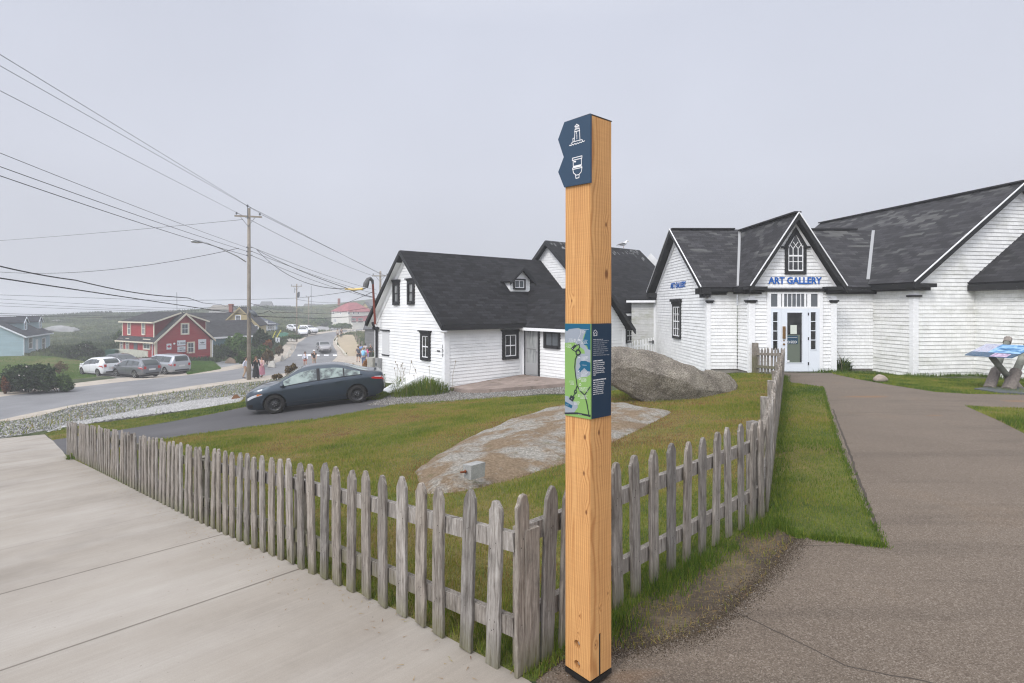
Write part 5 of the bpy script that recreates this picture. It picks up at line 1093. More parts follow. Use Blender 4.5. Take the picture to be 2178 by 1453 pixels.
# flat outcrop
oc = gp((878, 1003), (905, 985), (960, 950), (1010, 925), (1060, 906), (1110, 888), (1180, 870), (1250, 858), (1340, 863), (1432, 877), (1385, 903), (1340, 925), (1300, 944), (1210, 985), (1150, 1003), (1100, 1020), (1050, 1032), (1000, 1044), (940, 1052), (905, 1052), (888, 1035))
def outcrop_fn(d):
    w_ = d.co('World'); v = d.n('TexVoronoi'); v.inputs['Scale'].default_value = 60; d.l(w_, v.inputs['Vector']); sp = d.n('SeparateColor'); d.l(v.outputs['Color'], sp.inputs[0])
    a = d.noise(w_, 1.3, 6, .7); b = d.noise(w_, 26, 5, .8); e_ = d.noise(w_, 3.4, 5, .7)
    c = d.ramp(b, [(.3, (.12, .11, .095)), (.5, (.3, .28, .245)), (.7, (.47, .45, .4))]); c = d.mix(.5, c, d.ramp(sp.outputs[0], [(0, grey(.6)), (1, grey(1.3))]), 'MULTIPLY')
    c = d.mix(d.ramp(a, [(.44, grey(0)), (.54, grey(.85))]), c, d.ramp(b, [(.3, (.12, .08, .045)), (.7, (.29, .205, .125))])); c = d.mix(d.ramp(e_, [(.6, grey(0)), (.68, grey(.7))]), c, (.13, .12, .06)); d.col(c); d.bump(b, .9, .025)
xs1 = [p[0] for p in oc]; ys1 = [p[1] for p in oc]; bp = [Vector(p) for p in oc]; gpts = list(bp); cc = [(i, (i+1) % len(oc)) for i in range(len(oc))]
gx, gy = np.meshgrid(np.arange(min(xs1), max(xs1), .07), np.arange(min(ys1), max(ys1), .07)); gx = gx.ravel(); gy = gy.ravel(); k_ = inside(oc, gx, gy); gx = gx[k_]+RNG.uniform(-.02, .02, k_.sum()); gy = gy[k_]; dd = edist(oc, gx, gy); k_ = dd > .03; gx, gy = gx[k_], gy[k_]
gpts += [Vector((a, b)) for a, b in zip(gx, gy)]; v_, e__, f_, *_r = geometry.delaunay_2d_cdt(gpts, cc, [], 1, 1e-4)
vx = np.array([tuple(q) for q in v_]); dd = edist(oc, vx[:, 0], vx[:, 1]); zz_ = HH(vx[:, 0], vx[:, 1])+.004-.03*(dd < .02)+.17*(1-np.exp(-dd/.45))
for i in range(len(vx)):
    zz_[i] += min(1, dd[i]/.15)*(.05*noise.fractal(Vector((vx[i][0]*1.6, vx[i][1]*1.6, 0)), .8, 2.1, 5))
me = bpy.data.meshes.new('rock_outcrop'); c0 = Vector((vx[:, 0].mean(), vx[:, 1].mean(), 0)); me.from_pydata([(a[0]-c0.x, a[1]-c0.y, z) for a, z in zip(vx, zz_)], [], [tuple(f) for f in f_]); bm = bmesh.new(); bm.from_mesh(me); bmesh.ops.recalc_face_normals(bm, faces=bm.faces)
if sum(f.normal.z for f in bm.faces) < 0: bmesh.ops.reverse_faces(bm, faces=bm.faces)
bm.to_mesh(me); bm.free(); me.polygons.foreach_set('use_smooth', [True]*len(me.polygons)); me.materials.append(mat('lichened_bedrock', grey(.3), .95, .1, fn=outcrop_fn)); o = bpy.data.objects.new('rock_outcrop', me); link(o); o.location = c0; tag(o, 'low flat bedrock outcrop with brown moss in the middle of the lawn', 'rock outcrop'); OUT = o
# concrete anchor block with rusty bolt
q = G(1008, 1020); kb = thing('anchor_block', (q.x, q.y, q.z+.12), 'small grey concrete anchor block with a rusty bolt lying on the flat bedrock', 'block')
m = MB(); s1 = q.y/F; bl = [P(1001, 989, q.y-.05), P(986, 985, q.y), P(1013, 1021, q.y-.15)]
def blk(px, py, dy): return P(px, py, q.y-.5+dy)
fa = [blk(984, 988, .06), blk(1003, 991, -.05), blk(1001, 1022, -.05), blk(987, 1015, .03)]; ba = [v+Vector((.14, .1, .012)) for v in fa]
m.face(fa[::-1]); m.face(ba)
for i in range(4): j = (i+1) % 4; m.face([fa[i], ba[i], ba[j], fa[j]][::-1])
m.build('block', speck((.3, .3, .29), .2, 9, 90, name='block_concrete'), kb); m = MB(); m.tube([blk(992, 1003, -.01), blk(979, 1005, -.03)], .011, 8); m.tube([blk(991, 1003, -.012), blk(988, 1003.5, -.014)], .02, 8); m.build('bolt', mat('rust', (.16, .045, .015), .85), kb)
# loose stone on the gallery path edge
q = G(1873, 813); ob = boulder('stone', 'fist sized pale stone at the edge of the path near the gallery wall', (q.x, q.y, q.z+.09), .16, ([-.16, -.05, .08, .16], [.0, .12, .1, .0]), ([-.16, 0, .16], [-.05, -.1, -.05]), .12, speck((.36, .3, .25), .2, 8, 60, name='pale_stone'), 5, .02, 10, .02, 'stone')

# ================================================================ interpretive panel beside the path
def yp(px, py, Y): return P(px, py, Y)
nl, nr_, bl_ = yp(2052, 754.5, 13.35), yp(2152, 761, 12.75), yp(2098, 731, 14.1); br_ = nr_+(bl_-nl)+Vector((.15, 0, 0))
f0 = G(2128, 834); ip = thing('interpretive_panel', f0, 'tilted blue picture panel on crossed rope-bound logs beside the gallery path', 'information panel')
def pic_fn(d):
    uv = d.n('TexCoord').outputs['UV']; mp_ = d.n('Mapping'); mp_.inputs['Scale'].default_value = (3, 4, 1); d.l(uv, mp_.inputs[0]); sp = d.n('SeparateXYZ'); d.l(uv, sp.inputs[0]); n = d.noise(mp_.outputs[0], 1.5, 4, .6, .6); n2 = d.noise(mp_.outputs[0], 5, 4, .7)
    c = d.ramp(n, [(.35, (.03, .12, .26)), (.48, (.12, .32, .58)), (.58, (.4, .62, .85)), (.7, (.06, .2, .42))])
    c = d.mix(d.math('LESS_THAN', sp.outputs[0], .3), c, d.ramp(n2, [(.38, (.3, .25, .36)), (.5, (.6, .6, .68)), (.62, (.16, .24, .38))])); c = d.mix(d.math('LESS_THAN', sp.outputs[1], .3), c, d.ramp(n2, [(.42, (.035, .085, .15)), (.66, (.07, .13, .21))]))
    pk = d.math('MULTIPLY', d.math('LESS_THAN', d.math('ABSOLUTE', d.math('SUBTRACT', sp.outputs[0], .6)), .15), d.math('LESS_THAN', sp.outputs[1], .26)); c = d.mix(pk, c, d.ramp(n2, [(.4, (.3, .17, .32)), (.6, (.7, .6, .72))])); d.col(c)
m = MB(); c4 = [nl, nr_, br_, bl_]; m.face(c4, [(0, 0), (.85, 0), (.95, 1), (0, 1)]); lo = [v-Vector((0, 0, .018)) for v in c4]; m.face(lo[::-1])
for i in range(4): j = (i+1) % 4; m.face([c4[i], lo[i], lo[j], c4[j]])
m.build('picture_board', mat('picture_board', (.2, .4, .6), .25, .5, fn=pic_fn), ip)
M_log = speck((.2, .205, .17), .3, 5, 50, bump=.5, name='weathered_log'); M_rope = mat('rope', (.28, .24, .2), .9, fn=lambda d: d.col(d.ramp(d.noise(d.co('World'), 25, 4, .7), [(.3, (.13, .11, .1)), (.7, (.32, .28, .24))])))
def logleg(a, b, r=.075, rope0=0, rope1=.36, r2=.115, caps=False):
    m = MB(); m.tube([a, a.lerp(b, .5)+Vector((.004, 0, 0)), b], [r*1.05, r, r*.97], 10); o = m.build('leg', M_log, ip, True)
    d = b-a; n = int(d.length*(rope1-rope0)/.022)
    m = MB(); pts_ = []; rs = []
    for k in range(n*3+1):
        t = rope0+(rope1-rope0)*k/(n*3); pts_.append(a+d*t); rs.append(r2*(1.06-.12*k/(n*3))*(1 if k % 3 else .93))
    m.tube(pts_, rs, 12); m.build('rope_binding', M_rope, o)
    return o
YA = f0.y
logleg(yp(2103, 828, 13.6), yp(2144, 722, 14.75), .07); logleg(yp(2143, 832, 13.35), yp(2190, 724, 14.6), .085, r2=.13)
logleg(yp(2164, 826, 13.95), yp(2110, 760, 13.35), .07, r2=.11)
m = MB(); a, b = yp(2144, 722, 14.75), yp(2141.5, 729, 14.68); m.tube([a+(a-b)*.2, b], .09, 10); m.build('rope_cap', M_rope, ip)
m = MB(); cpx = [(2072, 829), (2105, 825), (2185, 827), (2230, 836), (2200, 841), (2120, 837)]; tq = [G(a, b)+Vector((0, 0, .035)) for a, b in cpx]; tq = tq if (tq[1]-tq[0]).cross(tq[2]-tq[0]).z > 0 else tq[::-1]; m.face(tq)
for i in range(len(tq)): j = (i+1) % len(tq); m.face([tq[i], tq[i]-Vector((0, 0, .15)), tq[j]-Vector((0, 0, .15)), tq[j]])
m.build('slate_base', mat('slate', (.09, .1, .11), .6), ip)
# ================================================================ cars
def crv(pts):
    xs, ys = zip(*sorted(pts))
    def f(x):
        # monotone-ish smooth interpolation
        if x <= xs[0]: return ys[0]
        if x >= xs[-1]: return ys[-1]
        i = max(k for k in range(len(xs)-1) if xs[k] <= x); h = xs[i+1]-xs[i]; t = (x-xs[i])/h
        dl = lambda k: (ys[k+1]-ys[k])/(xs[k+1]-xs[k])
        def m(k):
            if k == 0: return dl(0)
            if k == len(xs)-1: return dl(k-1)
            a, b = dl(k-1), dl(k); return 0 if a*b <= 0 else 2*a*b/(a+b)
        return (2*t**3-3*t*t+1)*ys[i]+(t**3-2*t*t+t)*h*m(i)+(3*t*t-2*t**3)*ys[i+1]+(t**3-t*t)*h*m(i+1)
    return f
M_carglass = mat('car_glass', (.035, .045, .045), .03, .7); M_carglass2 = mat('pale_car_glass', (.16, .2, .19), .04, .7, fn=lambda d: d.col(d.ramp(d.noise(d.co('Object', (1, 1, 1)), 3.2, 3, .6), [(.4, (.06, .075, .075)), (.55, (.24, .3, .275)), (.8, (.32, .38, .35))])))
M_trim = mat('black_plastic', (.014, .014, .015), .5); M_tyre = mat('tyre_rubber', (.022, .021, .02), .85, .2); M_alloy = mat('alloy', grey(.5), .3, .5, .8); M_steelrim = mat('black_rim', (.015, .015, .016), .35, .5)
M_red = mat('red_lens', (.45, .012, .012), .15, .6); M_clear = mat('clear_lens', (.55, .56, .58), .1, .7); M_orange = mat('amber_lens', (.6, .16, .02), .2, .6); M_plate = mat('number_plate', grey(.6), .5)
def paint(name, c, metal=.5):
    m = mat(name, c, .32, .5, metal); b = m.node_tree.nodes['Principled BSDF']; b.inputs['Coat Weight'].default_value = .8; b.inputs['Coat Roughness'].default_value = .05; return m
BODY = {
 'sedan': dict(L0=-2.33, L1=2.3, top=[(-2.33, .76), (-2.3, .98), (-2.1, 1.05), (-1.8, 1.09), (-1.5, 1.17), (-1.0, 1.36), (-.55, 1.445), (0, 1.46), (.4, 1.42), (.8, 1.25), (1.2, 1.04), (1.4, .98), (1.8, .92), (2.1, .83), (2.25, .73), (2.3, .55)],
   belt=[(-2.33, .72), (-2.25, .92), (-1.7, 1.0), (-.5, .96), (1.1, .88), (1.5, .86), (1.9, .8), (2.2, .64), (2.3, .5)], bot=[(-2.33, .42), (-2.2, .28), (-1.9, .21), (1.8, .2), (2.2, .22), (2.3, .3)],
   wid=[(-2.33, .58), (-2.25, .74), (-1.95, .84), (-1.2, .885), (1, .885), (1.6, .875), (2.0, .8), (2.2, .66), (2.3, .46)], wb=1.35, wr=.325, glass=[(-1.5, -.98, .1, .84), (-.93, -.17, .1, .88), (-.05, 1.02, .1, .88)], ws=(.45, 1.17), rw=(-1.78, -1.0), light=.62),
 'hatch': dict(L0=-1.95, L1=2.1, top=[(-1.95, .7), (-1.92, 1.05), (-1.75, 1.3), (-1.4, 1.46), (-.6, 1.53), (.1, 1.5), (.6, 1.34), (1.15, 1.05), (1.4, .98), (1.75, .86), (2.0, .7), (2.1, .5)],
   belt=[(-1.95, .68), (-1.85, 1.0), (-1.2, 1.02), (0, .95), (1.0, .88), (1.4, .86), (1.8, .76), (2.1, .48)], bot=[(-1.95, .36), (-1.8, .22), (1.6, .2), (2.1, .3)],
   wid=[(-1.95, .68), (-1.8, .78), (-1.3, .84), (1, .845), (1.6, .8), (1.95, .66), (2.1, .45)], wb=1.27, wr=.31, glass=[(-1.35, -.95, .2, .8), (-.88, -.12, .1, .86), (0, .98, .1, .86)], ws=(.3, 1.1), rw=(-1.91, -1.5), light=.5),
 'wagon': dict(L0=-2.35, L1=2.3, top=[(-2.35, .75), (-2.32, 1.05), (-2.1, 1.32), (-1.75, 1.52), (-1.0, 1.58), (0, 1.57), (.45, 1.5), (.85, 1.3), (1.25, 1.08), (1.45, 1.02), (1.9, .93), (2.15, .8), (2.3, .52)],
   belt=[(-2.35, .72), (-2.25, 1.02), (-1.5, 1.05), (0, 1.0), (1.1, .95), (1.5, .93), (1.95, .84), (2.3, .5)], bot=[(-2.35, .42), (-2.2, .3), (1.8, .28), (2.3, .36)],
   wid=[(-2.35, .7), (-2.2, .82), (-1.6, .9), (1.2, .9), (1.8, .86), (2.15, .7), (2.3, .5)], wb=1.37, wr=.35, glass=[(-1.85, -1.05, .12, .82), (-.98, -.2, .1, .86), (-.08, 1.05, .1, .86)], ws=(.5, 1.2), rw=(-2.31, -1.85), light=.62),
 'van': dict(L0=-2.55, L1=2.5, top=[(-2.55, .8), (-2.53, 1.15), (-2.4, 1.6), (-2.1, 1.74), (-1, 1.76), (.3, 1.72), (.8, 1.55), (1.45, 1.15), (1.6, 1.1), (2.1, .98), (2.35, .8), (2.5, .5)],
   belt=[(-2.55, .78), (-2.45, 1.05), (0, 1.05), (1.2, 1.0), (1.6, .96), (2.1, .86), (2.5, .48)], bot=[(-2.55, .4), (-2.4, .26), (1.9, .22), (2.5, .3)],
   wid=[(-2.55, .84), (-2.4, .94), (-1.8, .98), (1.2, .98), (1.9, .9), (2.3, .72), (2.5, .5)], wb=1.53, wr=.33, glass=[(-2.15, -1.05, .12, .88), (-.98, .1, .1, .88), (.2, 1.3, .1, .86)], ws=(.75, 1.42), rw=(-2.52, -2.3), light=.8),
 'suv': dict(L0=-2.25, L1=2.25, top=[(-2.25, .8), (-2.22, 1.2), (-2.05, 1.5), (-1.7, 1.66), (-.5, 1.7), (.3, 1.62), (.7, 1.42), (1.1, 1.2), (1.3, 1.13), (1.8, 1.05), (2.1, .9), (2.25, .6)],
   belt=[(-2.25, .78), (-2.15, 1.1), (0, 1.08), (1.1, 1.02), (1.6, 1.0), (2.0, .86), (2.25, .56)], bot=[(-2.25, .5), (-2.1, .34), (1.8, .32), (2.25, .4)],
   wid=[(-2.25, .76), (-2.1, .86), (-1.5, .92), (1.2, .92), (1.8, .88), (2.1, .74), (2.25, .55)], wb=1.33, wr=.37, glass=[(-1.75, -1.0, .12, .82), (-.93, -.15, .1, .86), (-.05, .95, .1, .86)], ws=(.4, 1.08), rw=(-2.2, -1.8), light=.7)}
def car(kind, name, label, pos, ang, pm, fine=1, rim=None, pitch=0, glass=None, group=None, roof_rails=False, back=0):
    b = BODY[kind]; top, belt, bot, wid = crv(b['top']), crv(b['belt']), crv(b['bot']), crv(b['wid']); glass = glass or M_carglass; rim = rim or M_alloy
    root = thing(name, pos, label, 'car', group); root.rotation_euler = (0, -pitch, ang)
    def sec(x):
        t, be, bo, w_ = top(x), belt(x), bot(x), wid(x); g_ = max(0, t-be); be = min(be, t-.01); wt = w_*.965-g_*.42 if g_ > .1 else w_*(.94-.6*g_)
        wt = max(wt, w_*.55); h = be-bo
        return [(0, bo), (w_*.88, bo), (w_*.965, bo+min(.1, h*.2)), (w_*.995, bo+h*.45), (w_, be-h*.18), (w_*.975, be), (wt+.012, t-.1*g_-.01), (wt-.06*w_, t-.012), (wt*.5, t), (0, t+.006)]
    n = 56 if fine else 30; xs = [b['L0']+(b['L1']-b['L0'])*(.5-.5*math.cos(math.pi*i/n))*.55+(b['L1']-b['L0'])*i/n*.45 for i in range(n+1)]
    bm = bmesh.new(); rows = []
    for x in xs: s_ = sec(x); rows.append([bm.verts.new((x, y, z)) for y, z in s_]+[bm.verts.new((x, -y, z)) for y, z in s_[-2:0:-1]])
    k = len(rows[0])
    for a, c in zip(rows[:-1], rows[1:]):
        for i in range(k): bm.faces.new((a[i], a[(i+1) % k], c[(i+1) % k], c[i]))
    bm.faces.new(rows[0][::-1]); bm.faces.new(rows[-1]); bmesh.ops.recalc_face_normals(bm, faces=bm.faces)
    me = bpy.data.meshes.new('body'); bm.to_mesh(me); bm.free(); me.materials.append(pm); me.materials.append(M_trim); o = bpy.data.objects.new('body', me); link(o, root)
    cuts = []
    for s_ in (1, -1):
        for sy in (1, -1):
            c = MB(); r_ = b['wr']+.055; c.lathe([(.0001, sy*.55), (r_, sy*.55), (r_, sy*1.3), (.0001, sy*1.3)], (s_*b['wb'], 0, b['wr']), 'y', 28); c = c.build('c', M_trim, None)
            bb = bmesh.new(); bb.from_mesh(c.data); bmesh.ops.remove_doubles(bb, verts=bb.verts, dist=5e-4); bmesh.ops.recalc_face_normals(bb, faces=bb.faces); bb.to_mesh(c.data); bb.free(); cuts.append(c)
    rt = (root.location.copy(), root.rotation_euler.copy()); root.location = (0, 0, 0); root.rotation_euler = (0, 0, 0); bpy.context.view_layer.update()
    boolean(o, cuts); root.location, root.rotation_euler = rt
    smooth_angle(o, 38)
    def side(x, v, s_=1, off=.004):
        q = sec(x); a, c = q[5], q[6]; y = a[0]+(c[0]-a[0])*v; z = a[1]+(c[1]-a[1])*v; return (x, s_*(y+off), z+off*.3)
    def low(x, v, s_, off=.006):
        q = sec(x); ys = [p[0] for p in q[1:6]]; zs = [p[1] for p in q[1:6]]; z = zs[0]+(zs[-1]-zs[0])*v; return (x, s_*(float(np.interp(z, zs, ys))+off), z)
    def topp(x, u, off=.006):
        q = sec(x); y = abs(u); pts_ = q[6:][::-1]; yy = [p[0] for p in pts_]; z_ = [p[1] for p in pts_]; W = q[6][0]; z = float(np.interp(y*W, yy, z_)); dz = (top(x+.02)-top(x-.02))/.04; nn = Vector((-dz, 0, 1)).normalized()*off; return (x+nn.x, u*W, z+nn.z)
    def patch(fn, a0, a1, b0, b1, nm, mt, par=root, nu=10, nv=4, rev=False, mp=None):
        m = MB(); m.grid((lambda p, q: fn(a0+(a1-a0)*p, b0+(b1-b0)*q)) if mp is None else mp, nu, nv); ob = m.build(nm, mt, par, True, local=True); return ob
    # glass
    for s_ in (1, -1):
        for (g0, g1, v0, v1) in b['glass']:
            def mpf(p, q, s_=s_, g0=g0, g1=g1, v0=v0, v1=v1): return side(g0+(g1-g0)*p, v0+(v1-v0)*q, s_, .005)
            patch(None, 0, 1, 0, 1, 'side_window', glass, mp=mpf)
        if fine:      # window surround, pillars, sills, handles
            g0, g1 = b['glass'][0][0]-.06, b['glass'][-1][1]+.09
            m = MB(); m.tube([side(g0+(g1-g0)*i/16, .05, s_, .005) for i in range(17)], .011, 6); m.build('window_trim', M_trim, root, True, local=True)
            xp = (b['glass'][1][1]+b['glass'][2][0])/2
            patch(lambda p, q: side(p, q, s_, .0045), xp-.05, xp+.05, .06, .92, 'pillar', M_trim, nu=2); xq = (b['glass'][0][1]+b['glass'][1][0])/2; patch(lambda p, q: side(p, q, s_, .0045), xq-.02, xq+.02, .06, .88, 'pillar', M_trim, nu=2)
            for hx in (.12, -.88): c = low(hx, .86, s_, .03); d_ = low(hx+.2, .86, s_, .03); m = MB(); m.tube([(c[0], c[1]-s_*.03, c[2]), c, d_, (d_[0], d_[1]-s_*.03, d_[2])], .014, 6); m.build('door_handle', pm, root, True, local=True)
            for xl in (xp, 1.06, -1.0):
                m = MB(); v1 = .98; pts_ = [low(xl+(.12*max(0, .35-v)*(1 if xl > 1 else (-1 if xl < -.9 else 0))), v, s_, .0005) for v in (.16, .3, .45, .6, .75, .9, v1)]; m.tube(pts_, .0035, 4); m.build('door_seam', M_trim, root, local=True)
            m = MB(); m.tube([low(-1.0+2.0*i/10, .2, s_, .001) for i in range(11)], .004, 4); m.build('sill_seam', M_trim, root, local=True)
        # mirror
        c = Vector(side(b['ws'][1]-.12, .06, s_, .0)); m = MB(); m.tube([c, c+Vector((0, s_*.1, .02))], .025, 6); m.grid(lambda p, q: (c.x+.0+.075*math.cos(q*2*math.pi)*math.sin(math.pi*min(.98, max(.02, p))), c.y+s_*(.07+.2*p), c.z+.05+.075*math.sin(q*2*math.pi)*math.sin(math.pi*min(.98, max(.02, p)))), 8, 10); m.build('mirror', pm, root, True, local=True)
    patch(topp, b['ws'][0], b['ws'][1], -.86, .86, 'windscreen', glass, nu=10, nv=8); patch(topp, b['rw'][0], b['rw'][1], -.82, .82, 'rear_window', glass, nu=8, nv=8)
    # lamps
    L0, L1 = b['L0'], b['L1']
    for s_ in (1, -1):
        h0 = .8
        m = MB(); m.grid(lambda p, q: low(L1-.1-.5*p, .8-.02*p+.17*(q-.5)*(1.25-p), s_, .008), 8, 4); hl = m.build('headlight', M_clear, root, True, local=True)
        m = MB(); m.grid(lambda p, q: low(L1-.42-.16*p, .81+.1*(q-.5)*(1.1-p), s_, .011), 4, 3); m.build('turn_lamp', M_orange, hl, True, local=True)
        m = MB(); m.grid(lambda p, q: low(L0+.03+.42*p, (.82 if kind != 'van' else .85)+.22*(q-.5)*(1.0-.75*p), s_, .008), 8, 4); tl_ = m.build('tail_light', M_red, root, True, local=True)
        if fine: m = MB(); m.grid(lambda p, q: low(L0+.05+.3*p, .88+.08*(q-.5)*(1-.8*p), s_, .011), 5, 2); m.build('reversing_lens', M_clear, tl_, True, local=True)
        if kind != 'sedan' or not fine: m = MB(); ry = wid(L0)*.8*s_; m.box(L0-.012, L0+.02, ry-.09, ry+.09, .78, 1.0); m.build('tail_light', M_red, root, local=True)
    m = MB(); wl = wid(L1)*.8; m.box(L1-.03, L1+.008, -wl, wl, .3, .42); m.build('grille', M_trim, root, local=True)
    m = MB(); zc_ = .62; m.grid(lambda p, q: (L1-.02-.16*abs(2*p-1)**2-.06*q, (2*p-1)*wid(L1-.1)*.95, zc_+.055*q), 10, 1); m.build('upper_grille', M_trim, root, local=True)
    for s_ in (1, -1): m = MB(); m.grid(lambda p, q: low(L1-.06-.2*p, .1+.26*q, s_, .006), 4, 2); m.build('fog_lamp_recess', M_trim, root, True, local=True)
    m = MB(); m.box(L0-.02, L0+.03, -.26, .26, .66 if kind != 'van' else .72, .8 if kind != 'van' else .86); m.build('number_plate', M_plate, root, local=True)
    m = MB(); m.box(L0-.03, L0+.05, -wid(L0)*.75, wid(L0)*.75, bot(L0)-.05, bot(L0)+.06); m.build('rear_bumper', M_trim, root, local=True)
    m = MB(); m.box(L0+.35, L1-.35, -.72, .72, .17, .32); m.build('underbody', M_trim, root, local=True)
    if roof_rails:
        for s_ in (1, -1): m = MB(); m.tube([(-1.6, s_*.62, top(-1.6)+.01), (-1.5, s_*.62, top(-1.5)+.06), (.2, s_*.62, top(.2)+.06), (.3, s_*.62, top(.3)+.01)], .018, 6); m.build('roof_rail', M_trim, root, local=True)
    wr = b['wr']
    for s_ in (1, -1):
        for sy in (1, -1):
            yo = sy*(wid(s_*b['wb'])-.02); wh = bpy.data.objects.new('wheel', None); wh.location = (s_*b['wb'], yo, wr); link(wh, root)
            m = MB(); m.lathe([(wr*.68, 0), (wr*.9, 0), (wr*.985, -sy*.02), (wr, -sy*.05), (wr, -sy*.17), (wr*.9, -sy*.2), (wr*.6, -sy*.2)], (0, 0, 0), 'y', 32); m.build('tyre', M_tyre, wh, True, local=True)
            m = MB(); m.lathe([(wr*.7, -sy*.005), (wr*.66, -sy*.012), (wr*.63, -sy*.06), (wr*.3, -sy*(.035 if rim is not M_alloy else .06)), (wr*.2, -sy*.02), (.001, -sy*.02)], (0, 0, 0), 'y', 24)
            rm = m.build('rim', rim if rim is not M_alloy else M_trim, wh, True, local=True)
            if rim is M_alloy:
                m = MB()
                for i in range(5): a = 2*math.pi*i/5+.3; m.beam((0, -sy*.012, 0), (math.cos(a)*wr*.68, -sy*.006, math.sin(a)*wr*.68), .055, .02, (0, 1, 0))
                m.lathe([(wr*.64, -sy*.02), (wr*.64, sy*.003), (wr*.7, sy*.004), (wr*.71, -sy*.02)], (0, 0, 0), 'y', 24); m.build('spokes', M_alloy, wh, local=True)
            else:
                m = MB()
                for i in range(5): a = 2*math.pi*i/5; m.mark(); m.lathe([(.001, sy*.002), (.011, sy*.0), (.012, -sy*.03)], (math.cos(a)*wr*.17, 0, math.sin(a)*wr*.17), 'y', 6)
                m.build('wheel_nuts', M_metal, wh, local=True)
                m = MB()
                for i in range(12): a = 2*math.pi*i/12; m.lathe([(.001, -sy*.036), (.017, -sy*.036)], (math.cos(a)*wr*.46, 0, math.sin(a)*wr*.46), 'y', 8)
                m.build('vent_holes', mat('hole_black', grey(.003), .9), wh, local=True)
    return root
def ground_car(kind, label, rear, ang, pm, **kw):
    """rear axle centre on the ground at rear (x,y)"""
    b = BODY[kind]; d = Vector((math.cos(ang), math.sin(ang))); c = Vector(rear)+d*b['wb']; f = c+d*b['wb']; zr, zf = H(*rear), H(f.x, f.y); pitch = math.atan2(zf-zr, 2*b['wb'])
    return car(kind, 'parked_car', label, (c.x, c.y, (zr+zf)/2+.005), ang, pm, pitch=pitch, **kw)
fw_, rw_ = Vector((-8.15, 19.4)), Vector((-5.5, 20.2)); an = math.atan2(fw_.y-rw_.y, fw_.x-rw_.x)
# the photo looks at the car's left flank, so its near wheels stand on the surveyed line
nrm = Vector((-math.sin(an), math.cos(an)))
hero = ground_car('sedan', 'dark blue grey sedan with black wheels parked on the near driveway', rw_-nrm*.8, an, paint('blue_grey_paint', (.028, .044, .062)), rim=M_steelrim, glass=M_carglass2); hero.scale = (1.03,)*3; hero.location.x -= .13; hero.location.y -= .04
A28 = math.atan2(.46, -.88)
def car_at(px, py, kind, ang, off=1): x, y = g(px, py); b = BODY[kind]; nr = Vector((-math.sin(ang), math.cos(ang))); q = Vector((x, y))-nr*.75*off; return (q.x, q.y)
ground_car('hatch', 'white hatchback parked on the grass, leftmost of the cars before the red building', car_at(209, 799, 'hatch', A28), A28, paint('white_car_paint', (.75, .76, .78), 0), group='cars parked by the red building')
ground_car('wagon', 'grey station wagon with roof rails parked in front between white hatchback and minivan', car_at(289, 804, 'wagon', A28), A28, paint('grey_car_paint', (.16, .17, .185)), roof_rails=True, group='cars parked by the red building')
ground_car('van', 'silver minivan parked nearest the red building, rear facing the road', car_at(355, 796.5, 'van', A28), A28, paint('silver_paint', (.42, .44, .47)), group='cars parked by the red building')
x, y = g(268, 786); ground_car('sedan', 'dark grey sedan mostly hidden behind the grey station wagon', (x, y), A28, paint('dark_car_paint', (.03, .034, .04)), group='cars parked by the red building')
def face_cam(kind, label, px, py, da, pm, **kw):
    x, y = g(px, py); ang = math.atan2(-y, -x)+da; b = BODY[kind]; d = Vector((math.cos(ang), math.sin(ang))); c = Vector((x, y))-d*(b['L1']); return car(kind, kw.pop('nm', 'parked_car'), label, (c.x, c.y, H(c.x, c.y)+.03), ang, pm, fine=0, **kw)
face_cam('sedan', 'silver sedan on the road at the white crossing bars', 693, 753.5, .12, paint('pewter_paint', (.36, .35, .35)), nm='car')
face_cam('suv', 'white car parked beside the road, front facing, nearest of the distant three', 646, 717.5, .15, MATS['white_car_paint'], group='white cars parked up the road')
face_cam('suv', 'white car parked up the road, rightmost and farthest forward of the distant three', 672, 713, .75, MATS['white_car_paint'], group='white cars parked up the road')
face_cam('hatch', 'white car half hidden behind the nearest distant parked car', 638, 709, .5, MATS['white_car_paint'], group='white cars parked up the road')

# ================================================================ people
def skinned(name, joints, edges, mt, parent, sub=1):
    me = bpy.data.meshes.new(name); me.from_pydata([tuple(j[0]) for j in joints], edges, []); o = bpy.data.objects.new(name, me); COL.objects.link(o)
    md = o.modifiers.new('s', 'SKIN'); md.use_smooth_shade = True; sv = me.skin_vertices[0].data
    for i, j in enumerate(joints): r_ = j[1]; sv[i].radius = (r_, r_) if isinstance(r_, (int, float)) else r_; sv[i].use_root = i == 0
    if sub: o.modifiers.new('u', 'SUBSURF').levels = sub
    dg = bpy.context.evaluated_depsgraph_get(); m2 = bpy.data.meshes.new_from_object(o.evaluated_get(dg)); m2.materials.clear(); m2.materials.append(mt); m2.name = name
    bpy.data.objects.remove(o); ob = bpy.data.objects.new(name, m2); link(ob, parent); return ob
SKIN = mat('skin', (.5, .29, .2), .6); SKIN2 = mat('tanned_skin', (.36, .19, .12), .6)
def cloth(n, c): return mat(n, c, .85)
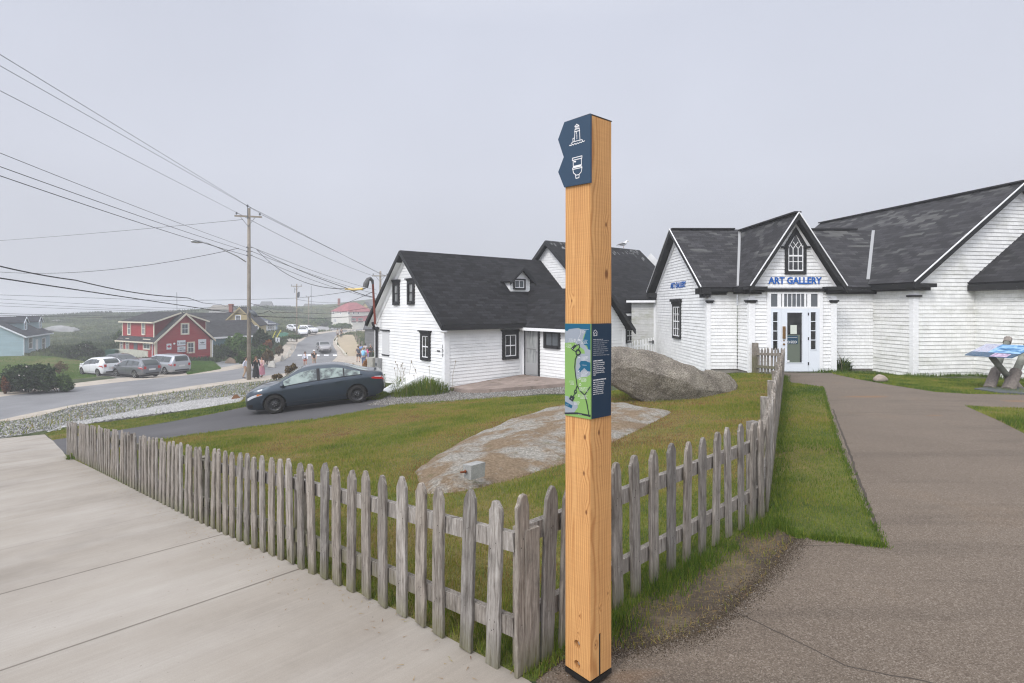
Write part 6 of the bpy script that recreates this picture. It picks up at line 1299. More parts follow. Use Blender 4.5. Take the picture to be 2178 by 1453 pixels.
def person(label, xy, face, h=1.7, top=('white_shirt', (.7, .72, .75)), bottom=('khaki', (.4, .32, .22)), style='shorts', sleeve='short', hair=(.03, .02, .015), long_hair=False, stride=.22, arms=(.15, -.15), bend=.25, skin=None, cap=None, extra=None, group=None):
    skin = skin or SKIN; z0 = H(*xy); root = thing('person', (xy[0], xy[1], z0), label, 'person', group, rz=face)      # local +x is forward
    u = h/1.75; V = lambda x, y, z: Vector((x*u, y*u, z*u))
    J = []; E = []
    def add(p, r_, par=None):
        J.append((p, r_*u if isinstance(r_, (int, float)) else (r_[0]*u, r_[1]*u)))
        if par is not None: E.append((par, len(J)-1))
        return len(J)-1
    pel = add(V(0, 0, .93), (.13, .11)); sp1 = add(V(0, 0, 1.1), (.12, .09), pel); ch = add(V(.0, 0, 1.32), (.15, .1), sp1); nk = add(V(.0, 0, 1.48), .055, ch); hd0 = add(V(.015, 0, 1.55), .06, nk); hd = add(V(.02, 0, 1.64), .09, hd0); ht = add(V(.01, 0, 1.71), .06, hd)
    legs = []; armj = []
    for s_, st in ((1, stride), (-1, -stride)):
        hp = add(V(0, s_*.09, .88), .085, pel); kn_ = add(V(st*.45+.03, s_*.1, .5), .058, hp); ak = add(V(st-.02-(.05 if st < 0 else 0), s_*.1, .09+(.05 if st < 0 else 0)), .038, kn_); to = add(V(st+.13, s_*.12, .035), .035, ak); legs.append((hp, kn_, ak, to))
    for s_, sw in ((1, arms[0]), (-1, arms[1])):
        sh = add(V(0, s_*.18, 1.4), .055, ch); el = add(V(sw*.6-.02, s_*.23, 1.13), .04, sh); wr_ = add(V(sw*.6+bend*.35+sw*.4, s_*.22, .9+abs(bend)*.25), .028, el); ha = add(V(sw+bend*.45, s_*.215, .84+abs(bend)*.27), (.033, .018), wr_); armj.append((sh, el, wr_, ha))
    body = skinned('body', J, E, skin, root, 1)
    # fingers and face, merged into the body mesh
    m = MB()
    for (sh, el, wr_, ha), s_ in zip(armj, (1, -1)):
        p = J[ha][0]; dr = (J[ha][0]-J[wr_][0]).normalized(); sd_ = Vector((1, 0, 0))
        for i in range(4): a = p+sd_*((i-1.5)*.017*u); l = (.062, .075, .07, .055)[i]*u; m.tube([a, a+dr*l*.6, a+dr*l+Vector((0, -s_*.02*u, 0))], [.0085*u, .008*u, .005*u], 5)
        m.tube([p-dr*.02+sd_*.03*u, p+dr*.03*u+sd_*.05*u], [.01*u, .006*u], 5)
    c = J[hd][0]; m.tube([c+V(.075, 0, .01), c+V(.108, 0, -.022), c+V(.085, 0, -.03)], [.01, .014, .008], 5)
    for s_ in (1, -1): m.lathe([(.001, -.012), (.022, -.006), (.028, .004), (.001, .012)], c+V(.0, s_*.09, -.005), 'y', 8)
    fx = m.build('body', skin, None, True, local=True); bm = bmesh.new(); bm.from_mesh(body.data); bm.from_mesh(fx.data); bm.to_mesh(body.data); bm.free(); bpy.data.objects.remove(fx)
    m = MB()
    for s_ in (1, -1): m.lathe([(.001, .095), (.012, .09), (.012, .08)], c+V(0, s_*.032, .01)*1, 'x', 8)
    m.build('eyes', mat('dark_eye', grey(.02), .3), body, local=True)
    tm, bmt = cloth(*top), cloth(*bottom)
    # shirt
    K = []; E2 = []
    def ad(p, r_, par=None):
        K.append((p, r_*u if isinstance(r_, (int, float)) else (r_[0]*u, r_[1]*u)))
        if par is not None: E2.append((par, len(K)-1))
        return len(K)-1
    a = ad(V(0, 0, 1.12), (.15, .115)); hm_ = ad(V(0, 0, .9), (.165, .13), a); b_ = ad(V(0, 0, 1.33), (.175, .12), a); n_ = ad(V(0, 0, 1.45), .075, b_)
    for (sh, el, wr_, ha) in armj:
        s1 = ad(J[sh][0], .075, b_); t_ = J[sh][0].lerp(J[el][0], .62); e1_ = ad(t_ if sleeve == 'short' else J[el][0], .064, s1)
        if sleeve == 'long': ad(J[wr_][0], .048, e1_)
    skinned('shirt' if style != 'dress' else 'dress_top', K, E2, tm, root, 1)
    if style in ('dress', 'skirt'):
        m = MB(); m.lathe([(.15*u, 1.12*u), (.17*u, .95*u), (.2*u, .75*u), (.25*u, .45*u), (.27*u, (.22 if style == 'dress' else .12)*u)], (0, 0, 0), 'z', 16); m.build('skirt', bmt, root, True, local=True)
    else:
        K = []; E2 = []; a = ad(V(0, 0, .95), (.15, .125))
        for (hp, kn_, ak, to) in legs:
            q1 = ad(J[hp][0]+V(0, 0, -.04), .105, a)
            if style == 'shorts': ad(J[hp][0].lerp(J[kn_][0], .85), .092, q1)
            elif style == 'hot': ad(J[hp][0].lerp(J[kn_][0], .4), .1, q1)
            else: q2 = ad(J[kn_][0], .078, q1); ad(J[ak][0]+V(0, 0, .02), .066, q2)
        skinned('shorts' if style in ('shorts', 'hot') else 'trousers', K, E2, bmt, root, 1)
    for (hp, kn_, ak, to) in legs:
        m = MB(); p, q = J[ak][0], J[to][0]; m.tube([p+V(-.05, 0, -.03), p+V(.02, 0, -.035), q+V(0, 0, .005), q+V(.05, 0, 0)], [.035*u, .045*u, .04*u, .02*u], 8); m.build('shoe', cloth('shoe_dark', (.05, .05, .055)), root, True, local=True)
    hm = mat('hair_%02d' % int(hair[0]*100), hair, .6); m = MB(); hc = J[hd][0]
    def hf(p, q):
        th = p*math.pi; ph = q*2*math.pi; d_ = Vector((math.sin(th)*math.cos(ph), math.sin(th)*math.sin(ph), math.cos(th))); front = max(0, d_.x)
        r_ = (.118 if not (front > .35 and d_.z < .45) else .07)*u; return hc+Vector((-.018, 0, .012))*u+d_*r_
    m.grid(hf, 10, 14)
    if long_hair: m.tube([hc+V(-.05, 0, .02), hc+V(-.1, 0, -.12), hc+V(-.14, 0, -.3), hc+V(-.13, 0, -.42)], [.09*u, .1*u, .09*u, .04*u], 8)
    m.build('hair', hm, root, True, local=True)
    if cap:
        m = MB(); m.lathe([(.122*u, .02*u), (.118*u, .07*u), (.07*u, .115*u), (.001, .125*u)], hc+V(-.01, 0, .0), 'z', 14); m.grid(lambda p, q: hc+V(.09+.1*p, (q-.5)*.17*(1-.3*p*p), .03-.015*p), 3, 4); m.build('cap', cloth('cap_white', (.75, .75, .75)) if cap == 'white' else cloth('cap_dark', grey(.05)), root, True, local=True)
    for ex in (extra or []):
        kind, c_ = ex
        if kind == 'backpack': m = MB(); m.grid(lambda p, q: V(-.14-.12*math.sin(math.pi*min(.97, max(.03, p)))*abs(math.sin(q*2*math.pi*.5)) , .17*math.cos(q*math.pi), 1.05+.4*p), 8, 8); m.tube([V(-.17, 0, 1.0), V(-.19, 0, 1.1), V(-.19, 0, 1.35), V(-.15, 0, 1.46)], [.08*u, .15*u, .15*u, .06*u], 10); m.build('backpack', cloth('pack_%d' % int(c_[2]*100), c_), root, True, local=True)
        if kind == 'bag': m = MB(); m.tube([V(.14, .06, .98), V(.155, .0, 1.0), V(.14, -.08, 1.0)], [.04*u, .075*u, .05*u], 8); m.tube([V(.15, .08, 1.0), V(.14, 0, 1.25), V(.02, -.14, 1.44)], .012*u, 5); m.build('shoulder_bag', cloth('bag_dark', grey(.03)), root, True, local=True)
        if kind == 'glasses': m = MB(); m.tube([hc+V(.08, .07, .012), hc+V(.098, .03, .012), hc+V(.1, 0, .016), hc+V(.098, -.03, .012), hc+V(.08, -.07, .012)], [.01, .026, .008, .026, .01], 6); m.build('sunglasses', M_trim, root, True, local=True)
    return root
def toward(xy, da=0): return math.atan2(-xy[1], -xy[0])+da
def gat(px, Y): return ((px-CX)/F*Y, Y)
q = gat(649, 56); person('person in white jacket and red shorts with a small dark bag walking down the road', q, toward(q), 1.66, ('white_jacket', (.68, .7, .78)), ('red_shorts', (.45, .07, .05)), 'hot', 'long', (.03, .018, .012), True, .2, extra=[('bag', 0), ('glasses', 0)])
q = gat(668, 57); person('person in black tee, white cap and beige shorts walking down the road', q, toward(q), 1.8, ('black_tee', grey(.018)), ('beige_shorts', (.42, .34, .25)), 'shorts', 'short', (.05, .03, .02), False, -.18, cap='white')
q = gat(523, 43.5); person('person in loose white shirt and beige trousers half hidden by the utility pole', q, toward(q, 1.1), 1.68, ('loose_white_shirt', (.62, .65, .74)), ('beige_trousers', (.42, .3, .2)), 'long', 'long', (.04, .03, .02), False, .12)
q = gat(544.5, 43); person('long haired person in black coat and sunglasses standing right of the utility pole', q, toward(q, .5), 1.72, ('black_coat', grey(.015)), ('black_trousers', grey(.012)), 'skirt', 'long', (.1, .05, .02), True, .1, extra=[('glasses', 0), ('bag', 0)])
q = gat(557, 44); person('person in pale pink top and long pink skirt behind the black coat', q, toward(q, -.6), 1.62, ('pink_top', (.55, .38, .36)), ('pink_skirt', (.45, .2, .26)), 'dress', 'long', (.03, .015, .012), True, .15)
q = gat(762, 60); person('person in dark grey shirt seen from behind by the tan walkway', q, toward(q, 3.3), 1.78, ('dark_grey_shirt', (.07, .085, .11)), ('navy_shorts', (.03, .035, .05)), 'shorts', 'short', (.12, .08, .05), False, .15, skin=SKIN)
q = gat(767, 66); person('small person in light blue top beside the dark grey shirt', q, toward(q, 2.6), 1.72, ('light_blue_top', (.16, .3, .6)), ('navy_trousers', (.03, .04, .08)), 'long', 'short', (.02, .015, .012), False, .15, skin=SKIN2)
q = gat(776.5, 67); person('person in pale grey top walking among the group near the house corner', q, toward(q, 2.9), 1.7, ('pale_grey_top', (.5, .47, .48)), ('grey_trousers', (.16, .15, .16)), 'long', 'short', (.04, .02, .015), False, .1, skin=SKIN2)
q = gat(773.5, 48); person('person in white top carrying a light blue backpack, nearest the white house', q, toward(q, 3.0), 1.7, ('white_top', (.72, .73, .75)), ('blue_jeans', (.1, .16, .3)), 'long', 'short', (.25, .17, .1), False, .15, extra=[('backpack', (.25, .55, .85))])
q = gat(783, 62); person('child in bright pink top near the electricity boxes', q, toward(q, 2.8), 1.35, ('pink_tee', (.75, .08, .32)), ('lilac_leggings', (.3, .25, .45)), 'long', 'short', (.1, .05, .03), False, .15)
q = g(718, 719); person('distant person in pale clothes standing at the top of the tan walkway', q, toward(q), 1.7, ('pale_tee', (.55, .55, .5)), ('black_shorts', grey(.05)), 'shorts', 'short', stride=.1)
q = g(726, 719.5); person('distant person in dark clothes standing at the top of the tan walkway', q, toward(q), 1.8, ('dark_tee', grey(.07)), ('dark_trousers', grey(.05)), 'long', 'short', stride=.1)
q = gat(788, 61); person('person in dark coat standing against the dark posts by the white house', q, toward(q, .6), 1.75, ('dark_coat', grey(.03)), ('dark_trousers', grey(.05)), 'long', 'long', (.3, .3, .3), False, .08)
# ================================================================ village houses
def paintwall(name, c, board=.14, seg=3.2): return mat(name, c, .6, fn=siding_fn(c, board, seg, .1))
M_cream = mat('cream_trim', (.66, .6, .48), .55); M_roofD = mat('dark_village_roof', grey(.04), .85, fn=roof_fn((.036, .037, .04), .4, row=.18, wd=.35))
def simple_window(par, M, x, z, w_, h_, fm, gm=None, nx=2, fw=.1): return window(par, M, x-w_/2, x+w_/2, z, z+h_, fm, M_white, gm or M_glassg, nx, 1, fw, 0)
def face_px(M, x, z): p = M @ Vector((x, 0, z)); return (p.x/p.y*F+CX, HY-p.z/p.y*F)
def wallset(m, M, L_, D_, z0, ze, zr, expo, gable=True, lap=.02):
    """four walls of a house, ridge along x"""
    m.M = M; boards(m, [(0, z0), (L_, z0), (L_, ze), (0, ze)], expo, lap); m.M = M @ frame((L_, D_, 0), (-1, 0)); boards(m, [(0, z0), (L_, z0), (L_, ze), (0, ze)], expo, lap)
    for fr in (frame((0, D_, 0), (0, -1)), frame((L_, 0, 0), (0, 1))): m.M = M @ fr; boards(m, [(0, z0), (D_, z0), (D_, ze), (D_/2, zr), (0, ze)], expo, lap)
# --- red house. local x runs from the road gable away (left), y is across
RG = Vector((-39.2, 61)); ru = Vector((.5, .866)); rv = Vector((-.866, .5))
# frame whose front (y=0) is the road gable: x along ru
MR = frame((RG.x, RG.y, 0), ru); gw = 6.35; zb = -7.2; ze_ = -3.95; zr_ = -.72; dl = 7.6
rh = thing('red_house', (RG.x, RG.y, H(RG.x, RG.y)), 'bright red village house with cream trim, dormers and a pale fence at its side', 'house')
M_redw = paintwall('red_clapboard', (.33, .03, .035)); m = MB(MR); boards(m, [(0, zb), (gw, zb), (gw, ze_), (gw/2, zr_-.1), (0, ze_)], .14)
ML = MR @ frame((0, dl, 0), (0, -1)); m.M = ML; boards(m, [(0, zb), (dl, zb), (dl, ze_), (0, ze_)], .14); m.M = MR @ frame((gw, 0, 0), (0, 1)); boards(m, [(0, zb), (dl, zb), (dl, ze_), (0, ze_)], .14)
m.M = MR @ frame((gw, dl, 0), (-1, 0)); boards(m, [(0, zb), (gw, zb), (gw, ze_), (gw/2, zr_-.1), (0, ze_)], .14); m.build('wall', M_redw, rh)
RR = MR @ frame((gw/2, 0, 0), (0, 1)); gable_roof(rh, RR, -.3, dl+.3, -gw/2-.35, gw/2+.35, 0, ze_, zr_, .1, M_roofD, fascia=M_cream, fh=.24)
# dormer storeys on both slopes
sR2 = (zr_-ze_)/(gw/2+.35)
for s_ in (-1, 1):
    y0 = s_*(gw/2-.25); zt_ = -1.72; x0, x1 = .75, dl-.05
    m = MB(RR)
    if s_ > 0: fr = frame((x0, y0, 0), (1, 0)); fr = RR @ frame((x1, y0, 0), (-1, 0)) ; mm_ = fr
    else: mm_ = RR @ frame((x0, y0, 0), (1, 0))
    m.M = mm_; zb2 = ze_+sR2*.5; boards(m, [(0, zb2), (x1-x0, zb2), (x1-x0, zt_), (0, zt_)], .14)
    m.M = RR
    for x in (x0, x1): m.face([(x, y0, zb2), (x, y0, zt_), (x, s_*.25, zr_-.05)], [(0, 0), (0, 1), (2, 2)]); m.face([(x, y0, zb2), (x, s_*.25, zr_-.05), (x, y0, zt_)])
    do = m.build('dormer', M_redw, rh)
    m = MB(RR); a = [(x0-.25, y0+s_*.3, zt_-.02), (x1+.2, y0+s_*.3, zt_-.02), (x1+.2, 0, zr_+.06), (x0-.25, 0, zr_+.06)]
    if s_ < 0: slab(m, a[0], a[1], a[2], a[3], .08)
    else: slab(m, a[1], a[0], a[3], a[2], .08)
    m.build('roof', M_roofD, do)
    m = MB(RR, True); m.box(x0-.27, x1+.22, *sorted((y0+s_*.3, y0+s_*.36)), zt_-.15, zt_); m.box(x0-.03, x0+.12, *sorted((y0+s_*.04, y0-s_*.02)), zb2-.2, zt_-.1); m.box(x1-.1, x1+.04, *sorted((y0+s_*.04, y0-s_*.02)), zb2-.2, zt_-.1)
    m.mark(); m.beam((x0-.27, y0+s_*.3, zt_-.1), (x0-.27, s_*.1, zr_-.02), .05, .16); m.build('trim', M_cream, do)
    if s_ > 0:
        for xx in (x1-x0-1.2-.4, 2.0): pass
        for px in (275.5, 306): 
            hx, hz = hit(mm_, px, 700); simple_window(do, mm_, hx, hit(mm_, px, 711)[1], .55, 1.35, M_cream)
# gable windows, signs, trim
def rw(px0, py0, px1, py1, nx=2): x0, x1, z0, z1 = hbox(MR, px0, py0, px1, py1); return window(rh, MR, x0+.1, x1-.1, z0+.1, z1-.1, M_cream, M_white, M_glassg, nx, 1, .13, 0)
rw(384.5, 687.5, 401.5, 711.5); rw(397.5, 727.5, 413.5, 751)
m = MB(MR, True); m.box(-.02, .17, -.05, .01, zb, ze_); m.box(gw-.17, gw+.02, -.05, .01, zb, ze_); m.M = ML; m.box(dl-.15, dl+.03, -.05, .01, zb, ze_-.1); m.box(0, .13, -.05, .01, zb, ze_-.1); m.box(-.3, dl+.3, -.45, -.38, ze_-.12, ze_+.03); m.build('trim', M_cream, rh)
m = MB(MR, True); m.box(gw+.04, gw+.14, -.1, -.02, zb, ze_-.05); m.M = ML; m.box(dl-.5, dl-.42, -.12, -.03, -5.9, -3.9); m.build('downspout', M_white, rh)
for px in (259.5, 272): hx, hz = hit(ML, px, 745); simple_window(rh, ML, hx, hz, .55, 1.3, M_cream)
hx, hz = hit(ML, 313, 742); simple_window(rh, ML, hx, hz, 1.3, 1.0, M_cream); hx, hz = hit(ML, 289, 748); m = MB(ML); m.box(hx-.4, hx+.4, -.04, .01, hz-1, hz+1.0); m.build('door', mat('grey_door', (.12, .13, .14), .6), rh)
M_signw = mat('white_signboard', (.68, .7, .74), .5); M_ink = mat('dark_ink', (.02, .025, .05), .5); M_leaf = mat('maple_red', (.45, .02, .06), .5)
def board(px0, py0, px1, py1, nm='signboard', mt=None): x0, x1, z0, z1 = hbox(MR, px0, py0, px1, py1); m = MB(MR); m.box(x0, x1, -.06, .0, z0, z1); return m.build(nm, mt or M_signw, rh), x0, x1, z0, z1
o, x0, x1, z0, z1 = board(376.5, 724, 394, 735); lit('ICE CREAM', (z1-z0)*.42, MR @ Matrix.Translation(((x0+x1)/2, -.066, z0+(z1-z0)*.32)), M_ink, o, xs=1.05)
o, x0, x1, z0, z1 = board(377, 737, 394, 748.5); lit('FRESH', (z1-z0)*.28, MR @ Matrix.Translation(((x0+x1)/2, -.066, z0+(z1-z0)*.58)), M_ink, o); lit('LOBSTER', (z1-z0)*.36, MR @ Matrix.Translation(((x0+x1)/2, -.066, z0+(z1-z0)*.16)), M_ink, o, xs=1.0)
o, x0, x1, z0, z1 = board(421.5, 721.5, 438, 743); m = MB(MR); cx_ = (x0+x1)/2; zc_ = z0+(z1-z0)*.66; m.prism([(cx_-.28, zc_+.06), (cx_-.16, zc_-.08), (cx_+.16, zc_-.08), (cx_+.28, zc_+.06), (cx_+.04, zc_+.02), (cx_+.02, zc_+.14), (cx_-.02, zc_+.02)], -.068, -.062); m.build('boat_emblem', M_ink, o)
m = MB(MR); m.box(cx_-.38, cx_+.38, -.067, -.062, z0+(z1-z0)*.44, z0+(z1-z0)*.47); m.build('rule_line', M_ink, o)
o, x0, x1, z0, z1 = board(354, 731, 364, 743.5, 'maple_leaf_board'); m = MB(MR); cx_ = (x0+x1)/2; zc_ = (z0+z1)/2; k_ = (x1-x0)*.42
ml = [(0, 1), (.2, .62), (.42, .74), (.34, .2), (.6, .46), (.68, .3), (.98, .36), (.86, .08), (1, 0), (.52, -.38), (.58, -.58), (.07, -.5), (.05, -1)]; ml = ml+[(-a, b) for a, b in ml[::-1] if a]
for a, b in zip(ml, ml[1:]+ml[:1]): m.face([(cx_, -.064, zc_), (cx_+b[0]*k_, -.064, zc_+b[1]*k_), (cx_+a[0]*k_, -.064, zc_+a[1]*k_)])
m.build('maple_leaf', M_leaf, o)
m = MB(MR); a = hit(MR, 370.5, 731); m.lathe([(.001, -.06), (.1, -.06), (.12, 0)], (a[0], 0, a[1]), 'y', 10); m.build('wall_light', M_white, rh)
# bench and bicycles against the red wall
q = G(428, 766); bn = thing('bench', q+Vector((.25, -.35, 0)), 'red wooden bench against the red gable wall under the boat sign', 'bench'); a0 = Vector(bn.location); dv = Vector((ru.x, ru.y, 0)); nv = Vector((rv.x, rv.y, 0))*-1
Mb = frame((a0.x-ru.x*.8, a0.y-ru.y*.8, a0.z), ru); M_redp = mat('red_paint', (.22, .015, .02), .6)
m = MB(Mb); m.box(0, 1.6, -.2, .2, .45, .5); m.build('seat', M_redp, bn)
for x in (.12, 1.4): m = MB(Mb); m.box(x, x+.07, -.18, .18, 0, .45); m.build('leg', M_redp, bn)
for i, px in enumerate((391, 399)):
    q = G(px, 767); bk = thing('bicycle', q+Vector((.45, -.5, 0)), 'old red bicycle leaning against the red gable, %s the window' % ('nearer the minivan, left of' if i == 0 else 'directly under'), 'bicycle', 'bicycles at the red wall'); a0 = Vector(bk.location); Mb = frame((a0.x-.5*ru.x, a0.y-.5*ru.y, a0.z), ru)
    for x in (0, 1.02):
        m = MB(Mb); m.tube([(x+.33*math.cos(t), 0, .34+.33*math.sin(t)) for t in np.linspace(0, 2*math.pi, 17)], .016, 5); m.build('wheel', M_redp, bk)
    m = MB(Mb); Mb2 = [((0, 0, .34), (.42, 0, .3)), ((.42, 0, .3), (.3, 0, .85)), ((.0, 0, .34), (.34, 0, .72)), ((.34, 0, .72), (.88, 0, .74)), ((.42, 0, .3), (.88, 0, .7)), ((1.02, 0, .34), (.86, 0, .95))]
    for a, b in Mb2: m.tube([a, b], .017, 5)
    m.build('frame', M_redp, bk); m = MB(Mb); m.box(.2, .42, -.05, .05, .85, .9); m.build('saddle', M_trim, bk); m = MB(Mb); m.tube([(.8, -.25, .98), (.87, 0, .95), (.8, .25, .98)], .013, 5); m.build('handlebar', M_redp, bk)
# pale fence by the red house
p0, p1 = G(331, 767), G(243, 765); ML2 = frame((p1.x, p1.y, 0), (p0.x-p1.x, p0.y-p1.y)); Lw = (p0-p1).length; m = MB(ML2); zt_ = hit(ML2, 300, 745)[1]
for i in range(int(Lw/.16)): x = i*.16; m.box(x, x+.15, -.02, .02, H(p1.x, p1.y)-.5, zt_+.05*math.sin(i*.1))
pf = m.build('board_fence', speck((.5, .5, .42), .15, 2, 30, name='pale_green_fence')); pf.location = (0, 0, 0); tag(pf, 'pale greenish solid board fence along the side of the red house', 'fence')
bm = bmesh.new(); bm.from_mesh(pf.data); c = p1.copy(); bmesh.ops.translate(bm, verts=bm.verts, vec=-c); bm.to_mesh(pf.data); bm.free(); pf.location = c

# --- pale blue house at the left edge
MBh = frame((-61.6, 70, 0), (-4.7, 9.6)); MBh = frame((-61.6, 70, 0), Vector((-.44, .9)))
# front wall faces the road (right): build with x running from far end to near end
bl0 = Vector((-61.6, 70)); bd = Vector((-.44, .9)).normalized(); Lb = 10.6; far = bl0+bd*Lb; MF = frame((bl0.x, bl0.y, 0), bd)
# outward normal of the front wall must point to +x side: y axis (into wall) = (-.9,-.44) -> outward (.9,.44)
bh = thing('blue_house', (bl0.x, bl0.y, H(*bl0)), 'pale blue village house with two dormers at the left edge of the view', 'house'); M_bw = paintwall('pale_blue_siding', (.34, .47, .52)); m = MB(); Dd = 7.6; wallset(m, MF, Lb, Dd, -8, -3.75, -1.5, .15); m.build('wall', M_bw, bh)
M_navyroof = mat('navy_shingle', (.03, .035, .045), .85, fn=roof_fn((.03, .034, .044), .3, row=.18, wd=.35)); gable_roof(bh, MF, -.3, Lb+.3, -.35, Dd+.35, Dd/2, -3.78, -1.4, .1, M_navyroof, fascia=M_bluewhite, fh=.2)
m = MB(MF, True); m.box(-.03, .15, -.04, .01, -8, -3.85); m.box(Lb-.15, Lb+.03, -.04, .01, -8, -3.85); m.box(-.3, Lb+.3, -.42, -.36, -3.95, -3.78); m.build('trim', M_bluewhite, bh)
for px, w_ in ((64, 1.15), (92, 1.15)): hx, hz = hit(MF, px, 741); simple_window(bh, MF, hx, hz, w_*1.3, 1.4, M_bluewhite, mat('brown_blind_glass', (.13, .11, .09), .2, .5), 3)
hx, hz = hit(MF, 78, 752); m = MB(MF); m.box(hx-.5, hx+.5, -.04, .01, hz-.6, hz+1.9); m.build('door', M_white, bh)
for px in (53.5, 84.5):
    hx, _z = hit(MF @ Matrix.Translation((0, .9, 0)), px, 705); dm = MF @ Matrix.Translation((hx, .9, 0)); m = MB(dm); zb_ = -3.25; zt_ = -2.05; hw = .85
    boards(m, [(-hw, zb_), (hw, zb_), (hw, zt_), (0, zt_+.75), (-hw, zt_)], .15)
    for s_ in (-1, 1): m.face([(s_*hw, 0, zb_), (s_*hw, 0, zt_), (s_*hw, 2.1, zt_)]); m.face([(s_*hw, 0, zb_), (s_*hw, 2.1, zt_), (s_*hw, 0, zt_)])
    do = m.build('dormer', M_bw, bh); gable_roof(do, dm @ frame((0, 0, 0), (0, 1)), -.15, 2.6, -hw-.15, hw+.15, 0, zt_-.05, zt_+.72, .06, M_navyroof, fascia=M_bluewhite, fh=.12); simple_window(do, dm, 0, zb_+.25, .5, .95, M_bluewhite, nx=1)

# --- dark roofed shed with teal wall, between red and yellow houses
a, b = P(452, 719, 72), P(562, 720, 78); sh = thing('dark_roofed_shed', (a.x, a.y, H(a.x, a.y)), 'long dark roofed shed with a teal wall between the red and yellow houses', 'shed')
MS = frame((a.x-2.5, a.y-.3, 0), (b.x-a.x, b.y-a.y)); Ls = (b-a).length*.93+2.5; zE = a.z; m = MB(); wallset(m, MS, Ls, 5.5, -8, zE-.1, zE+1.9, .15); m.build('wall', paintwall('teal_siding', (.13, .25, .26)), sh); gable_roof(sh, MS, -.3, Ls+.3, -.4, 5.9, 2.75, zE, zE+2.15, .1, M_roofD)
m = MB(MS); m.box(-.3, Ls+.3, -.48, -.4, zE-.22, zE+.02); m.build('eaves_board', M_white, sh)
# --- yellow house
Yd = 84; gx_ = [P(466, 694, Yd), P(553, 697, Yd+1.5)]; MY = frame((gx_[0].x, gx_[0].y, 0), gx_[1]-gx_[0]); gwY = (gx_[1]-gx_[0]).length; zeY = hit(MY, 466, 694)[1]; zrY = hit(MY, 505, 653)[1]
yh = thing('yellow_house', gx_[0]+Vector((0, 0, -4)), 'yellow gabled house with dark roof and brick chimney behind the utility pole', 'house'); M_yw = paintwall('yellow_siding', (.5, .4, .2)); m = MB(MY); boards(m, [(.35, -8.5), (gwY-.35, -8.5), (gwY-.35, zeY), (gwY/2, zrY-.1), (.35, zeY)], .2)
m.M = MY @ frame((gwY-.35, 0, 0), (0, 1)); boards(m, [(0, -8.5), (8, -8.5), (8, zeY), (0, zeY)], .2); m.build('wall', M_yw, yh)
RY = MY @ frame((gwY/2, 0, 0), (0, 1)); gable_roof(yh, RY, -.35, 7.5, -gwY/2, gwY/2, 0, zeY, zrY, .12, M_roofD, fascia=mat('ochre_trim', (.42, .34, .18), .6), fh=.25)
mr_ = MB(MY); zR2 = hit(MY, 440, 665.5)[1]; slab(mr_, (-6.5, 1.0, zR2-2.9), (2.6, 1.0, zR2-2.9), (2.6, 4.6, zR2), (-6.5, 4.6, zR2), .12); slab(mr_, (2.6, 8.2, zR2-2.9), (-6.5, 8.2, zR2-2.9), (-6.5, 4.6, zR2), (2.6, 4.6, zR2), .12); mr_.build('side_roof', M_roofD, yh)
mr_ = MB(MY); mr_.box(-6.2, 2, 1.3, 7.9, -8.5, zR2-2.7); mr_.build('side_wall', M_yw, yh)
simple_window(yh, MY, hit(MY, 506.5, 680)[0], hit(MY, 506, 685.5)[1], .55*1.1, 1.0, M_white); simple_window(yh, MY, hit(MY, 549, 700)[0]-.2, hit(MY, 506, 706)[1], .4, .9, M_white, nx=1)
m = MB(); c = P(491.5, 654, Yd+3.5); m.box(c.x-.25, c.x+.25, c.y-.25, c.y+.25, c.z-.8, c.z+.55); m.box(c.x-.32, c.x+.32, c.y-.32, c.y+.32, c.z+.35, c.z+.5); m.build('chimney', mat('chimney_brick', (.25, .09, .07), .8), yh)
# --- small blue bungalow
a, b = P(547, 706, 104), P(590, 704.5, 108); MO = frame((a.x, a.y, 0), b-a); Lo = (b-a).length; bu = thing('bungalow', (a.x, a.y, H(a.x, a.y)), 'small pale blue bungalow with grey hipped roof right of the yellow house', 'house'); zt_ = hit(MO, 568, 691)[1]; m = MB(); wallset(m, MO, Lo, 6, -8, zt_, zt_, .2); m.build('wall', paintwall('powder_blue_siding', (.36, .45, .56)), bu)
m = MB(MO); zq = hit(MO, 568, 674)[1]; c8 = [(-.4, -.4, zt_), (Lo+.4, -.4, zt_), (Lo+.4, 6.4, zt_), (-.4, 6.4, zt_)]; r1, r2 = (1.5, 3, zq), (Lo-1.5, 3, zq)
slab(m, c8[0], c8[1], r2, r1, .08); slab(m, c8[2], c8[3], r1, r2, .08); m.face([c8[1], c8[2], r2], [(0, 0), (6, 0), (3, 2)]); m.face([c8[3], c8[0], r1], [(0, 0), (6, 0), (3, 2)]); m.build('roof', mat('blue_grey_roof', (.07, .08, .1), .85), bu)
for px, w_ in ((576, 1.5), (583, .5), (551.5, .6)): hx, hz = hit(MO, px, 700); simple_window(bu, MO, hx, hz, w_, 1.0, M_white, nx=3 if w_ > 1 else 1)
hx, hz = hit(MO, 565, 705); m = MB(MO); m.box(hx-.45, hx+.45, -.05, .01, hz, hz+2); m.build('door', M_white, bu)
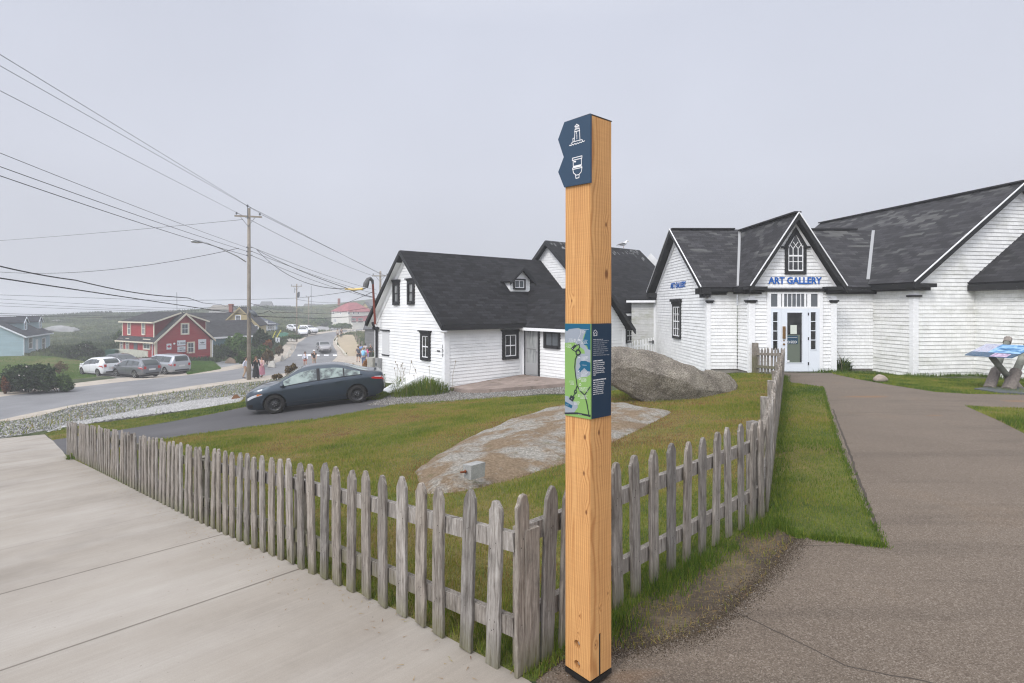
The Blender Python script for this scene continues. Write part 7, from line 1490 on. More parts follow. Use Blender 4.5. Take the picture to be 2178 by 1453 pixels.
# --- white house with red roof
Yr = 165; a, b = P(705, 692, Yr), P(742, 695, Yr-7); c = P(792, 690, Yr-1); MWd = frame((b.x, b.y, 0), c-b); Lw = (c-b).length; MWl = frame((a.x, a.y, 0), b-a); Ll = (b-a).length
wr_ = thing('red_roofed_house', (b.x, b.y, H(b.x, b.y)), 'two storey white house with faded red hipped roof up the road', 'house'); zt_ = hit(MWl, 705, 662.5)[1]; zq = hit(MWd, 737, 643)[1]; M_ww = paintwall('far_white_siding', (.72, .7, .64), .2); dn = (MWd.to_3x3() @ Vector((0, 1, 0)))
m = MB(MWd); boards(m, [(0, -9), (Lw, -9), (Lw, zt_), (0, zt_)], .2); m.M = MWl; boards(m, [(0, -9), (Ll, -9), (Ll, zt_), (0, zt_)], .2); m.build('wall', M_ww, wr_)
M_rr = mat('faded_red_roof', (.3, .09, .1), .8, fn=roof_fn((.3, .09, .1), .15, row=.3, wd=.5)); pa, pb, pc = Vector((a.x, a.y, zt_)), Vector((b.x, b.y, zt_)), Vector((c.x, c.y, zt_)); pd = pc+(pa-pb); ct = (pa+pc)/2; o1 = ct+(pb-pc).normalized()*1.5; o2 = ct+(pc-pb).normalized()*1.5; o1.z = o2.z = zq; pa, pb, pc, pd = [ct+(v-ct)*1.07+Vector((0, 0, -zt_+zt_)) for v in (pa, pb, pc, pd)]
for v in (pa, pb, pc, pd): v.z = zt_
m = MB(); slab(m, pb, pc, o2, o1, .15); slab(m, pd, pa, o1, o2, .15); m.face([pa, pb, o1], [(0, 0), (6, 0), (3, 3)]); m.face([pc, pd, o2], [(0, 0), (6, 0), (3, 3)]); m.build('roof', M_rr, wr_)
m = MB(MWd); z5 = hit(MWd, 770, 676)[1]; slab(m, (.0, -1.6, z5-.9), (Lw+.5, -1.6, z5-.9), (Lw+.5, .0, z5+.5), (1, .0, z5+.5), .1); po = m.build('porch_roof', M_rr, wr_)
m = MB(MWd); m.box(.4, Lw, -1.4, -.03, -9, z5-.85); pw_ = m.build('porch', M_ww, wr_); MP = MWd @ Matrix.Translation((0, -1.4, 0))
for px in (752, 767): x, z = hit(MP, px, 685.5); simple_window(pw_, MP, x, z, 1.3, 1.1, M_grey, nx=3, fw=.12)
for px in (742, 752, 762): x, z = hit(MWd, px, 668); simple_window(wr_, MWd, x, z, .5, .8, M_white, nx=1)
for px, py in ((710, 668), (725, 668), (711, 685), (714.5, 685)): x, z = hit(MWl, px, py); simple_window(wr_, MWl, x, z, .5, .8, M_white, nx=1)
m = MB(); q = P(721, 640, Yr); m.box(q.x-.3, q.x+.3, q.y-.3, q.y+.3, q.z-1.5, q.z+.7); m.build('chimney', mat('chimney_brick', (.25, .09, .07)), wr_)
# --- small yellow house and farther ones in the fog
def far_house(label, px0, px1, pye, pyr, Y, wall, roof, name='distant_house', gable=False, dep=6, pyb=None, group='houses fading in the fog'):
    a, b = P(px0, pye, Y), P(px1, pye, Y); M = frame((a.x, a.y, 0), (1, .12)); L_ = b.x-a.x; r_ = thing(name, (a.x, a.y, a.z-3), label, 'house', group); zr = P(px0, pyr, Y).z; zb_ = min(a.z-2.6, H(a.x, a.y+3)-.5); m = MB()
    if not gable:
        wallset(m, M, L_, dep, zb_, a.z, zr, .3, lap=.01); m.build('wall', wall, r_); gable_roof(r_, M, -.3, L_+.3, -.3, dep+.3, dep/2, a.z, zr, .12, roof)
    else:
        m.M = M; boards(m, [(0, zb_), (L_, zb_), (L_, a.z), (L_/2, zr-.1), (0, a.z)], .3); m.M = M @ frame((0, dep, 0), (0, -1)); boards(m, [(0, zb_), (dep, zb_), (dep, a.z), (0, a.z)], .3); m.M = M @ frame((L_, 0, 0), (0, 1)); boards(m, [(0, zb_), (dep, zb_), (dep, a.z), (0, a.z)], .3); m.build('wall', wall, r_)
        gable_roof(r_, M @ frame((L_/2, 0, 0), (0, 1)), -.3, dep, -L_/2-.3, L_/2+.3, 0, a.z, zr, .12, roof)
    nwin = max(1, int(L_/3))
    for i in range(nwin): simple_window(r_, M, L_*(i+.5)/nwin, a.z-1.7, .6, .9, M_white, nx=1)
    return r_
M_fw = paintwall('off_white_siding', (.5, .49, .47), .3); M_fg = paintwall('grey_siding', (.22, .23, .25), .3); M_fy = paintwall('pale_yellow_siding', (.55, .43, .22), .3); M_fr = mat('weathered_grey_roof', (.11, .11, .115), .85); M_fr2 = mat('tan_roof', (.22, .2, .17), .85)
far_house('small yellow gabled house right of the red roofed house', 768, 784, 656, 643, 190, M_fy, M_fr, gable=True, dep=9)
far_house('grey roofed house close behind the small yellow gable', 776, 812, 652, 638, 215, M_fw, M_fr, dep=8)
far_house('pale house with a tan roof standing behind the yellow house, left of its chimney', 444, 482, 659, 649, 150, M_fw, M_fr2, dep=7)
rr = random.Random(11)
for i, (x0, x1, ye, yr, Y, cw) in enumerate(((538, 560, 653, 647, 240, 'grey'), (553, 572, 650, 641, 290, 'pale'), (572, 590, 656, 650, 230, 'grey'), (594, 612, 655, 650, 245, 'white'), (646, 664, 652, 646, 260, 'grey'), (664, 682, 651, 647, 250, 'white'), (683, 700, 654, 649, 245, 'grey'))):
    far_house('%s house on the foggy skyline, number %s from the left beyond the utility poles' % ({'grey': 'grey', 'pale': 'tall pale', 'white': 'low white'}[cw], ['one', 'two', 'three', 'four', 'five', 'six', 'seven'][i]), x0, x1, ye, yr, Y, {'grey': M_fg, 'pale': M_fw, 'white': M_fw}[cw], M_fr, dep=6)
# grey shed beside the white house, behind the walkway group
a = P(776, 728, 74); gs = thing('grey_shed', (a.x, a.y, H(a.x, a.y)), 'weathered grey shed partly hidden behind the clapboard house corner', 'shed'); MGs = frame((a.x, a.y, 0), (1, .1)); m = MB(); wallset(m, MGs, 7, 5, -9, -3.0, -1.8, .2); m.build('wall', paintwall('weathered_grey_wall', (.2, .2, .2), .2), gs); gable_roof(gs, MGs, -.2, 7.2, -.3, 5.3, 2.5, -3.0, -1.7, .1, M_fr)
# railing posts along the walkway
for i, (px, py) in enumerate(((756, 722), (759, 728), (764, 735), (770, 741), (777, 746), (785, 750))):
    q = G(px, py); m = MB(); m.box(-.09, .09, -.09, .09, -.2, 1.05); m.box(-.11, .11, -.11, .11, 1.05, 1.1); o = m.build('bollard', mat('weathered_post', (.24, .21, .17), .9), None, loc=q) if False else None
    mm_ = MB(); mm_.box(q.x-.09, q.x+.09, q.y-.09, q.y+.09, q.z-.2, q.z+1.05); mm_.box(q.x-.11, q.x+.11, q.y-.11, q.y+.11, q.z+1.05, q.z+1.1); o = mm_.build('bollard', mat('weathered_post', (.24, .21, .17), .9), None, loc=q); tag(o, 'squat timber post edging the tan walkway, standing in a row', 'post', 'posts edging the tan walkway')
# kerb beside the walkway
m = MB(); kp = [G(x, y) for x, y in ((737, 758), (728, 747), (718, 736), (714, 727), (717, 720))]
for a, b in zip(kp[:-1], kp[1:]): m.beam(a+Vector((0, 0, .06)), b+Vector((0, 0, .06)), .3, .16)
o = m.build('kerb', M_cream if False else mat('kerb_concrete', (.5, .46, .38), .8)); o['kind'] = 'structure'

# ================================================================ utility poles and wires
M_pole = speck((.27, .235, .19), .25, 3, 60, name='pole_wood', stain=(6, (.1, .09, .07), .62)); M_ins = mat('insulator', (.08, .09, .1), .3, .5)
def pole(label, px, pyt, pyb, Y, arm=None, r0=.16, r1=.11, lamp=False, base=None):
    t_, b_ = P(px, pyt, Y), P(px, pyb, Y); b_.z = min(b_.z, H(b_.x, b_.y)); r_ = thing('utility_pole', b_, label, 'utility pole'); m = MB(); m.tube([b_-Vector((0, 0, .4)), b_.lerp(t_, .5), t_], [r0, (r0+r1)/2, r1], 14); m.build('shaft', M_pole, r_, True)
    if arm:
        for (ay, hw, tilt) in arm:
            a = P(px, ay, Y); m = MB(); m.beam(a+Vector((-hw, -.12, tilt)), a+Vector((hw, -.12, -tilt)), .09, .12); m.build('crossarm', M_pole, r_)
            for s_ in (-1, 1):
                m = MB(); m.tube([a+Vector((s_*hw*.55, -.14, -.05)), a+Vector((0, -.13, -.75*min(1, hw))), ], .018, 5); m.build('brace', M_ins, r_)
                m = MB(); p = a+Vector((s_*hw*.86, -.12, -s_*tilt*.8)); m.tube([p, p+Vector((0, 0, .16))], .015, 5); m.lathe([(.03, .12), (.075, .16), (.07, .24), (.03, .3), (.001, .31)], p, 'z', 8); m.build('insulator', M_ins, r_)
    return r_, t_
pm_, tp_m = pole('tall wooden utility pole with crossarm and street lamp at the near road edge', 529.5, 443, 811, 42, [(461, 1.02, .05)])
q = P(526.5, 440, 41.8); m = MB(); m.tube([q+Vector((0, 0, -.9)), q], .025, 6); m.lathe([(.03, 0), (.085, .04), (.08, .1), (.03, .17), (.001, .18)], q, 'z', 8); m.build('pin_insulator', M_ins, pm_)
m = MB(); m.tube([P(523, 557, 41.8), P(505, 545.5, 40.8), P(470, 529, 39.3), P(440, 517, 38.2), P(425, 514.5, 37.8)], [.04, .04, .035, .03, .03], 6); m.build('lamp_arm', M_metal, pm_, True)
m = MB(); a = P(427, 514.5, 37.8); b = P(406, 513, 37.0); m.tube([a+Vector((.1, 0, 0)), a, a.lerp(b, .3), b.lerp(a, .12), b], [.05, .09, .12, .1, .02], 8); m.lathe([(.05, 0), (.05, .08), (.001, .09)], a+Vector((-.15, 0, .06)), 'z', 8); m.build('lamp_head', M_metal, pm_, True)
for i, py in enumerate((526, 534.5, 543)):
    m = MB(); q = P(524, py, 41.8); m.mark(); m.tube([q, q+Vector((.1, 0, 0))], .05, 6); m.mark(); q2 = P(536.5, py, 41.8); m.tube([q2, q2-Vector((.1, 0, 0))], .04, 6); m.build('spool_insulator', M_ins, pm_)
m = MB(); m.tube([P(531, 660, 41.7), P(537, 664, 41.6), P(543, 671, 41.6), P(546, 674, 41.7)], [.05, .16, .17, .08], 8); m.build('splice_case', M_ins, pm_, True)
m = MB(); m.tube([P(527, 651, 41.75), P(531, 662, 41.7), P(527, 672, 41.7), P(535, 681, 41.7), P(532, 690, 41.75)], .025, 6); m.build('cable_loop', M_ins, pm_, True)
p2_, _t = pole('second utility pole down the road with transformer and paired arms', 631, 604, 725, 95, [(609, .95, 0)], .14, .1)
for dx, py, l in ((1.2, 626, .35), (.9, 628, .3), (-.8, 618, .0)):
    m = MB(); q = P(631, py, 95)+Vector((dx*.35, -.15, 0)); m.tube([q-Vector((0, 0, .4)), q+Vector((0, 0, .4))], .16 if dx > 0 else .04, 8); m.build('transformer' if dx > 0 else 'bracket', M_ins, p2_)
pole('thin utility pole behind the distant white cars', 656.5, 631, 709, 122, [(631.5, .6, 0)], .12, .1)
pole('utility pole top showing left of the white house roof', 809, 577, 760, 70, [(587, 1.02, 0)], .15, .12)
q = P(662, 692, 180); m = MB(); m.tube([q, P(662, 608, 180)], .07, 5); o = m.build('radio_mast', M_ins, None, loc=q); tag(o, 'thin radio mast on the foggy skyline right of the second pole', 'mast')
q = P(377, 700, 120); m = MB(); m.tube([q, P(376, 622, 120)], .045, 5); o = m.build('radio_mast', M_ins, None, loc=q); tag(o, 'thin radio mast rising behind the red house roof', 'mast')
M_wire = mat('overhead_wire', grey(.02), .6)
def wire(label, pts, sag, wpx0, n=26, grp=None, name='overhead_wire', mt=None):
    """pts: list of 3D points; catenary-like sag between each pair; wpx = apparent width at the middle in photo pixels"""
    q = []; wpx = wpx0*.62
    for k, (a, b) in enumerate(zip(pts[:-1], pts[1:])):
        s_ = sag[k] if isinstance(sag, (list, tuple)) else sag
        for i in range(n+1 if k == len(pts)-2 else n): t = i/n; p = a.lerp(b, t); q.append(p+Vector((0, 0, -4*s_*t*(1-t))))
    rs = [max(.006, wpx*.5/F*(.55*abs(pts[0].y)+.45*p.y)) for p in q]; ym = sum(p.y for p in q)/len(q); r_ = wpx*.5/F*ym; m = MB(); m.tube(q, r_, 5); o = m.build(name, mt or M_wire, None, True, loc=pts[0]); return tag(o, label, 'wire', grp or 'overhead wires')
def lp(py0, py1, px1, Y0, Y1): 
    """a point beyond the left frame edge continuing the run that crosses pixel column 0 at py0"""
    a, b = P(0, py0, Y0), P(px1, py1, Y1); return a+(a-b)*.35, b
LBL = 'overhead wire %s'
for lab, py0, px1, py1, Y0, s_, w_ in (('from the pole top to the upper left corner, highest of all', 116, 526.5, 438, 17, .0, 1.5), ('ending at the right tip of the crossarm, second highest on the left', 140, 557, 456, 17.5, .0, 1.4), ('ending at the left tip of the crossarm, third highest on the left', 193, 505, 453, 17, .0, 1.4),
      ('in the middle bundle left of the pole, uppermost', 318, 523, 526, 18, .25, 1.6), ('in the middle bundle left of the pole, central', 347, 523, 534, 18, .25, 2.0), ('in the middle bundle left of the pole, lowest', 365, 523, 543, 18, .3, 2.2), ('thickest black cable crossing low in front of the red house', 590, 527, 670, 16, .05, 3.2)):
    a, b = lp(py0, py1, px1, Y0, 41.8); wire(LBL % lab, [a, b], s_*.6, w_)
a, b = P(0, 547, 20), P(420, 643, 36); wire('black cable dipping from the left edge to the yellow house chimney', [a+(a-b)*.3, P(160, 596, 25), P(350, 630, 33), P(400, 634, 36), P(432, 644.5, 50), P(470, 648, 70), P(485, 654, 84)], [.2, .1, 0, 0, 0, 0], 2.3, 10)
for lab, a, b, s_, w_ in (('rising faintly from the left edge to the crossarm', P(-60, 516, 60), P(517, 467, 42), .1, 1.1), ('sagging from the left edge up to the middle of the pole', P(-80, 570, 60), P(508, 528, 42), 1.15, 1.6)): wire(LBL % lab, [a, b], s_, w_)
wire('long thin wire crossing the whole village at horizon height to the second pole', [P(-40, 626, 80), P(350, 639, 90), P(631, 634, 95), P(775, 615, 60)], [0, .1, .1], 1.3)
for i, (y0, y1) in enumerate(((634, 656), (643, 661), (650, 663), (667, 674), (671, 677))): wire(LBL % ('low over the blue house, number %s from the top' % ['one', 'two', 'three', 'four', 'five'][i]), [P(-60, y0-2, 75), P(380, y1, 85), P(528, y1-(6 if i < 3 else 4), 90)], [.1, .05], 1.0 if i < 3 else 1.4, grp='low wires over the bay')
wire(LBL % 'from the pole top right toward the house gable, upper', [P(526.5, 438, 41.8), P(809, 583, 70)], .0, 1.1); wire(LBL % 'from the crossarm tip right toward the house gable, lower', [P(557, 457, 41.8), P(822, 588, 70)], .0, 1.1); wire(LBL % 'from the left crossarm tip passing behind the pole to the right', [P(505, 453, 41.8), P(797, 588, 70)], .35, 1.1)
for lab, a, b, s_, w_ in (('secondary line right of the pole, uppermost', P(536, 526, 41.8), P(800, 617, 68), .25, 1.1), ('secondary line right of the pole, central', P(536, 535, 41.8), P(803, 626, 68), .25, 1.2), ('secondary line right of the pole, lowest', P(536, 544, 41.8), P(803, 636, 68), .35, 1.2)): wire(LBL % lab, [a, b], s_, w_)
wire('twisted service cable from the pole to the house mast, upper', [P(546, 531, 41.7), P(735, 612, 29), P(793, 632, 25)], [.15, .05], 2.2); wire('twisted service cable from the pole to the yellow sleeve, lower', [P(546, 531, 41.7), P(735, 614.5, 29.5), P(777, 614, 24.8)], [.75, 0], 2.2)
m = MB(); m.tube([P(735, 614.6, 29.4), P(752, 616, 27.5), P(771, 614.5, 25.3)], .055, 8); o = m.build('cable_sleeve', mat('yellow_sleeve', (.72, .52, .18), .5), None, True, loc=P(735, 614.6, 29.4)); tag(o, 'yellow insulating sleeve on the cable beside the house mast', 'cable sleeve')
for lab, pts_, s_, w_ in (('telecom cable right of the pole with a wavy start', [P(546, 668, 41.6), P(560, 666, 43), P(573, 661, 45), P(582, 666, 46), P(592, 664, 48), P(700, 668, 70), P(780, 655, 72), P(830, 640, 74)], .0, 1.7), ('telecom cable right of the pole, lower and heavier', [P(546, 673, 41.6), P(680, 677.5, 62), P(780, 672, 72), P(830, 662, 76)], .0, 1.9), ('dropping from the second pole toward the red roofed house', [P(631, 637, 95), P(760, 640, 120)], .5, .9), ('slack line between the pole and second pole', [P(531, 645, 42), P(631, 655, 95)], .4, 1.0), ('rising thinly from the red roofed house to the mast', [P(690, 655, 100), P(795, 620, 40)], .3, 1.2)): wire('overhead '+lab if lab.startswith('telecom') else LBL % lab, pts_, s_, w_, 8)
# yellow guy-wire guards
for lab, a, b in (('leaning yellow guy wire guard left of the pedestrian sign', (606, 719), (587, 705)), ('leaning yellow guy wire guard just above the pedestrian sign', (599, 702), (588, 719)), ('short leaning yellow guard beside the second utility pole', (640, 690), (634, 701))):
    pass
for lab, (x0, y0), (x1, y1), Y in (('leaning yellow guard on a guy wire, left of the pair by the bungalow', (580, 719), (586, 705), 78), ('leaning yellow guard on a guy wire, above the pedestrian sign', (588.5, 718), (598, 702), 78), ('short yellow guard beside the second utility pole', (634, 700), (637, 691), 92)):
    a, b = P(x0, y0, Y), P(x1, y1, Y); m = MB(); m.tube([a, b], .06, 6); o = m.build('guy_guard', mat('guard_yellow', (.6, .55, .08), .5), None, loc=a); tag(o, lab, 'guy guard')
# pedestrian sign
q = G(590.5, 731); sg = thing('pedestrian_sign', q, 'small white square sign with a black walking figure by the road rocks', 'road sign'); s1 = q.y/F; c = P(590.5, 723.5, q.y-.02); m = MB(); m.box(c.x-4.6*s1, c.x+4.6*s1, c.y-.02, c.y, c.z-5.3*s1, c.z+5.3*s1); m.build('sign_face', M_signw, sg)
m = MB(); m.tube([q-Vector((0, 0, .2)), Vector((c.x, c.y+.02, c.z))], .03, 6); m.build('post', M_metal, sg)
m = MB(Matrix.Translation((c.x, c.y-.024, c.z)))
for a, b, wd in (((0, 2.2), (-.3, -.5), 1.5), ((-.3, -.3), (1.3, -3.9), .9), ((-.3, -.3), (-1.9, -3.8), .9), ((0, 1.7), (1.7, .2), .7), ((0, 1.7), (-1.6, .1), .7), ((0, 3.0), (.05, 3.9), 1.3)): m.beam((a[0]*s1, 0, a[1]*s1), (b[0]*s1, 0, b[1]*s1), wd*s1, .004, (0, 1, 0))
m.build('walking_figure', M_ink, sg)
# bins
def bin_(label, px, py, w_, h_, c_, Y=None):
    q = G(px, py); r_ = thing('bin', q, label, 'bin'); m = MB(); m.prism([(q.x-w_/2*.85, q.z), (q.x+w_/2*.85, q.z), (q.x+w_/2, q.z+h_), (q.x-w_/2, q.z+h_)], q.y-.3, q.y+.3); m.build('tub', c_, r_); m = MB(); m.prism([(q.x-w_/2*1.05, q.z+h_), (q.x+w_/2*1.05, q.z+h_), (q.x+w_/2*.9, q.z+h_+.14), (q.x, q.z+h_+.24), (q.x-w_/2*.9, q.z+h_+.14)], q.y-.34, q.y+.34); m.build('lid', c_, r_); return r_
M_gb = mat('green_plastic', (.02, .07, .05), .5); bin_('wide dark green bin against the pale blue house wall', 32, 757, 1.9, .8, M_gb); bin_('dark green bin beside the white hatchback and pale fence', 238, 768, 1.1, 1.0, M_gb); bin_('teal green bin among rocks near the guy guards', 603, 717, 1.6, .6, mat('teal_plastic', (.08, .25, .18), .5))
# ================================================================ plants
def np_mesh(name, V, nper, tint, mt, parent=None, loc=(0, 0, 0)):
    """V: (n*nper,3) vertices of n separate polygons with nper corners"""
    n = len(V)//nper; me = bpy.data.meshes.new(name); me.vertices.add(len(V)); me.vertices.foreach_set('co', V.astype(np.float32).ravel()); me.loops.add(len(V)); me.loops.foreach_set('vertex_index', np.arange(len(V), dtype=np.int32)); me.polygons.add(n)
    me.polygons.foreach_set('loop_start', np.arange(0, len(V), nper, dtype=np.int32)); me.polygons.foreach_set('loop_total', np.full(n, nper, dtype=np.int32)); me.update(calc_edges=True)
    at = me.attributes.new('tint', 'FLOAT', 'POINT'); at.data.foreach_set('value', np.repeat(tint, nper).astype(np.float32)); me.materials.append(mt); o = bpy.data.objects.new(name, me); link(o, parent); o.location = loc; return o
def leaf_mat(name, stops, rough=.6):
    def fn(d):
        a = d.n('Attribute', attribute_name='tint'); d.col(d.ramp(a.outputs['Fac'], stops)); d.b.inputs['Subsurface Weight'].default_value = 0
    m = mat(name, stops[1][1], rough, .25, fn=fn); t = m.node_tree; b = t.nodes['Principled BSDF']; o_ = [x for x in t.nodes if x.type == 'OUTPUT_MATERIAL'][0]
    tr = t.nodes.new('ShaderNodeBsdfTranslucent'); mxs = t.nodes.new('ShaderNodeMixShader'); mxs.inputs[0].default_value = .25; cr_ = [x for x in t.nodes if x.type == 'VALTORGB'][0]; t.links.new(cr_.outputs[0], tr.inputs[0]); t.links.new(b.outputs[0], mxs.inputs[1]); t.links.new(tr.outputs[0], mxs.inputs[2]); t.links.new(mxs.outputs[0], o_.inputs[0]); return m
_ph = np.random.default_rng(5)
def vnoise(x, y, f, seed=0):
    r_ = np.random.default_rng(seed); v = np.zeros(len(x))
    for k in range(9): a = r_.uniform(0, 6.283); ff = f*r_.uniform(.5, 1.9); v += np.sin(x*math.cos(a)*ff+y*math.sin(a)*ff+r_.uniform(0, 6.28)+1.3*np.sin(x*ff*.37*math.sin(a)+y*ff*.41+k))
    return v/4.2
GR = leaf_mat('grass_blades', [(0, (.04, .085, .012)), (.3, (.115, .18, .02)), (.5, (.21, .235, .03)), (.68, (.33, .27, .07)), (.84, (.37, .25, .1)), (1, (.2, .09, .04))], .7)
def blades(x, y, z, h, w_, tint, lean=.45):
    n = len(x); a = RNG.uniform(0, 6.283, n); la_ = RNG.uniform(0, 6.283, n); ln = RNG.uniform(.1, 1, n)*lean*h; dx, dy = np.cos(a)*w_/2, np.sin(a)*w_/2; V = np.empty((n, 3, 3))
    V[:, 0] = np.c_[x-dx, y-dy, z-.004]; V[:, 1] = np.c_[x+dx, y+dy, z-.004]; V[:, 2] = np.c_[x+np.cos(la_)*ln, y+np.sin(la_)*ln, z+h]; return V.reshape(-1, 3), tint
def BH(x, y):
    """ground height on the mesh itself, falling back to the spline"""
    return HH(x, y)
Nb = 1150000; Yb = RNG.uniform(2.25, 24.5, Nb); Kb = RNG.uniform(-.96, .98, Nb); X_ = Kb*Yb
bx0, by0 = (oc_min := np.min(oc, 0)), None
OCH = np.array(oc)
def lawn_blades(name, poly, lab, patch, hs=1.0, thin=1.0, dens=None, seed=1):
    k_ = inside(poly, X_, Yb)&(RNG.random(Nb) < thin); x, y = X_[k_], Yb[k_]
    io = inside(OCH, x, y)&(edist(OCH, x, y) > .05); x, y = x[~io], y[~io]
    if dens is not None: m_ = RNG.random(len(x)) < dens(x, y); x, y = x[m_], y[m_]
    z = HH(x, y); n = len(x); pn = vnoise(x, y, .9, seed)*.5+vnoise(x, y, 3.2, seed+1)*.35+vnoise(x, y, 9, seed+4)*.25
    t_ = np.clip(patch(x, y)+.36*pn+RNG.normal(0, .15, n), 0, 1); h = np.clip(RNG.normal(.036, .011, n), .012, .08)*hs*(1-.35*(t_ > .6))*(1+.5*np.clip(vnoise(x, y, 2.1, seed+2), -.6, 1)); w_ = np.maximum(.0042, y*.0009)*RNG.uniform(.7, 1.3, n); h = np.maximum(h, y*.0014)
    V, tt = blades(x, y, z, h, w_, t_); o = np_mesh(name, V, 3, tt, GR); return tag(o, lab, None, None, 'stuff')
def p_front(x, y):
    t_ = .52+.06*np.clip((y-4)/10, 0, 1)
    do = edist(OCH, x, y); t_ = t_+.42*np.exp(-do/.42)*(RNG.random(len(x)) < .8)      # dry reddish moss round the bedrock
    ex = np.exp(-((x-2.6)**2+(y-7.4)**2*.5)/2.2); t_ = t_+.25*ex
    fx = np.abs((x-FA.x)+(y-FA.y))/1.414; t_ = t_-.14*np.exp(-fx/.3)
    fy = np.abs((y-FA.y)-(x-FA.x))/1.414; return t_-.2*np.exp(-fy/.3)
lawn_blades('lawn_grass', lawn_polys['front'], 'patchy green and straw coloured mown grass inside the picket fence', p_front)
lawn_blades('lawn_grass', lawn_polys['verge'], 'green grass verge beyond the near driveway', lambda x, y: .4+0*x, seed=11)
lawn_blades('lawn_grass', lawn_polys['strip'], 'green grass strip between picket fence and brown path', lambda x, y: .42+.12*np.clip((y-5)/8, 0, 1), .75, seed=21)
lawn_blades('lawn_grass', lawn_polys['far_right'], 'grass verge along the gallery foundation', lambda x, y: .36+0*x, seed=31); lawn_blades('lawn_grass', lawn_polys['right_patch'], 'grass corner at the right edge beside the path', lambda x, y: .3+0*x, seed=41)
lawn_blades('dirt_grass', reg['dirt_patch'], 'sparse dry grass and straw on the bare dirt', lambda x, y: .84-.6*np.exp(-np.abs((y-FA.y)-(x-FA.x))/1.414/.22), .8, 1, lambda x, y: .07+.85*np.exp(-np.abs((y-FA.y)-(x-FA.x))/1.414/.13)+.3*np.clip(vnoise(x, y, 5, 9), 0, 1), seed=51)
# ragged tufts where grass meets paving and along the fences
def along(pts, n, spread, seed):
    r_ = np.random.default_rng(seed); pts = [np.array(p[:2]) for p in pts]; seg = [np.linalg.norm(b-a) for a, b in zip(pts[:-1], pts[1:])]; c = np.cumsum([0]+seg); t = r_.uniform(0, c[-1], n); i = np.clip(np.searchsorted(c, t)-1, 0, len(seg)-1); f = (t-c[i])/np.array(seg)[i]; A = np.array(pts)
    q = A[i]+(A[i+1]-A[i])*f[:, None]; return q[:, 0]+r_.normal(0, spread, n), q[:, 1]+r_.normal(0, spread, n), t
def tufts(lab, pts, n, spread, h0, seed, tint=.2, clump=.5, wd=.006, sh=(0, 0), lean=.6):
    x, y, t = along(pts, n, spread, seed); x += sh[0]; y += sh[1]; k_ = np.sin(t*5.1+seed)+np.sin(t*13.7+seed*2)*.8+np.sin(t*29+seed)*.5 > -2+clump*2.4; x, y, t = x[k_], y[k_], t[k_]; n = len(x); h = np.clip(RNG.normal(h0, h0*.4, n), .02, h0*2.2)
    V, tt = blades(x, y, HH(x, y), h, wd*RNG.uniform(.6, 1.4, n), np.clip(tint+RNG.normal(0, .12, n), 0, 1), lean); o = np_mesh('grass_tufts', V, 3, tt, GR); tag(o, lab, None, None, 'stuff')
tufts('long green grass growing along the right picket fence', [(.35, 2.72), (1.0, 3.42), (2.0, 4.36)], 4200, .055, .06, 3, .22, .6, .005, (.07, -.07))
tufts('grass growing through the foot of the long picket fence', [(FA.x+.02, FA.y+.05), (FB.x, FB.y)], 5000, .035, .04, 4, .3, .55, .006, (.04, .04))
tufts('grass at the foot of the fence toward the gallery', [(2.0, 4.4), (8, 16.4)], 5000, .06, .055, 6, .25, .4, .007, (.08, 0))
tufts('ragged grass edge beside the brown path', [g(1881, 1160), g(1832, 1062), g(1785, 948), g(1750, 825)], 4200, .018, .028, 8, .22, .3, .006); tufts('ragged grass edge above the dirt and path corner', [g(1881, 1163), g(1800, 1152), g(1700, 1143), g(1640, 1112)], 3500, .022, .032, 9, .25, .2, .006)
tufts('grass at the edge of the driveway', [g(330, 937), g(500, 915), g(700, 889), g(846, 862), g(985, 853), g(1080, 846)], 4500, .06, .05, 10, .45, .3, .018)
tufts('grass along the gallery foundation', [(9.9, 17.95), (12.5, 17.3), (14.8, 17.7), (15.2, 15)], 3500, .07, .09, 12, .2, .4, .02)
# straw and small gravel lying on dirt and paving
dp_ = np.array(reg['dirt_patch']); n = 9000; x = RNG.uniform(0, 3.2, n); y = RNG.uniform(2, 4.6, n); k_ = inside(dp_, x, y); x, y = x[k_], y[k_]; n = len(x); a = RNG.uniform(0, 6.28, n); l = RNG.uniform(.01, .05, n); V = np.empty((n, 3, 3)); z = HH(x, y)+.003
V[:, 0] = np.c_[x, y, z]; V[:, 1] = np.c_[x+.0025*np.sin(a), y-.0025*np.cos(a), z]; V[:, 2] = np.c_[x+np.cos(a)*l, y+np.sin(a)*l, z+RNG.uniform(0, .012, n)]
tag(np_mesh('dry_straw', V.reshape(-1, 3), 3, np.clip(RNG.normal(.8, .1, n), .6, 1), GR), 'dry straw lying on the bare dirt', None, None, 'stuff')
def pebbles(name, lab, x, y, r0, r1, mt, seed=1):
    n = len(x); r_ = np.random.default_rng(seed); base = np.array([(1, 0, 0), (-1, 0, 0), (0, 1, 0), (0, -1, 0), (0, 0, .7), (0, 0, -.5)]); F8 = np.array([(0, 2, 4), (2, 1, 4), (1, 3, 4), (3, 0, 4), (2, 0, 5), (1, 2, 5), (3, 1, 5), (0, 3, 5)])
    s_ = r_.uniform(r0, r1, n)**1; a = r_.uniform(0, 6.28, n); P0 = base[None]*r_.uniform(.6, 1.3, (n, 6, 3))*s_[:, None, None]; c, q = np.cos(a)[:, None], np.sin(a)[:, None]; PX = P0[..., 0]*c-P0[..., 1]*q+x[:, None]; PY_ = P0[..., 0]*q+P0[..., 1]*c+y[:, None]; PZ = P0[..., 2]+HH(x, y)[:, None]+s_[:, None]*.2
    V = np.stack([PX, PY_, PZ], -1)[:, F8].reshape(-1, 3); o = np_mesh(name, V, 3, np.repeat(r_.random(n), 8), mt); return tag(o, lab, None, None, 'stuff')
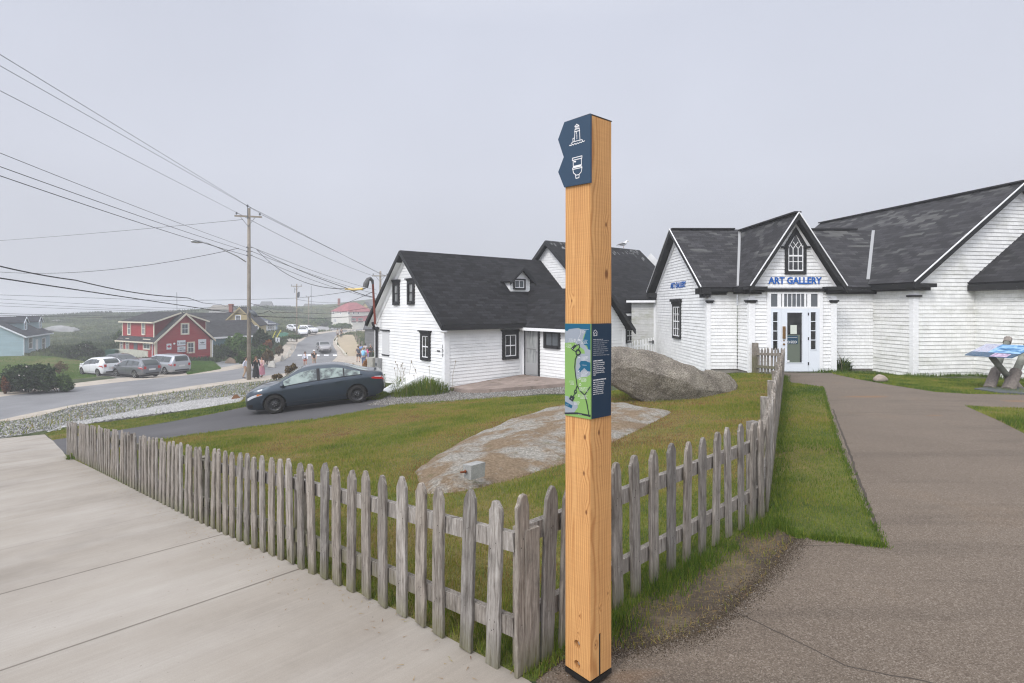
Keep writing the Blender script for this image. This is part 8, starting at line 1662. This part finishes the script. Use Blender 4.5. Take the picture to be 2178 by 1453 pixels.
PB = leaf_mat('pebble_tones', [(0, (.09, .08, .07)), (.5, (.22, .2, .175)), (1, (.45, .43, .4))], .9)
x, y, _t = along([g(1165, 1408), g(1310, 1388), g(1500, 1343), g(1635, 1222), g(1700, 1143)], 900, .06, 5); pebbles('loose_grit', 'loose grit where dirt meets the brown path', x, y, .0012, .0038, PB)
x, y, _t = along([g(1165, 1408), g(1310, 1388), g(1500, 1343), g(1635, 1222), g(1700, 1143)], 12000, .045, 15); pebbles('dirt_crumbs', 'brown crumbs of soil spilling onto the path', x, y, .0015, .004, leaf_mat('soil_tones', [(0, (.035, .026, .018)), (.5, (.07, .052, .036)), (1, (.13, .1, .07))], .95), 6)
gpd = np.array(reg['gravel_pad']); x = RNG.uniform(gpd[:, 0].min(), gpd[:, 0].max(), 30000); y = RNG.uniform(gpd[:, 1].min(), gpd[:, 1].max(), 30000); k_ = inside(gpd, x, y); pebbles('gravel', 'blue grey crushed gravel in front of the clapboard house', x[k_], y[k_], .012, .03, PB, 7)
wg = np.array(reg['white_gravel']); x = RNG.uniform(wg[:, 0].min(), wg[:, 0].max(), 60000); y = RNG.uniform(wg[:, 1].min(), wg[:, 1].max(), 60000); k_ = inside(wg, x, y); pebbles('white_gravel_stones', 'white crushed gravel strip below the rubble bank', x[k_], y[k_], .02, .05, leaf_mat('white_stone_tones', [(0, (.32, .32, .31)), (.5, (.5, .49, .48)), (1, (.66, .65, .64))], .9), 8)
rb = np.array(reg['rock_bank']); x = RNG.uniform(rb[:, 0].min(), rb[:, 0].max(), 60000); y = RNG.uniform(rb[:, 1].min(), rb[:, 1].max(), 60000); k_ = inside(rb, x, y)&~inside(wg, x, y); x, y = x[k_], y[k_]; kk = vnoise(x, y, .8, 3) > -.6; pebbles('rubble', 'pale broken granite rubble covering the roadside bank', x[kk], y[kk], .015, .06, leaf_mat('rubble_tones', [(0, (.11, .11, .1)), (.4, (.24, .24, .225)), (.75, (.38, .375, .36)), (1, (.58, .57, .55))], .9), 9)
n_ = 2200; k2 = RNG.integers(0, len(x), n_); xx, yy = x[k2], y[k2]; V, tt = blades(xx, yy, HH(xx, yy)+.05, RNG.uniform(.06, .18, n_), RNG.uniform(.02, .04, n_), np.clip(RNG.normal(.45, .2, n_), 0, 1), .9); tag(np_mesh('bank_weeds', V, 3, tt, GR), 'sparse weeds among the rubble on the bank', None, None, 'stuff')
# concrete walk: a few leaves and twigs
x, y, _t = along([(FA.x, FA.y), (FB.x, FB.y)], 500, .12, 25); x -= .12; y -= .12; n = len(x); a = RNG.uniform(0, 6.28, n); l = RNG.uniform(.008, .04, n); V = np.empty((n, 3, 3)); z = HH(x, y)+.004
V[:, 0] = np.c_[x, y, z]; V[:, 1] = np.c_[x+.004*np.sin(a), y-.004*np.cos(a), z]; V[:, 2] = np.c_[x+np.cos(a)*l, y+np.sin(a)*l, z+.003]; tag(np_mesh('leaf_litter', V.reshape(-1, 3), 3, np.clip(RNG.normal(.9, .1, n), .6, 1), GR), 'bits of dry grass on the pavement beside the fence', None, None, 'stuff')
# neighbour lawns and meadow cover
def cover(name, lab, poly, n, h0, h1, w0, w1, mt, tf, Y0, Y1, k0=-1.0, k1=.2, seed=1, keep=None, avoid=None):
    r_ = np.random.default_rng(seed); y = np.exp(r_.uniform(math.log(Y0), math.log(Y1), n)); x = r_.uniform(k0, k1, n)*y; k_ = inside(poly, x, y) if poly is not None else np.ones(n, bool)
    for a in (avoid or []): k_ &= ~inside(a, x, y)
    x, y = x[k_], y[k_]
    if keep is not None: k_ = keep(x, y); x, y = x[k_], y[k_]
    n = len(x); h = r_.uniform(h0, h1, n); V, tt = blades(x, y, HH(x, y)-.05, h, r_.uniform(w0, w1, n), np.clip(tf(x, y)+r_.normal(0, .1, n), 0, 1), .7); return tag(np_mesh(name, V, 3, tt, mt), lab, None, None, 'stuff')
GRN = leaf_mat('mown_green', [(0, (.05, .12, .015)), (.4, (.09, .19, .022)), (.7, (.13, .19, .04)), (1, (.2, .18, .07))], .7)
cover('neighbour_grass', 'bright green mown lawn before the pale blue house', lawn_polys['neighbour'], 160000, .06, .14, .05, .12, GRN, lambda x, y: .38+.2*vnoise(x, y, .25, 2), 32, 75, -1.0, -.6, 2)
cover('cafe_grass', 'green grass with white flowers before the red house', lawn_polys['cafe'], 60000, .1, .3, .05, .1, GRN, lambda x, y: .35+.2*vnoise(x, y, .6, 3), 44, 70, -.62, -.5, 3)
MDW = leaf_mat('meadow_tones', [(0, (.022, .042, .016)), (.3, (.05, .08, .028)), (.55, (.1, .13, .045)), (.75, (.17, .175, .075)), (.9, (.25, .22, .13)), (1, (.32, .3, .22))], .8)
av = [reg[k] for k in ('road', 'shoulder', 'walkway', 'parking_ground', 'side_lane', 'gravel_lot', 'rock_bank', 'driveway', 'gravel_pad')]+[lawn_polys['neighbour'], lawn_polys['cafe']]
cover('meadow_cover', 'rough heath and grass over the hill behind the village', None, 210000, .2, .6, .25, .8, MDW, lambda x, y: .52+.33*vnoise(x, y, .09, 6)+.15*vnoise(x, y, .5, 7), 50, 230, -1.05, .12, 4, None, av)
cover('heath_bushes', 'dark low scrub in drifts over the hill', None, 120000, .5, 1.3, .3, .8, MDW, lambda x, y: .2+.15*vnoise(x, y, .2, 8), 75, 220, -1.05, .12, 5, lambda x, y: vnoise(x, y, .06, 12) > .62, av)
# shrubs
GLEAF = {'dark': leaf_mat('dark_leaves', [(0, (.008, .02, .008)), (.4, (.02, .042, .014)), (.8, (.045, .08, .022)), (1, (.1, .13, .05))]), 'mid': leaf_mat('mid_leaves', [(0, (.015, .035, .008)), (.4, (.04, .085, .018)), (.8, (.09, .16, .035)), (1, (.16, .22, .06))]),
 'bright': leaf_mat('bright_leaves', [(0, (.02, .05, .01)), (.4, (.055, .12, .02)), (.8, (.11, .2, .035)), (1, (.18, .27, .07))]), 'brown': leaf_mat('brown_leaves', [(0, (.05, .03, .012)), (.4, (.11, .07, .025)), (.8, (.17, .12, .045)), (1, (.26, .2, .09))]),
 'rust': leaf_mat('rusty_leaves', [(0, (.06, .02, .01)), (.4, (.15, .05, .02)), (.8, (.28, .12, .04)), (1, (.4, .22, .1))]), 'orange': leaf_mat('orange_blooms', [(0, (.16, .09, .03)), (.4, (.36, .17, .06)), (.8, (.5, .28, .13)), (1, (.6, .45, .3))])}
M_stem = mat('stem_bark', (.07, .05, .035), .9)
def shrub(label, px0, px1, pyt, pyb, kind, n=2600, ls=.1, depth=None, name='shrub', seed=0, lob=6, Y=None, cat='shrub', group=None, flowers=0, sink=0):
    xg, yg = g((px0+px1)/2, pyb) if Y is None else (((px0+px1)/2-CX)/F*Y, Y); r_ = np.random.default_rng(seed+abs(int(px0))); s_ = yg/F; W = (px1-px0)*s_/2; Ht = (pyb-pyt)*s_; Dp = depth or W*.8; root = thing(name, (xg, yg+Dp*.6, H(xg, yg)), label, cat, group)
    zb_ = -(pyb-HY)*s_-root.location.z-sink; C_ = []; 
    for k in range(lob): a = (k+.5)/lob*2-1; C_.append(((a*.72+r_.normal(0, .08))*W, r_.normal(0, .35)*Dp, Ht*r_.uniform(.38, .68)*(1-.35*a*a), W*r_.uniform(.28, .46), Ht*r_.uniform(.26, .36)))
    C_.append((r_.normal(0, .2)*W, 0, Ht*.66, W*.42, Ht*.33)); C_ = np.array(C_); pick = r_.choice(len(C_), n, p=(lambda q: q/q.sum())(C_[:, 3]**2*C_[:, 4])); d_ = r_.normal(0, 1, (n, 3)); d_ /= np.linalg.norm(d_, axis=1)[:, None]; rad = r_.uniform(.35, 1.08, n)**.5
    rad *= 1+.22*np.sin(d_[:, 0]*7+pick)*np.sin(d_[:, 2]*6+pick*2); c = C_[pick]; Pn = np.c_[c[:, 0]+d_[:, 0]*c[:, 3]*rad, c[:, 1]+d_[:, 1]*c[:, 3]*.9*rad, c[:, 2]+d_[:, 2]*c[:, 4]*rad]; Pn[:, 2] = np.abs(Pn[:, 2])*.97+zb_
    u = r_.normal(0, 1, (n, 3)); u /= np.linalg.norm(u, axis=1)[:, None]; v = np.cross(u, r_.normal(0, 1, (n, 3))); v /= np.linalg.norm(v, axis=1)[:, None]; sz = ls*r_.uniform(.5, 1.3, n)[:, None]
    V = np.stack([Pn-u*sz, Pn+v*sz*.45, Pn+u*sz, Pn-v*sz*.45], 1).reshape(-1, 3); t_ = np.clip(.42+.2*np.sin(pick*2.4)+r_.normal(0, .2, n), 0, 1); np_mesh('foliage', V, 4, t_, GLEAF[kind], root)
    m = MB()
    for k in range(min(7, lob)): c = C_[k]; m.tube([(c[0]*.25, c[1]*.3, zb_-.1), (c[0]*.7, c[1]*.7, zb_+c[2]*.5), (c[0], c[1], zb_+c[2])], [.03, .02, .008], 5); m.mark() if False else None
    so = m.build('stem', M_stem, root, local=True)
    if flowers:
        q = r_.choice(n, flowers, replace=False); pf = Pn[q]+np.array([0, -.08, .05]); V = np.stack([pf+np.array(o_)*.06 for o_ in ((-1, 0, 0), (0, -.3, 1), (1, 0, 0), (0, .3, -1))], 1).reshape(-1, 3); fo = np_mesh('blossoms', V, 4, np.ones(flowers), leaf_mat('pale_blossom', [(0, (.6, .5, .5)), (.5, (.65, .55, .55)), (1, (.7, .62, .62))]), root); fo['kind'] = 'stuff'
    return root
shrub('dark rounded bush between the pale blue house and white hatchback, the taller of two', 136, 203, 727, 763, 'dark', 5200, .2, seed=1, flowers=40)
shrub('dark bush at the right corner of the pale blue house', 92, 150, 740, 759, 'dark', 3600, .2, seed=2)
shrub('large dark wild rose bush at the left edge beside the road', -40, 104, 776, 838, 'dark', 9000, .11, seed=3, lob=9, flowers=26)
shrub('low green bush on the roadside right of the large rose bush', 84, 148, 797, 835, 'mid', 4200, .09, seed=4)
shrub('upright rusty dock stalks among the roadside bushes', 78, 104, 795, 832, 'rust', 1300, .07, seed=5)
shrub('rusty dock stalks at the far left edge of the roadside', -2, 16, 800, 838, 'rust', 900, .07, seed=15)
shrub('thin brownish twiggy bush on the neighbour lawn', 104, 138, 767, 797, 'brown', 1500, .06, seed=6)
shrub('green bush half hidden behind the left end of the red house', 240, 262, 701, 744, 'mid', 1700, .22, seed=7, Y=78)
shrub('bright green rounded bush right of the red house', 470, 524, 709, 757, 'bright', 5200, .17, seed=8, Y=63)
shrub('low dark hedge bush against the teal wall', 450, 493, 736, 763, 'dark', 3200, .15, seed=9, Y=62)
shrub('dark green pine like bush right of the utility pole', 533, 574, 698, 741, 'dark', 3600, .18, seed=10, Y=66)
shrub('green bush behind the main utility pole base', 500, 540, 746, 774, 'mid', 3000, .12, seed=11, Y=55); shrub('green bush above the grey rock right of the pole', 536, 572, 732, 768, 'mid', 2800, .12, seed=12, Y=58); shrub('brown green bush at the road bend', 554, 580, 742, 774, 'brown', 2200, .1, seed=13, Y=56)
shrub('rusty red shrub patch beside the road bend', 556, 578, 722, 744, 'rust', 1500, .12, seed=14, Y=64); shrub('olive weeds below the pedestrian sign', 584, 600, 734, 756, 'brown', 1300, .1, seed=16, Y=66); shrub('grass tussocks by the distant guy guards', 600, 640, 712, 722, 'mid', 1300, .14, seed=17, Y=84)
shrub('orange brown flowering bush beside the electricity boxes', 762, 804, 764, 803, 'orange', 3200, .05, seed=18, Y=28); shrub('low rusty plants left of the orange bush', 735, 772, 775, 797, 'rust', 1500, .05, seed=22, Y=28)
shrub('green leafy plants between the sedan and the clapboard house', 782, 862, 782, 826, 'bright', 4200, .06, seed=19, Y=25.2, lob=8)
shrub('brown dock plant standing behind the blue grey sedan windscreen', 603, 632, 771, 806, 'brown', 700, .07, seed=20, Y=33); shrub('low brown dock leaves left of the sedan roof', 578, 602, 795, 808, 'brown', 500, .07, seed=21, Y=33)
shrub('yellow green scrub on the hill left of the red roofed house', 640, 700, 676, 694, 'mid', 1500, .4, seed=23, Y=150); shrub('scrub in front of the red roofed house', 700, 745, 688, 699, 'mid', 1500, .35, seed=24, Y=140)
def clump(label, px, pyb, n, h, spread, tint, Y=None, name='plant', lean=1.0, wd=.012, seed=0, seedheads=0):
    xg, yg = g(px, pyb) if Y is None else ((px-CX)/F*Y, Y); root = thing(name, (xg, yg, H(xg, yg)), label, 'plant'); r_ = np.random.default_rng(seed); n2 = n; a = r_.uniform(0, 6.28, n2); rr_ = r_.random(n2)**.5*spread; bx, by = np.cos(a)*rr_*.5, np.sin(a)*rr_*.5; hh_ = h*r_.uniform(.5, 1.1, n2); la_ = a+r_.normal(0, .5, n2); le = hh_*r_.uniform(.2, 1, n2)*lean*.6
    hh_ *= 1.1-.75*(rr_/spread)**2; w_ = wd*r_.uniform(.6, 1.3, n2); dx, dy = -np.sin(la_)*w_/2, np.cos(la_)*w_/2; c, s_ = np.cos(la_), np.sin(la_); z0 = -.03*np.ones(n2); V = np.empty((n2, 2, 4, 3))
    m1 = np.c_[bx+c*le*.35, by+s_*le*.35, hh_*.75]; V[:, 0, 0] = np.c_[bx-dx, by-dy, z0]; V[:, 0, 1] = np.c_[bx+dx, by+dy, z0]; V[:, 0, 2] = m1+np.c_[dx, dy, 0*dx]; V[:, 0, 3] = m1-np.c_[dx, dy, 0*dx]
    e_ = np.c_[bx+c*le, by+s_*le, hh_*(1-.25*lean*r_.random(n2))]; V[:, 1, 0] = m1-np.c_[dx, dy, 0*dx]; V[:, 1, 1] = m1+np.c_[dx, dy, 0*dx]; V[:, 1, 2] = e_+np.c_[dx, dy, 0*dx]*.15; V[:, 1, 3] = e_-np.c_[dx, dy, 0*dx]*.15
    np_mesh('leaves', V.reshape(-1, 3), 4, np.repeat(np.clip(tint+r_.normal(0, .12, n2), 0, 1), 2), GR, root)
    for k in range(seedheads): m = MB(); x, y = r_.normal(0, spread*.4, 2); hh2 = h*r_.uniform(1.4, 2.1); x2 = x+r_.normal(0, .12); m.tube([(x, y, 0), (x+.3*(x2-x), y, hh2*.6), (x2, y, hh2)], .006, 4); m.lathe([(.002, -.03), (.02, 0), (.015, .03), (.002, .05)], (x2, y, hh2), 'z', 5); m.build('stalk', mat('dry_stalk', (.25, .2, .13), .9), root, local=True)
    return root
clump('large tuft of long dark green daylily leaves at the clapboard house corner', 912, 834, 1100, .6, 1.9, .3, name='plant', wd=.02, seed=1, seedheads=5); clump('second spreading green tuft left of the daylilies beside the white cellar hatch', 872, 838, 600, .36, 1.6, .35, wd=.018, seed=2, seedheads=4)
clump('tall thin weeds with dry seed heads against the gable boards', 855, 806, 260, .6, .9, .2, Y=22.5, wd=.014, seed=3, seedheads=8); clump('small weed clump growing at the foot of the gallery wall beside the porch', 1792, 786, 260, .5, .5, .15, Y=18.9, wd=.025, seed=4, seedheads=2)
clump('little weed at the edge of the doorstep slab', 978, 818, 60, .22, .15, .2, wd=.015, seed=5); clump('low weeds along the wall right of the house door', 1172, 812, 160, .14, .9, .2, wd=.015, seed=6)
clump('small green weed at the far end of the long picket fence', 164, 975, 120, .16, .35, .3, wd=.02, seed=7)
# roadside rocks
rr = random.Random(5)
M_pale = speck((.42, .4, .36), .25, 1.5, 20, name='pale_rock'); M_brn = speck((.2, .15, .11), .3, 1.5, 20, name='brown_rock'); M_gr2 = speck((.27, .27, .27), .25, 1, 14, name='grey_rock')
for i, (x0, x1, yt, yb, Y, lab, mt) in enumerate(((534, 562, 746, 771, 52, 'smooth grey rock behind the utility pole, largest by the road', M_gr2), (570, 585, 754, 770, 55, 'pale pointed rock at the road bend', M_pale), (574, 585, 738, 752, 60, 'upright pale rock below the pedestrian sign', M_pale), (597, 604, 736, 748, 68, 'pale rock first in the line climbing beside the road', M_pale), (602, 609, 733, 744, 70, 'pale rock second in the line climbing beside the road', M_pale), (608, 615, 729, 741, 73, 'pale rock third in the line climbing beside the road', M_pale), (613, 620, 727, 738, 76, 'pale rock fourth in the line climbing beside the road', M_pale), (618, 627, 723, 734, 80, 'pale rock topmost in the line climbing beside the road', M_pale), (607, 628, 712, 719, 90, 'low brown rock heap before the distant white cars', M_pale), (738, 744, 700.5, 704, 135, 'white rock leftmost of three above the walkway', M_pale), (745, 750, 700.5, 704, 135, 'white rock central of three above the walkway', M_pale), (752, 759, 700.5, 704, 135, 'white rock rightmost of three above the walkway', M_pale), (97, 160, 688, 699, 125, 'broad pale granite ledge on the hill behind the blue house', M_gr2), (110, 130, 678, 682, 150, 'small pale ledge higher on the same hill', M_gr2), (218, 238, 729, 737, 95, 'pale rock in the meadow left of the red house', M_pale), (226, 240, 668, 673, 165, 'small pale rock near the hilltop left of the red house', M_pale), (480, 502, 749, 760, 62, 'brownish rocks under the bright green bush', M_brn), (486, 500, 793, 800, 31, 'reddish lump of turf and rock at the end of the white gravel', mat('red_turf', (.16, .08, .04), .95)))):
    if 'reddish' in lab: Y = 23.6; x0, x1, yt, yb = 492, 512, 838, 852
    s_ = Y/F; hw = (x1-x0)*s_/2; ht = (yb-yt)*s_; c = P((x0+x1)/2, yb, Y); c.z = min(c.z, H(c.x, c.y)+.1); ls_ = [-hw, -hw*.5, rr.uniform(-.2, .3)*hw, hw*.6, hw]; boulder('rock', lab, c, hw, (ls_, [ht*.15, ht*.8, ht, ht*.65, ht*.1]), ([-hw, hw], [-.15, -.15]), hw*.7, mt, i, .03*hw, 14, .08*hw, 'rock', planes=[((rr.uniform(-.5, .5), -1, rr.uniform(.2, .8)), hw*.35)])
# ---------------------------------------------------------------- sea fog: an even volume around everything
hz = MB(); hz.box(-950, 950, -110, 1550, -13.5, 13.5)
hm = bpy.data.materials.new('haze'); hm.use_nodes = True; t_ = hm.node_tree; t_.nodes.clear()
o_ = t_.nodes.new('ShaderNodeOutputMaterial'); v_ = t_.nodes.new('ShaderNodeVolumePrincipled'); v_.inputs['Density'].default_value = .0021
v_.inputs['Color'].default_value = (.93, .94, .97, 1); v_.inputs['Anisotropy'].default_value = .2
t_.links.new(v_.outputs[0], o_.inputs['Volume'])
ho = hz.build('haze', hm); ho['kind'] = 'stuff'; ho['label'] = 'thin grey sea fog lying over the village'
